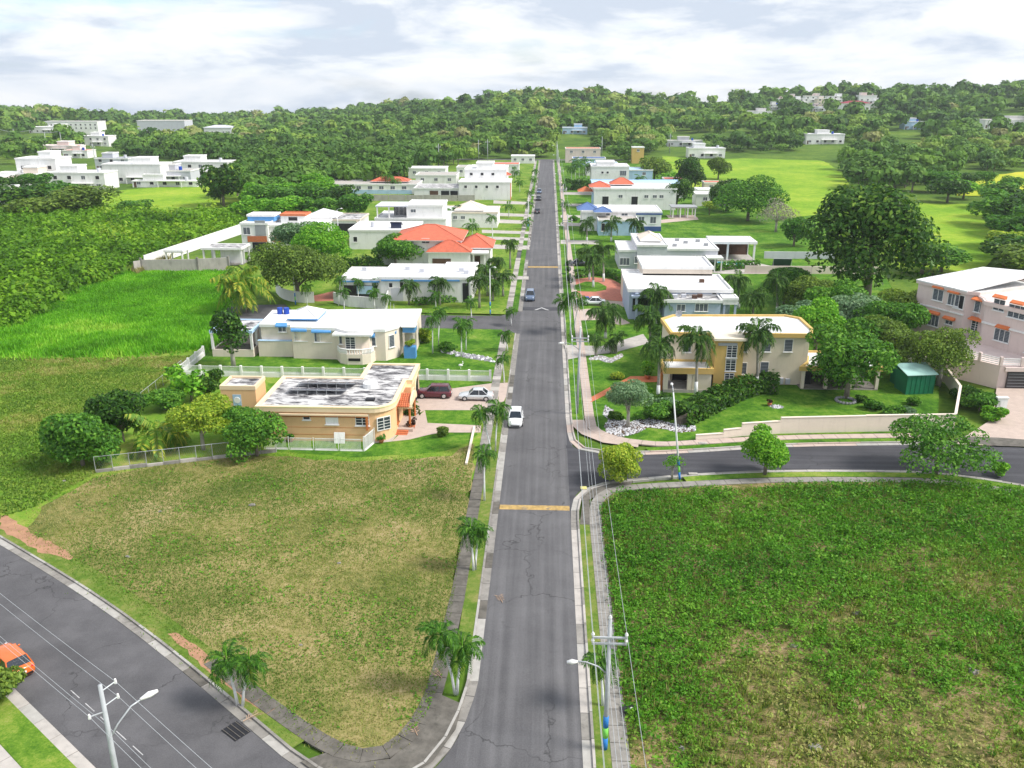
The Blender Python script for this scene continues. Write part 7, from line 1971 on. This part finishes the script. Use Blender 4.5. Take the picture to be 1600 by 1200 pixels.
def lamp_post(label, base, h, arm, lean=(0, 0)):
    t = thing('street_lamp', label, 'street lamp', (base[0], base[1], 0)); r = 0.11
    ax = lambda z: (lean[0] * z / h, lean[1] * z / h, z)
    MB().tube([ax(-0.1), ax(h * 0.5), ax(h)], [r, r * 0.85, r * 0.6], 8).build('post', plain('white_post', (0.72, 0.73, 0.74), 0.6, 0.06, 2.0), t, True)
    for z0, z1, m in ((0.0, 0.8, BLUEBAND), (0.8, 1.5, GREENBAND), (1.5, 2.2, BLUEBAND)):
        MB().tube([ax(z0 + 0.003), ax(z1)], [r * 1.08, r * 1.05], 8).build('painted_band', m, t, True)
    q = ax(h)
    a = MB().tube([q, (q[0] + arm[0] * 0.5, q[1] + arm[1] * 0.5, h + 0.35), (q[0] + arm[0], q[1] + arm[1], h + 0.4)], 0.04, 6).build('lamp_arm', STEEL, t, True)
    MB().tube([(q[0] + arm[0] * 0.85, q[1] + arm[1] * 0.85, h + 0.4), (q[0] + arm[0] * 1.1, q[1] + arm[1] * 1.1, h + 0.4), (q[0] + arm[0] * 1.4, q[1] + arm[1] * 1.4, h + 0.36)], [0.06, 0.15, 0.07], 8).build('lamp_head', WHITE, a, True)
    return t
lamp_post('white street lamp with blue and green bands on the side street verge', G(1062, 749), 9.3, (0.0, 1.2), (-1.2, 0))
lamp_post('white street lamp at the curved wall of the cul-de-sac', G(462, 476), 8.4, (-1.2, 0))
lamp_post('white street lamp with blue base at the cul-de-sac corner', G(766, 491), 8.0, (0.8, -0.6))
lamp_post('far white street lamp on the left verge', (-5.4, 245), 8.4, (1.2, 0))
lamp_post('tall white street lamp behind the modern white house', (-52, 214), 8.6, (1.0, 0))
def wire(label, p, q, sag, r=0.013, grp='overhead wires'):
    p, q = Vector(p), Vector(q); pts = []
    for i in range(15):
        t = i / 14; v = p.lerp(q, t); v.z -= sag * 4 * t * (1 - t); pts.append(v)
    tag(MB().tube(pts, r, 4).build('overhead_wire', WIRE), label, 'wire', grp)
Z1, Z2 = 8.6, 10.2
for k, (x, z, nm) in enumerate(((-0.95, 8.25, 'left upper'), (0.95, 8.25, 'right upper'), (0.0, 9.3, 'top'), (-0.95, 7.85, 'left lower'), (-0.1, 6.0, 'communication'), (0.2, 5.6, 'lowest communication'))):
    wire('%s overhead wire between the two near poles on the right' % nm, (3.85 + x, 41.9, z), (4.0 + x, 98.1, z + (1.5 if z > 7 else 1.0)), 0.7)
    wire('%s overhead wire from the near pole towards the camera' % nm, (3.85 + x, 41.9, z), (3.9 + x + 0.4, -20, z + 0.2), 0.8)
    wire('%s overhead wire running up the street from the second pole' % nm, (4.0 + x, 98.1, z + (1.5 if z > 7 else 1.0)), (4.4 + x, G(889, 415)[1], z + 1.0), 1.0, 0.02)
g_ = [G(889, 415)[1], G(884, 350)[1], G(880, 312)[1], G(877, 290)[1]]
for kk_, (a_, c_) in enumerate(zip(g_[:-1], g_[1:])):
    for x in (-0.9, 0.9):
        wire('%s distant overhead wire span on the right, %s strand' % (ORD[kk_], 'left' if x < 0 else 'right'), (4.4 + x, a_, 9.9), (4.4 + x, c_, 9.9), 0.8, 0.022)
for (z, s_, nm) in ((9.35, 0.75, 'upper'), (8.45, 0.75, 'second'), (8.15, -0.75, 'near side'), (6.9, 0.1, 'lower')):
    off_ = (PZ[0] + perp.x * s_, PZ[1] + perp.y * s_)
    wire('%s wire on the lower left pole running to the left' % nm, (off_[0], off_[1], z), (off_[0] + dN.x * 60, off_[1] + dN.y * 60, z), 0.9, 0.012)
    wire('%s wire on the lower left pole running to the right' % nm, (off_[0], off_[1], z), (off_[0] - dN.x * 45, off_[1] - dN.y * 45, z), 0.7, 0.012)

# ================================================================== FENCES
def picket_fence(label, a, b, h, n, cat='fence', wallh=0.0, mat=WHITE, pier=True, barstep=0.13):
    """fence > piers, low wall sections, barred panels"""
    t = thing('fence', label, cat, (a[0], a[1], 0))
    L = math.hypot(b[0] - a[0], b[1] - a[1]); an = math.atan2(b[1] - a[1], b[0] - a[0]); s_ = L / n
    t.rotation_euler = (0, 0, an)
    rp = MB(); nb_ = int((s_ - 0.3) / barstep)
    rp.box(0.16, s_ - 0.16, -0.02, 0.02, h - 0.12, h - 0.06); rp.box(0.16, s_ - 0.16, -0.02, 0.02, wallh + 0.08, wallh + 0.14)
    for k in range(nb_):
        x = 0.2 + k * barstep; rp.box(x, x + 0.035, -0.014, 0.014, wallh + 0.04, h - 0.02)
    rm = rp.mesh('rail_panel', mat)
    if wallh:
        wm = MB().box(0.14, s_ - 0.14, -0.09, 0.09, -0.15, wallh).mesh('low_wall', mat)
    pw = 0.15 if pier else 0.035
    pm = MB().box(-pw, pw, -pw, pw, -0.15, h + 0.06).mesh('post', mat)
    for k in range(n + 1):
        link('post', pm, t, (k * s_, 0, 0))
        if k < n:
            link('rail_panel', rm, t, (k * s_, 0, 0))
            if wallh:
                link('low_wall', wm, t, (k * s_, 0, 0))
    return t
picket_fence('long white fence with piers and barred panels between peach and cream houses', (-50.0, 110.6), (-7.4, 109.9), 1.5, 15, wallh=0.62)
picket_fence('short white fence running back left of the cream pavilion', (-50.0, 110.7), (-50.2, 119.5), 1.5, 3, wallh=0.62)
picket_fence('white metal garden fence along the front of the peach house', (-30.6, 85.9), (-19.6, 85.7), 1.45, 4, wallh=0.08, pier=False)
picket_fence('white metal gate panel at the rounded corner of the peach house', (-19.55, 85.7), (-18.9, 88.2), 1.7, 1, cat='gate', wallh=0.05, pier=False, barstep=0.1)
t = thing('fence', 'chain link fence on a low stone base left of the peach house', 'fence', (*G(150, 738), 0))
pa, pb_ = Vector(G(150, 738)), Vector(G(432, 706))
n_ = 11
for k in range(n_ + 1):
    p = pa.lerp(pb_, k / n_) - pa
    MB().cyl(p.x, p.y, -0.1, 1.75, 0.035, n=6).build('post', STEEL, t)
    if k < n_:
        q = pa.lerp(pb_, (k + 1) / n_) - pa; an = math.atan2(q.y - p.y, q.x - p.x)
        MB().tube([(p.x, p.y, 1.72), (q.x, q.y, 1.72)], 0.028, 5).build('rail', STEEL, t)
        MB().obox((p.x + q.x) / 2, (p.y + q.y) / 2, (q - p).length - 0.06, 0.25, -0.1, 0.28 + 0.05 * (k % 3), an).build('base_stone', CONC_L if k % 2 else CONC, t)
        ms = MB()
        for j in range(8):
            u0 = p.lerp(q, j / 8); u1 = p.lerp(q, min(1, (j + 3) / 8))
            ms.tube([(u0.x, u0.y, 0.3), (u1.x, u1.y, 1.7)], 0.004, 3); ms.tube([(u1.x, u1.y, 0.3), (u0.x, u0.y, 1.7)], 0.004, 3)
        ms.build('wire_mesh', GREY, t)
t = thing('fence', 'thin wire fence running back from the bushes to the white fence', 'fence', (*G(222, 630), 0))
pa, pb_ = Vector(G(222, 630)), Vector(G(285, 578))
for k in range(7):
    p = pa.lerp(pb_, k / 6) - pa; MB().cyl(p.x, p.y, -0.1, 1.4, 0.03, n=5).build('post', STEEL, t)
MB().tube([(0, 0, 1.4), ((pb_ - pa).x, (pb_ - pa).y, 1.4)], 0.03, 5).build('rail', STEEL, t)
tag(MB().box(-0.12, 0.12, -5.2, 5.2, -0.02, 0.22).build('low_kerb_wall', CREAM, loc=(-8.15, 87.8, 0)), 'low cream edging wall along the peach house lawn', 'edging')

# ================================================================== SMALL THINGS
# white board leaning on the wall
o_ = MB().box(-0.6, 0.6, -0.04, 0.04, 0, 1.25).box(0.15, 0.19, -0.07, -0.04, 0.05, 0.8).build('board', WHITE, loc=(-22.75, 87.75, 0)); o_.rotation_euler = (R(-16), 0, 0); tag(o_, 'white board leaning on the peach house wall', 'board')
def pot(label, base, r, plant='red'):
    t = thing('flower_pot', label, 'flower pot', (base[0], base[1], base[2] if len(base) > 2 else 0.0))
    MB().tube([(0, 0, 0), (0, 0, r * 0.9), (0, 0, r * 1.2)], [r * 0.55, r * 0.9, r], 10).build('pot', TERRA, t, True)
    m_, _l = crown_mesh('p', random.randint(0, 999), r * 1.5, r * 1.0, r * 0.9, 110, r * 0.45, L_RED if plant == 'red' else L_MID, 4)
    link('plant', m_, t)
pot('terracotta pot with dark plant beside the porch steps of the peach house', G(644, 670), 0.42); pot('terracotta pot with plant at the rounded corner terrace', G(596, 692), 0.34, 'g'); pot('dark plant pot below the porch window of the peach house', G(611, 680), 0.34)
pot('tall grey pot by the mustard porch entrance', G(1012, 592), 0.45, 'g'); pot('orange pot by the peach house wall behind the garden fence', G(455, 690), 0.34, 'g'); pot('red pot under the mustard house carport', G(1250, 596), 0.5); pot('terracotta pot on the small stone bed', G(1202, 634), 0.3)
# garden egret statue
t = thing('bird_statue', 'white garden bird statue on the cream house lawn', 'statue', (*G(720, 577), 0))
MB().tube([(0, 0, 0.05), (0, 0, 0.45)], 0.03, 5).build('leg', WHITE, t); MB().ball((0, 0, 0.6), 0.22, 8, 6, (1.5, 0.8, 0.9)).tube([(0.2, 0, 0.65), (0.34, 0, 0.9), (0.26, 0, 1.1)], [0.1, 0.06, 0.06], 6).ball((0.28, 0, 1.14), 0.08, 6, 5).build('body', WHITE, t, True)
# storm drains, dead fronds, bins, yellow marker
t = thing('storm_drain', 'open storm drain grate with dead fronds in the lower left gutter', 'storm drain', (*G(368, 1140), -0.118), lst)
MB().box(-0.75, 0.75, -0.55, 0.55, 0.0, 0.02).build('pit', DARK, t)
for k in range(4):
    MB().box(-0.73, 0.73, -0.45 + 0.3 * k - 0.018, -0.45 + 0.3 * k + 0.018, 0.022, 0.05).build('bar', CONC_D, t)
DEADF = leafmat('dead_frond', [(0.0, (0.22, 0.13, 0.08)), (1.0, (0.50, 0.36, 0.26))], 0.1, 0.8)
dfm = frond_mesh(77, 1.8, 0.15, 12, 0.06, 0.35, DEADF, 0.05, 0.05, 'dead_frond')
for lab, p, a, z in (('curled dead frond lying on the main street', G(785, 940), 1.9, -0.08), ('dead frond lying on the dark corner pavement', G(652, 1150), 2.0, 0.06), ('dead frond over the storm drain', G(380, 1128), 0.9, 0.05), ('dead frond on the right pavement beside the weeds', G(985, 1112), 0.3, 0.06), ('fallen frond on the pavement by the lowest palm pair', G(690, 1060), 2.3, 0.06)):
    tag(link('dead_frond', dfm, None, (p[0], p[1], z), a), lab, 'palm frond')
t = thing('garbage_tyre', 'dark discarded basin with litter beside the right pavement', 'debris', (*G(984, 1112), 0.02))
MB().tube([(0, 0, 0), (0, 0, 0.22)], [0.42, 0.5], 12).build('basin', BLACKPLASTIC, t); MB().ball((0.1, 0, 0.24), 0.14, 6, 4, (1, 0.7, 0.5)).build('litter', WHITE, t)
tag(MB().box(-0.3, 0.3, -0.3, 0.3, 0, 0.05).box(-0.2, 0.2, -0.2, 0.2, 0.05, 0.09).build('manhole_cover', plain('yellow_cover', (0.72, 0.66, 0.25), 0.7, 0.1, 2), loc=(*G(912, 761), -0.1)), 'small pale yellow cover on the asphalt by the side street corner', 'cover')
t = thing('wheeled_bin', 'blue wheeled bin by the white car on the pink apron', 'bin', (*G(917, 474), 0.03))
MB().prism([(-0.3, -0.3), (0.3, -0.3), (0.3, 0.3), (-0.3, 0.3)], 0.0, 1.1).build('body', BLUEPLASTIC, t); MB().box(-0.34, 0.34, -0.36, 0.34, 1.102, 1.2).build('lid', BLUEPLASTIC, t)
for k, (px_, py_) in enumerate(((1098, 693), (1083, 739 if False else 741))):
    o_ = MB().box(-0.45, 0.45, -0.22, 0.22, 0, 0.1).box(-0.25, 0.25, -0.12, 0.12, 0.1, 0.13).build('drain_inlet', CONC_L, loc=(*G(px_, py_), 0.0)); tag(o_, 'concrete inlet box on the %s verge of the side street' % ('upper', 'lower')[k], 'drain inlet')
for k, (px_, py_, s_) in enumerate(((100, 752, 0.3), (395, 790, 0.5), (200, 930 - 60, 0.3), (470, 1008, 0.2), (530, 880, 0.25), (250, 800, 0.3), (1340, 960, 0.5), (1275, 1170, 0.6), (1520, 1050, 0.6), (1065, 1170, 0.35), (1240, 1010, 0.4))):
    p_ = G(px_, py_); o_ = MB().ball((0, 0, s_ * 0.1), s_ * 0.7, 7, 5, (1, 0.7, 0.45), jit=0.6).build('rock', CONC, loc=(p_[0], p_[1], 0)); tag(o_, '%s pale rock in the %s vacant lot' % (('left edge', 'largest, upper', 'lower left', 'bottom', 'central', 'upper left', 'upper', 'lowest', 'rightmost', 'lower left', 'middle')[k], 'left' if px_ < 800 else 'right'), 'rock', 'rocks in the %s lot' % ('left' if px_ < 800 else 'right'))
for k in range(4):
    p_ = G(1110 + 14 * k, 421 if k else 419)
    t = thing('sun_lounger', '%s white sun lounger by the pool counted from the left' % ORD[k], 'sun lounger', (p_[0], p_[1] + 3.0, 0.05), R(90))
    MB().box(-0.9, 0.5, -0.3, 0.3, 0.25, 0.33).build('seat', WHITE, t); b = MB(); b.poly([(0.5, -0.3, 0.33), (0.5, 0.3, 0.33), (1.0, 0.3, 0.75), (1.0, -0.3, 0.75)]); b.build('backrest', WHITE, t); 
    for sx in (-0.8, 0.4):
        MB().box(sx, sx + 0.06, -0.28, 0.28, 0, 0.25).build('leg', WHITE, t)
t = thing('football_goal', 'dark netted goal on the lawn behind the pool wall', 'goal', (*G(1222, 417), 0))
MB().tube([(-2, 0, 0), (-2, 0, 1.8), (2, 0, 1.8), (2, 0, 0)], 0.05, 6).build('frame', STEEL, t); MB().poly([(-2, 0, 1.8), (2, 0, 1.8), (2, 0.9, 0.05), (-2, 0.9, 0.05)]).build('net', plain('dark_net', (0.03, 0.07, 0.05), 0.9), t)
wl_ = thing('boundary_wall', 'pale wall running right from the pool behind the palms', 'wall', (60, 183, 0))
for k in range(4):
    MB().box(-18 + 7 * k, -11.05 + 7 * k, -0.12, 0.12, -0.1, 1.6).build('wall_panel', PINK if k < 2 else CREAM, wl_)
wl_ = thing('boundary_wall', 'grey wall behind the football goal', 'wall', (60, 200, 0))
for k in range(3):
    MB().box(-10 + 7 * k, -3.05 + 7 * k, -0.12, 0.12, -0.1, 1.6).build('wall_panel', LGREY, wl_)
# ================================================================== FAR HOUSES AND THE WOOD
def far_house(label, px_, py_, w_, d_, h_, wm=WHITE, rm=WHITE_ROOF, group=None, storeys=1, name='house', hip=False, terr=False, lift=0.0):
    c = GT(px_, py_) if terr else G(px_, py_)
    z = float(hz(c[0], c[1])) + lift
    h = House(name, label, 'house', (c[0], c[1] + d_ / 2, z - 0.2))
    x, y = c[0], c[1] + d_ / 2
    if hip:
        h.wall(h.rect(x - w_ / 2, x + w_ / 2, y - d_ / 2, y + d_ / 2), -1.0 - lift, h_, wm); h.hip(x - w_ / 2, x + w_ / 2, y - d_ / 2, y + d_ / 2, h_ + 0.2, h_ + 2.2, rm, 0.5)
    else:
        h.block(x - w_ / 2, x + w_ / 2, y - d_ / 2, y + d_ / 2, -1.0 - lift, h_, wm, WHITE, rm)
    k_ = int(abs(c[0]) * 7) % 4
    if not hip and w_ < 40:
        xw = x - w_ / 2 + (0.15 + 0.16 * k_) * w_
        h.block(xw, xw + w_ * 0.32, y - d_ * 0.2, y + d_ * 0.42, h_ + 0.02, h_ + 2.3, wm, WHITE, rm)
        MB().cyl(x + w_ * (0.32 - 0.1 * k_) - h.ox, y - d_ * 0.1 - h.oy, h_ + 0.02, h_ + 1.5, 0.7, n=10).build('water_tank', (LGREY, BLUEPLASTIC, CONC, WHITE)[k_], h.o)
        h.box('porch_slab', x - w_ * 0.1, x + w_ * 0.3, y - d_ / 2 - 1.8, y - d_ / 2 - 0.02, 2.5, 2.7, WHITE)
        for q_ in (-0.08, 0.28):
            h.col(x + w_ * q_, y - d_ / 2 - 1.6, -0.3, 2.5, 0.14, WHITE)
    n = max(2, int(w_ / 4.5))
    for s_ in range(storeys):
        for k in range(n):
            h.win('F', y - d_ / 2, x - w_ / 2 + (k + 0.5) * w_ / n, 1.0 + s_ * 3.0, 1.5, 1.3, 'dark' if (k + s_) % 3 else 'louver')
    h.box('door', x - w_ / 2 + 0.6, x - w_ / 2 + 1.6, y - d_ / 2 - 0.05, y - d_ / 2 + 0.02, 0, 2.1, BROWN)
    return h
# left hamlet above the thicket
far_house('white three storey house with balcony in the left hamlet', 62, 292, 16, 12, 11.0, WHITE, WHITE_ROOF, storeys=3)
far_house('cream lower house left of the three storey house', 25, 296, 18, 10, 6.0, CREAM, WHITE_ROOF, storeys=2)
far_house('long white house with dark windows right of the three storey house', 122, 296, 22, 11, 6.4, WHITE, WHITE_ROOF, storeys=2)
far_house('pale house at the far left edge above the thicket', 2, 308, 22, 12, 4.6, CREAM, WHITE_ROOF)
far_house('white flat house at the left edge below the hamlet', 12, 320, 18, 10, 3.4, WHITE, CONC_L)
far_house('big white barn like house in the middle of the left hamlet', 208, 286, 24, 12, 7.6, WHITE, WHITE_ROOF)
far_house('grey roofed house with verandah behind the barn like house', 176, 266, 16, 10, 5.5, LGREY, GREY, storeys=2)
far_house('low grey house right of the barn like house', 262, 284, 20, 10, 4.6, LGREY, CONC_L)
far_house('white flat roofed house with dark door at the right end of the hamlet', 315, 276, 24, 11, 6.4, WHITE, WHITE_ROOF, storeys=2)
far_house('low white wall like building at the foot of the hamlet', 258, 292, 26, 4, 2.4, WHITE, WHITE_ROOF)
far_house('small pink roofed house behind the left hamlet', 88, 238, 22, 12, 4.0, PINK, PINK)
far_house('small orange roofed house behind the left hamlet', 118, 246, 14, 10, 4.0, WHITE, TERRA)
far_house('small white house by the distant wires', 148, 224, 20, 12, 6.5, WHITE, WHITE_ROOF, storeys=2)
far_house('long white school like block far left on the skyline', 112, 202, 50, 16, 7.5, WHITE, CONC_L, storeys=2, lift=3)
far_house('white wing left of the school like block', 72, 206, 30, 14, 5.0, WHITE, WHITE_ROOF)
far_house('big pale grey hall far left with bright end wall', 252, 200, 46, 20, 10.0, LGREY, CONC_L, lift=6)
far_house('white house with pitched roof far left in the wood', 340, 202, 26, 16, 5.5, WHITE, LGREY, hip=True, lift=3)
# wood edge on the right
far_house('long white bungalow on the upper edge of the green field', 1104, 247, 20, 10, 5.2, WHITE, LGREY)
far_house('white building with arches half hidden at the right of the field', 1288, 232, 24, 10, 6.0, WHITE, WHITE_ROOF, storeys=1)
far_house('pale house peeping from the wood above the street end', 898, 220, 18, 10, 4.5, PALEBLUE, PALEBLUE)
far_house('small pale house in the wood above the long bungalow', 1070, 232, 22, 8, 3.6, LGREY, CONC_L)
far_house('white house in the wood on the right hillside', 1186, 184, 22, 14, 5.5, WHITE, CONC_L, terr=True)
far_house('blue sided small house on the right hillside', 1428, 202, 14, 10, 5.5, PALEBLUE, LGREY, terr=True)
far_house('white house at the right edge of the hillside', 1572, 200, 30, 14, 5.5, WHITE, CONC_L, terr=True)
far_house('dark red roofed house on the right hilltop', 1338, 172, 24, 14, 5.5, WHITE, plain('maroon_roof', (0.25, 0.03, 0.05)), terr=True, hip=True)
for k, (px_, py_, w_, h_, wm) in enumerate(((1165, 158, 20, 8, WHITE), (1182, 162, 24, 8, CREAM), (1200, 160, 22, 9, WHITE), (1218, 163, 22, 8, WHITE), (1236, 160, 24, 9, PINK), (1252, 164, 22, 8, WHITE), (1270, 160, 26, 9, WHITE), (1288, 164, 22, 8, CREAM), (1305, 160, 24, 8, WHITE), (1355, 164, 26, 12, WHITE), (1368, 168, 22, 8, WHITE), (1210, 172, 20, 7, WHITE), (1280, 174, 18, 6, LGREY))):
    far_house('%s pale little house in the cluster along the right hilltop' % (ORD[k] + ' from the left' if k < 11 else ('lower left' if k == 11 else 'lower right')), px_, py_, w_ * 0.62, 10, h_ * 0.72, wm, WHITE_ROOF if k % 3 else TERRA, storeys=2, terr=True).o['group'] = 'hilltop houses'
for k, (px_, py_) in enumerate(((686, 262), (748, 252), (762, 252), (940, 245), (1046, 240), (98, 235), (150, 262), (74, 236), (0, 228), (25, 228))):
    c = G(px_, py_); utility_pole('%s distant pole standing by the edge of the wood' % ORD[k], (c[0], c[1]), 11, k % 2 == 0, None, False, 0.2)
for k in range(3):
    a_ = G(-40 + 45 * k, 226 + 2 * k); c_ = G(5 + 45 * k, 228 + 2 * k); wire('%s distant wire span across the far left field' % ORD[k], (a_[0], a_[1], 10.5), (c_[0], c_[1], 10.5), 1.2, 0.12)
sheet('field', [G(-60, 216), G(120, 212), G(240, 214), G(160, 222), G(40, 228), G(-60, 232)], 0.012, FIELD, True, 'pale open field far left with wires')
sheet('field', [G(395, 214), G(450, 208), G(470, 211), G(420, 219)], 0.9, YFIELD, True, 'small yellow clearing in the wood')

# ---- the wood ------------------------------------------------------------------------
LOW = [(-400, 240), (0, 244), (20, 262), (45, 250), (100, 258), (150, 250), (200, 248), (340, 262), (345, 322), (420, 318), (520, 306), (600, 296), (650, 290), (675, 268), (720, 258), (760, 252), (800, 248), (845, 246), (872, 246), (930, 242), (1010, 262), (1035, 240), (1080, 236), (1130, 239), (1200, 243), (1255, 238), (1300, 262), (1335, 300), (1400, 305), (1450, 295), (1480, 280), (1600, 266), (1700, 262), (2100, 280)]
LX = np.array([p[0] for p in LOW]); LY = np.array([p[1] for p in LOW])
rng = np.random.default_rng(23)
def wood_points():
    out = []
    for d0, d1, sp in ((250, 480, 8.2), (480, 700, 9.4), (700, 950, 11.5), (950, 1300, 15.0), (1300, 1600, 22.0)):
        n = int(0.5 * 1.45 * (d1 ** 2 - d0 ** 2) / sp ** 2)
        r_ = np.sqrt(rng.uniform(d0 ** 2, d1 ** 2, n)); a = rng.uniform(-0.74, 0.70, n)
        out.append(np.stack([r_ * np.sin(a), r_ * np.cos(a), np.full(n, sp)], 1))
    return np.concatenate(out)
W_ = wood_points()
zx = hz(W_[:, 0], W_[:, 1])
c, s = math.cos(YAW), math.sin(YAW)
xr = c * W_[:, 0] + s * W_[:, 1]; yr = -s * W_[:, 0] + c * W_[:, 1]; zr = zx - CAM_H
wv = yr * math.cos(PITCH) - zr * math.sin(PITCH); vv = yr * math.sin(PITCH) + zr * math.cos(PITCH)
PXs = 800 + FPX * xr / wv; PYs = 600 - FPX * vv / wv
ok = (PYs < np.interp(PXs, LX, LY)) & ~((np.hypot(W_[:, 0], W_[:, 1]) > 1115) & (PXs > 690))
# clear the fields and the far buildings (front yard of each one)
for poly in ([(1026, 240), (1110, 246), (1255, 238), (1312, 262), (1330, 300), (1300, 315), (1050, 300)], [(1478, 279), (1700, 258), (1700, 310), (1500, 310)], [(390, 214), (450, 207), (475, 211), (420, 221)], [(-80, 214), (130, 210), (245, 213), (165, 224), (40, 232), (-80, 236)]):
    ok &= ~inpoly_np(PXs, PYs, poly)
for o in [o for o in COL.objects if o.get('category') == 'house' and o.location.y > 250]:
    hw_ = 12.0
    for ch in o.children:
        if ch.name.startswith('wall'):
            hw_ = max(hw_, ch.dimensions.x / 2 + 3)
            xsv = [v.co.x for v in ch.data.vertices]; hw_ = max(xsv) + 2.5; break
    dxw = W_[:, 0] - o.location.x * W_[:, 1] / o.location.y; dyw = W_[:, 1] - o.location.y
    ok &= ~((np.abs(dxw) < hw_) & (dyw > (-150 if (o.location.y > 560 and o.location.z < 8) else -32 - 0.05 * o.location.y)) & (dyw < 9))
clear_n = fbm(W_[:, 0], W_[:, 1], 60.0, 97) + 0.25 * fbm(W_[:, 0], W_[:, 1], 16.0, 99)
ok &= ~((clear_n > 0.80) & (np.hypot(W_[:, 0], W_[:, 1]) > 420))
W_ = W_[ok]; zx = zx[ok]; PXs = PXs[ok]
D_ = np.hypot(W_[:, 0], W_[:, 1]); order = np.argsort(D_); W_ = W_[order]; zx = zx[order]; D_ = D_[order]; PXs = PXs[order]
def wood_proto(seed, n, leaf, nl=9):
    r_ = np.random.default_rng(seed)
    lob = shell_lobes(r_, 1.0, 0.62, 0.16, nl, 0.52, 0.46)
    P, N = crown_points(r_, lob, n, 0.04); N = N + np.array([0, 0, 0.12])
    return leaves(P, N, leaf, r_, 0.24, 0.85, 0.35), lob
PN = [wood_proto(900 + i, 230, 0.15) for i in range(5)]
PMm = [wood_proto(920 + i, 120, 0.20)[0] for i in range(6)]
PF = [wood_proto(940 + i, 60, 0.26, 6)[0] for i in range(6)]
NI = 230
def wtint(x, y, r_):
    big = fbm(x, y, 70.0, 91)
    return float(np.clip(0.18 + 0.65 * (big - 0.28) * 1.6 + r_.normal(0, 0.26), 0, 1))
prm = []
for Vp, lob in PN:
    for tt in (0.12, 0.38, 0.6, 0.8):
        me = np_mesh('crown', Vp, quad_idx(len(Vp) // 4), FOREST, np.full(len(Vp), tt)); prm.append((tt, me, trunk_mb(0.9, 0.045, lob, 3).mesh('trunk', BARK)))
for i in range(min(NI, len(W_))):
    x, y, sp = W_[i]; tt = wtint(np.array([x]), np.array([y]), rng)
    if -60 < PXs[i] - 560 < 140 or (340 < PXs[i] < 680):
        tt *= 0.45
    best = sorted(prm, key=lambda q: abs(q[0] - tt) + 0.001 * random.random())[:3]
    tt, me, tmm = random.choice(best)
    rad = rng.uniform(4.0, 6.6); ht = rad * rng.uniform(1.0, 1.35)
    zone = 'behind the left hamlet' if PXs[i] < 340 else 'behind the modern houses on the left' if PXs[i] < 520 else 'above the long low white building' if PXs[i] < 680 else 'left of the street end' if PXs[i] < 855 else 'right of the street end' if PXs[i] < 1030 else 'above the green field' if PXs[i] < 1270 else 'right of the green field' if PXs[i] < 1470 else 'above the yellow field'
    tone = 'dark green' if tt < 0.25 else 'mid green' if tt < 0.5 else 'olive green' if tt < 0.7 else 'pale yellowish green'
    t = thing('forest_tree', '%s tree at the wood edge %s' % (tone, zone), 'tree', (x, y, float(zx[i]) - 0.2), rng.random() * 6.28, 'front trees of the wood')
    link('trunk', tmm, t, scale=(rad, rad, ht)); link('crown', me, t, scale=(rad, rad, ht))
def merge(idx, protos, lo, hi):
    VV = []; TT = []
    for i in idx:
        x, y, sp = W_[i]; Vp = protos[rng.integers(len(protos))]
        a = rng.random() * 6.283; ca, sa = math.cos(a), math.sin(a)
        rad = lo + (hi - lo) * rng.random() ** 1.6 * 1.25; ht = rad * rng.uniform(0.8, 1.3)
        q = np.empty_like(Vp)
        q[:, 0] = (Vp[:, 0] * ca - Vp[:, 1] * sa) * rad + x; q[:, 1] = (Vp[:, 0] * sa + Vp[:, 1] * ca) * rad + y; q[:, 2] = Vp[:, 2] * ht + zx[i] - 0.3
        tt = wtint(np.array([x]), np.array([y]), rng)
        if 340 < PXs[i] < 680 and D_[i] < 560:
            tt *= 0.5
        VV.append(q); TT.append(np.full(len(Vp), tt))
    return np.concatenate(VV), np.concatenate(TT)
i_all = np.arange(NI, len(W_))
near_i = i_all[D_[i_all] < 640]; mid_i = i_all[(D_[i_all] >= 640) & (D_[i_all] < 950)]; far_i = i_all[D_[i_all] >= 950]
for lab, idx, pr, lo, hi in (('near part of the wooded hillside', near_i, [p[0] for p in PN], 3.4, 6.4), ('middle part of the wooded hillside', mid_i, PMm, 4.4, 7.8), ('far wooded ridge on the skyline', far_i, PF, 5.5, 10.0)):
    if len(idx):
        V, T = merge(idx, pr, lo, hi)
        stuff(link('wood', np_mesh('wood', V, quad_idx(len(V) // 4), FOREST, T)), lab)

# ---- the air: thin haze round the whole place
hm = bpy.data.materials.new('haze'); hm.use_nodes = True; hn = hm.node_tree; hn.nodes.clear()
ho = hn.nodes.new('ShaderNodeOutputMaterial'); pv = hn.nodes.new('ShaderNodeVolumePrincipled')
pv.inputs['Color'].default_value = (0.86, 0.92, 1.0, 1); pv.inputs['Density'].default_value = 0.00012; pv.inputs['Anisotropy'].default_value = 0.2
hn.links.new(pv.outputs[0], ho.inputs['Volume'])
hb = MB().box(-1850, 1850, -150, 3050, -95.0, 62.0).build('haze', hm)
hb['kind'] = 'stuff'; hb['label'] = 'thin pale haze over the whole view'
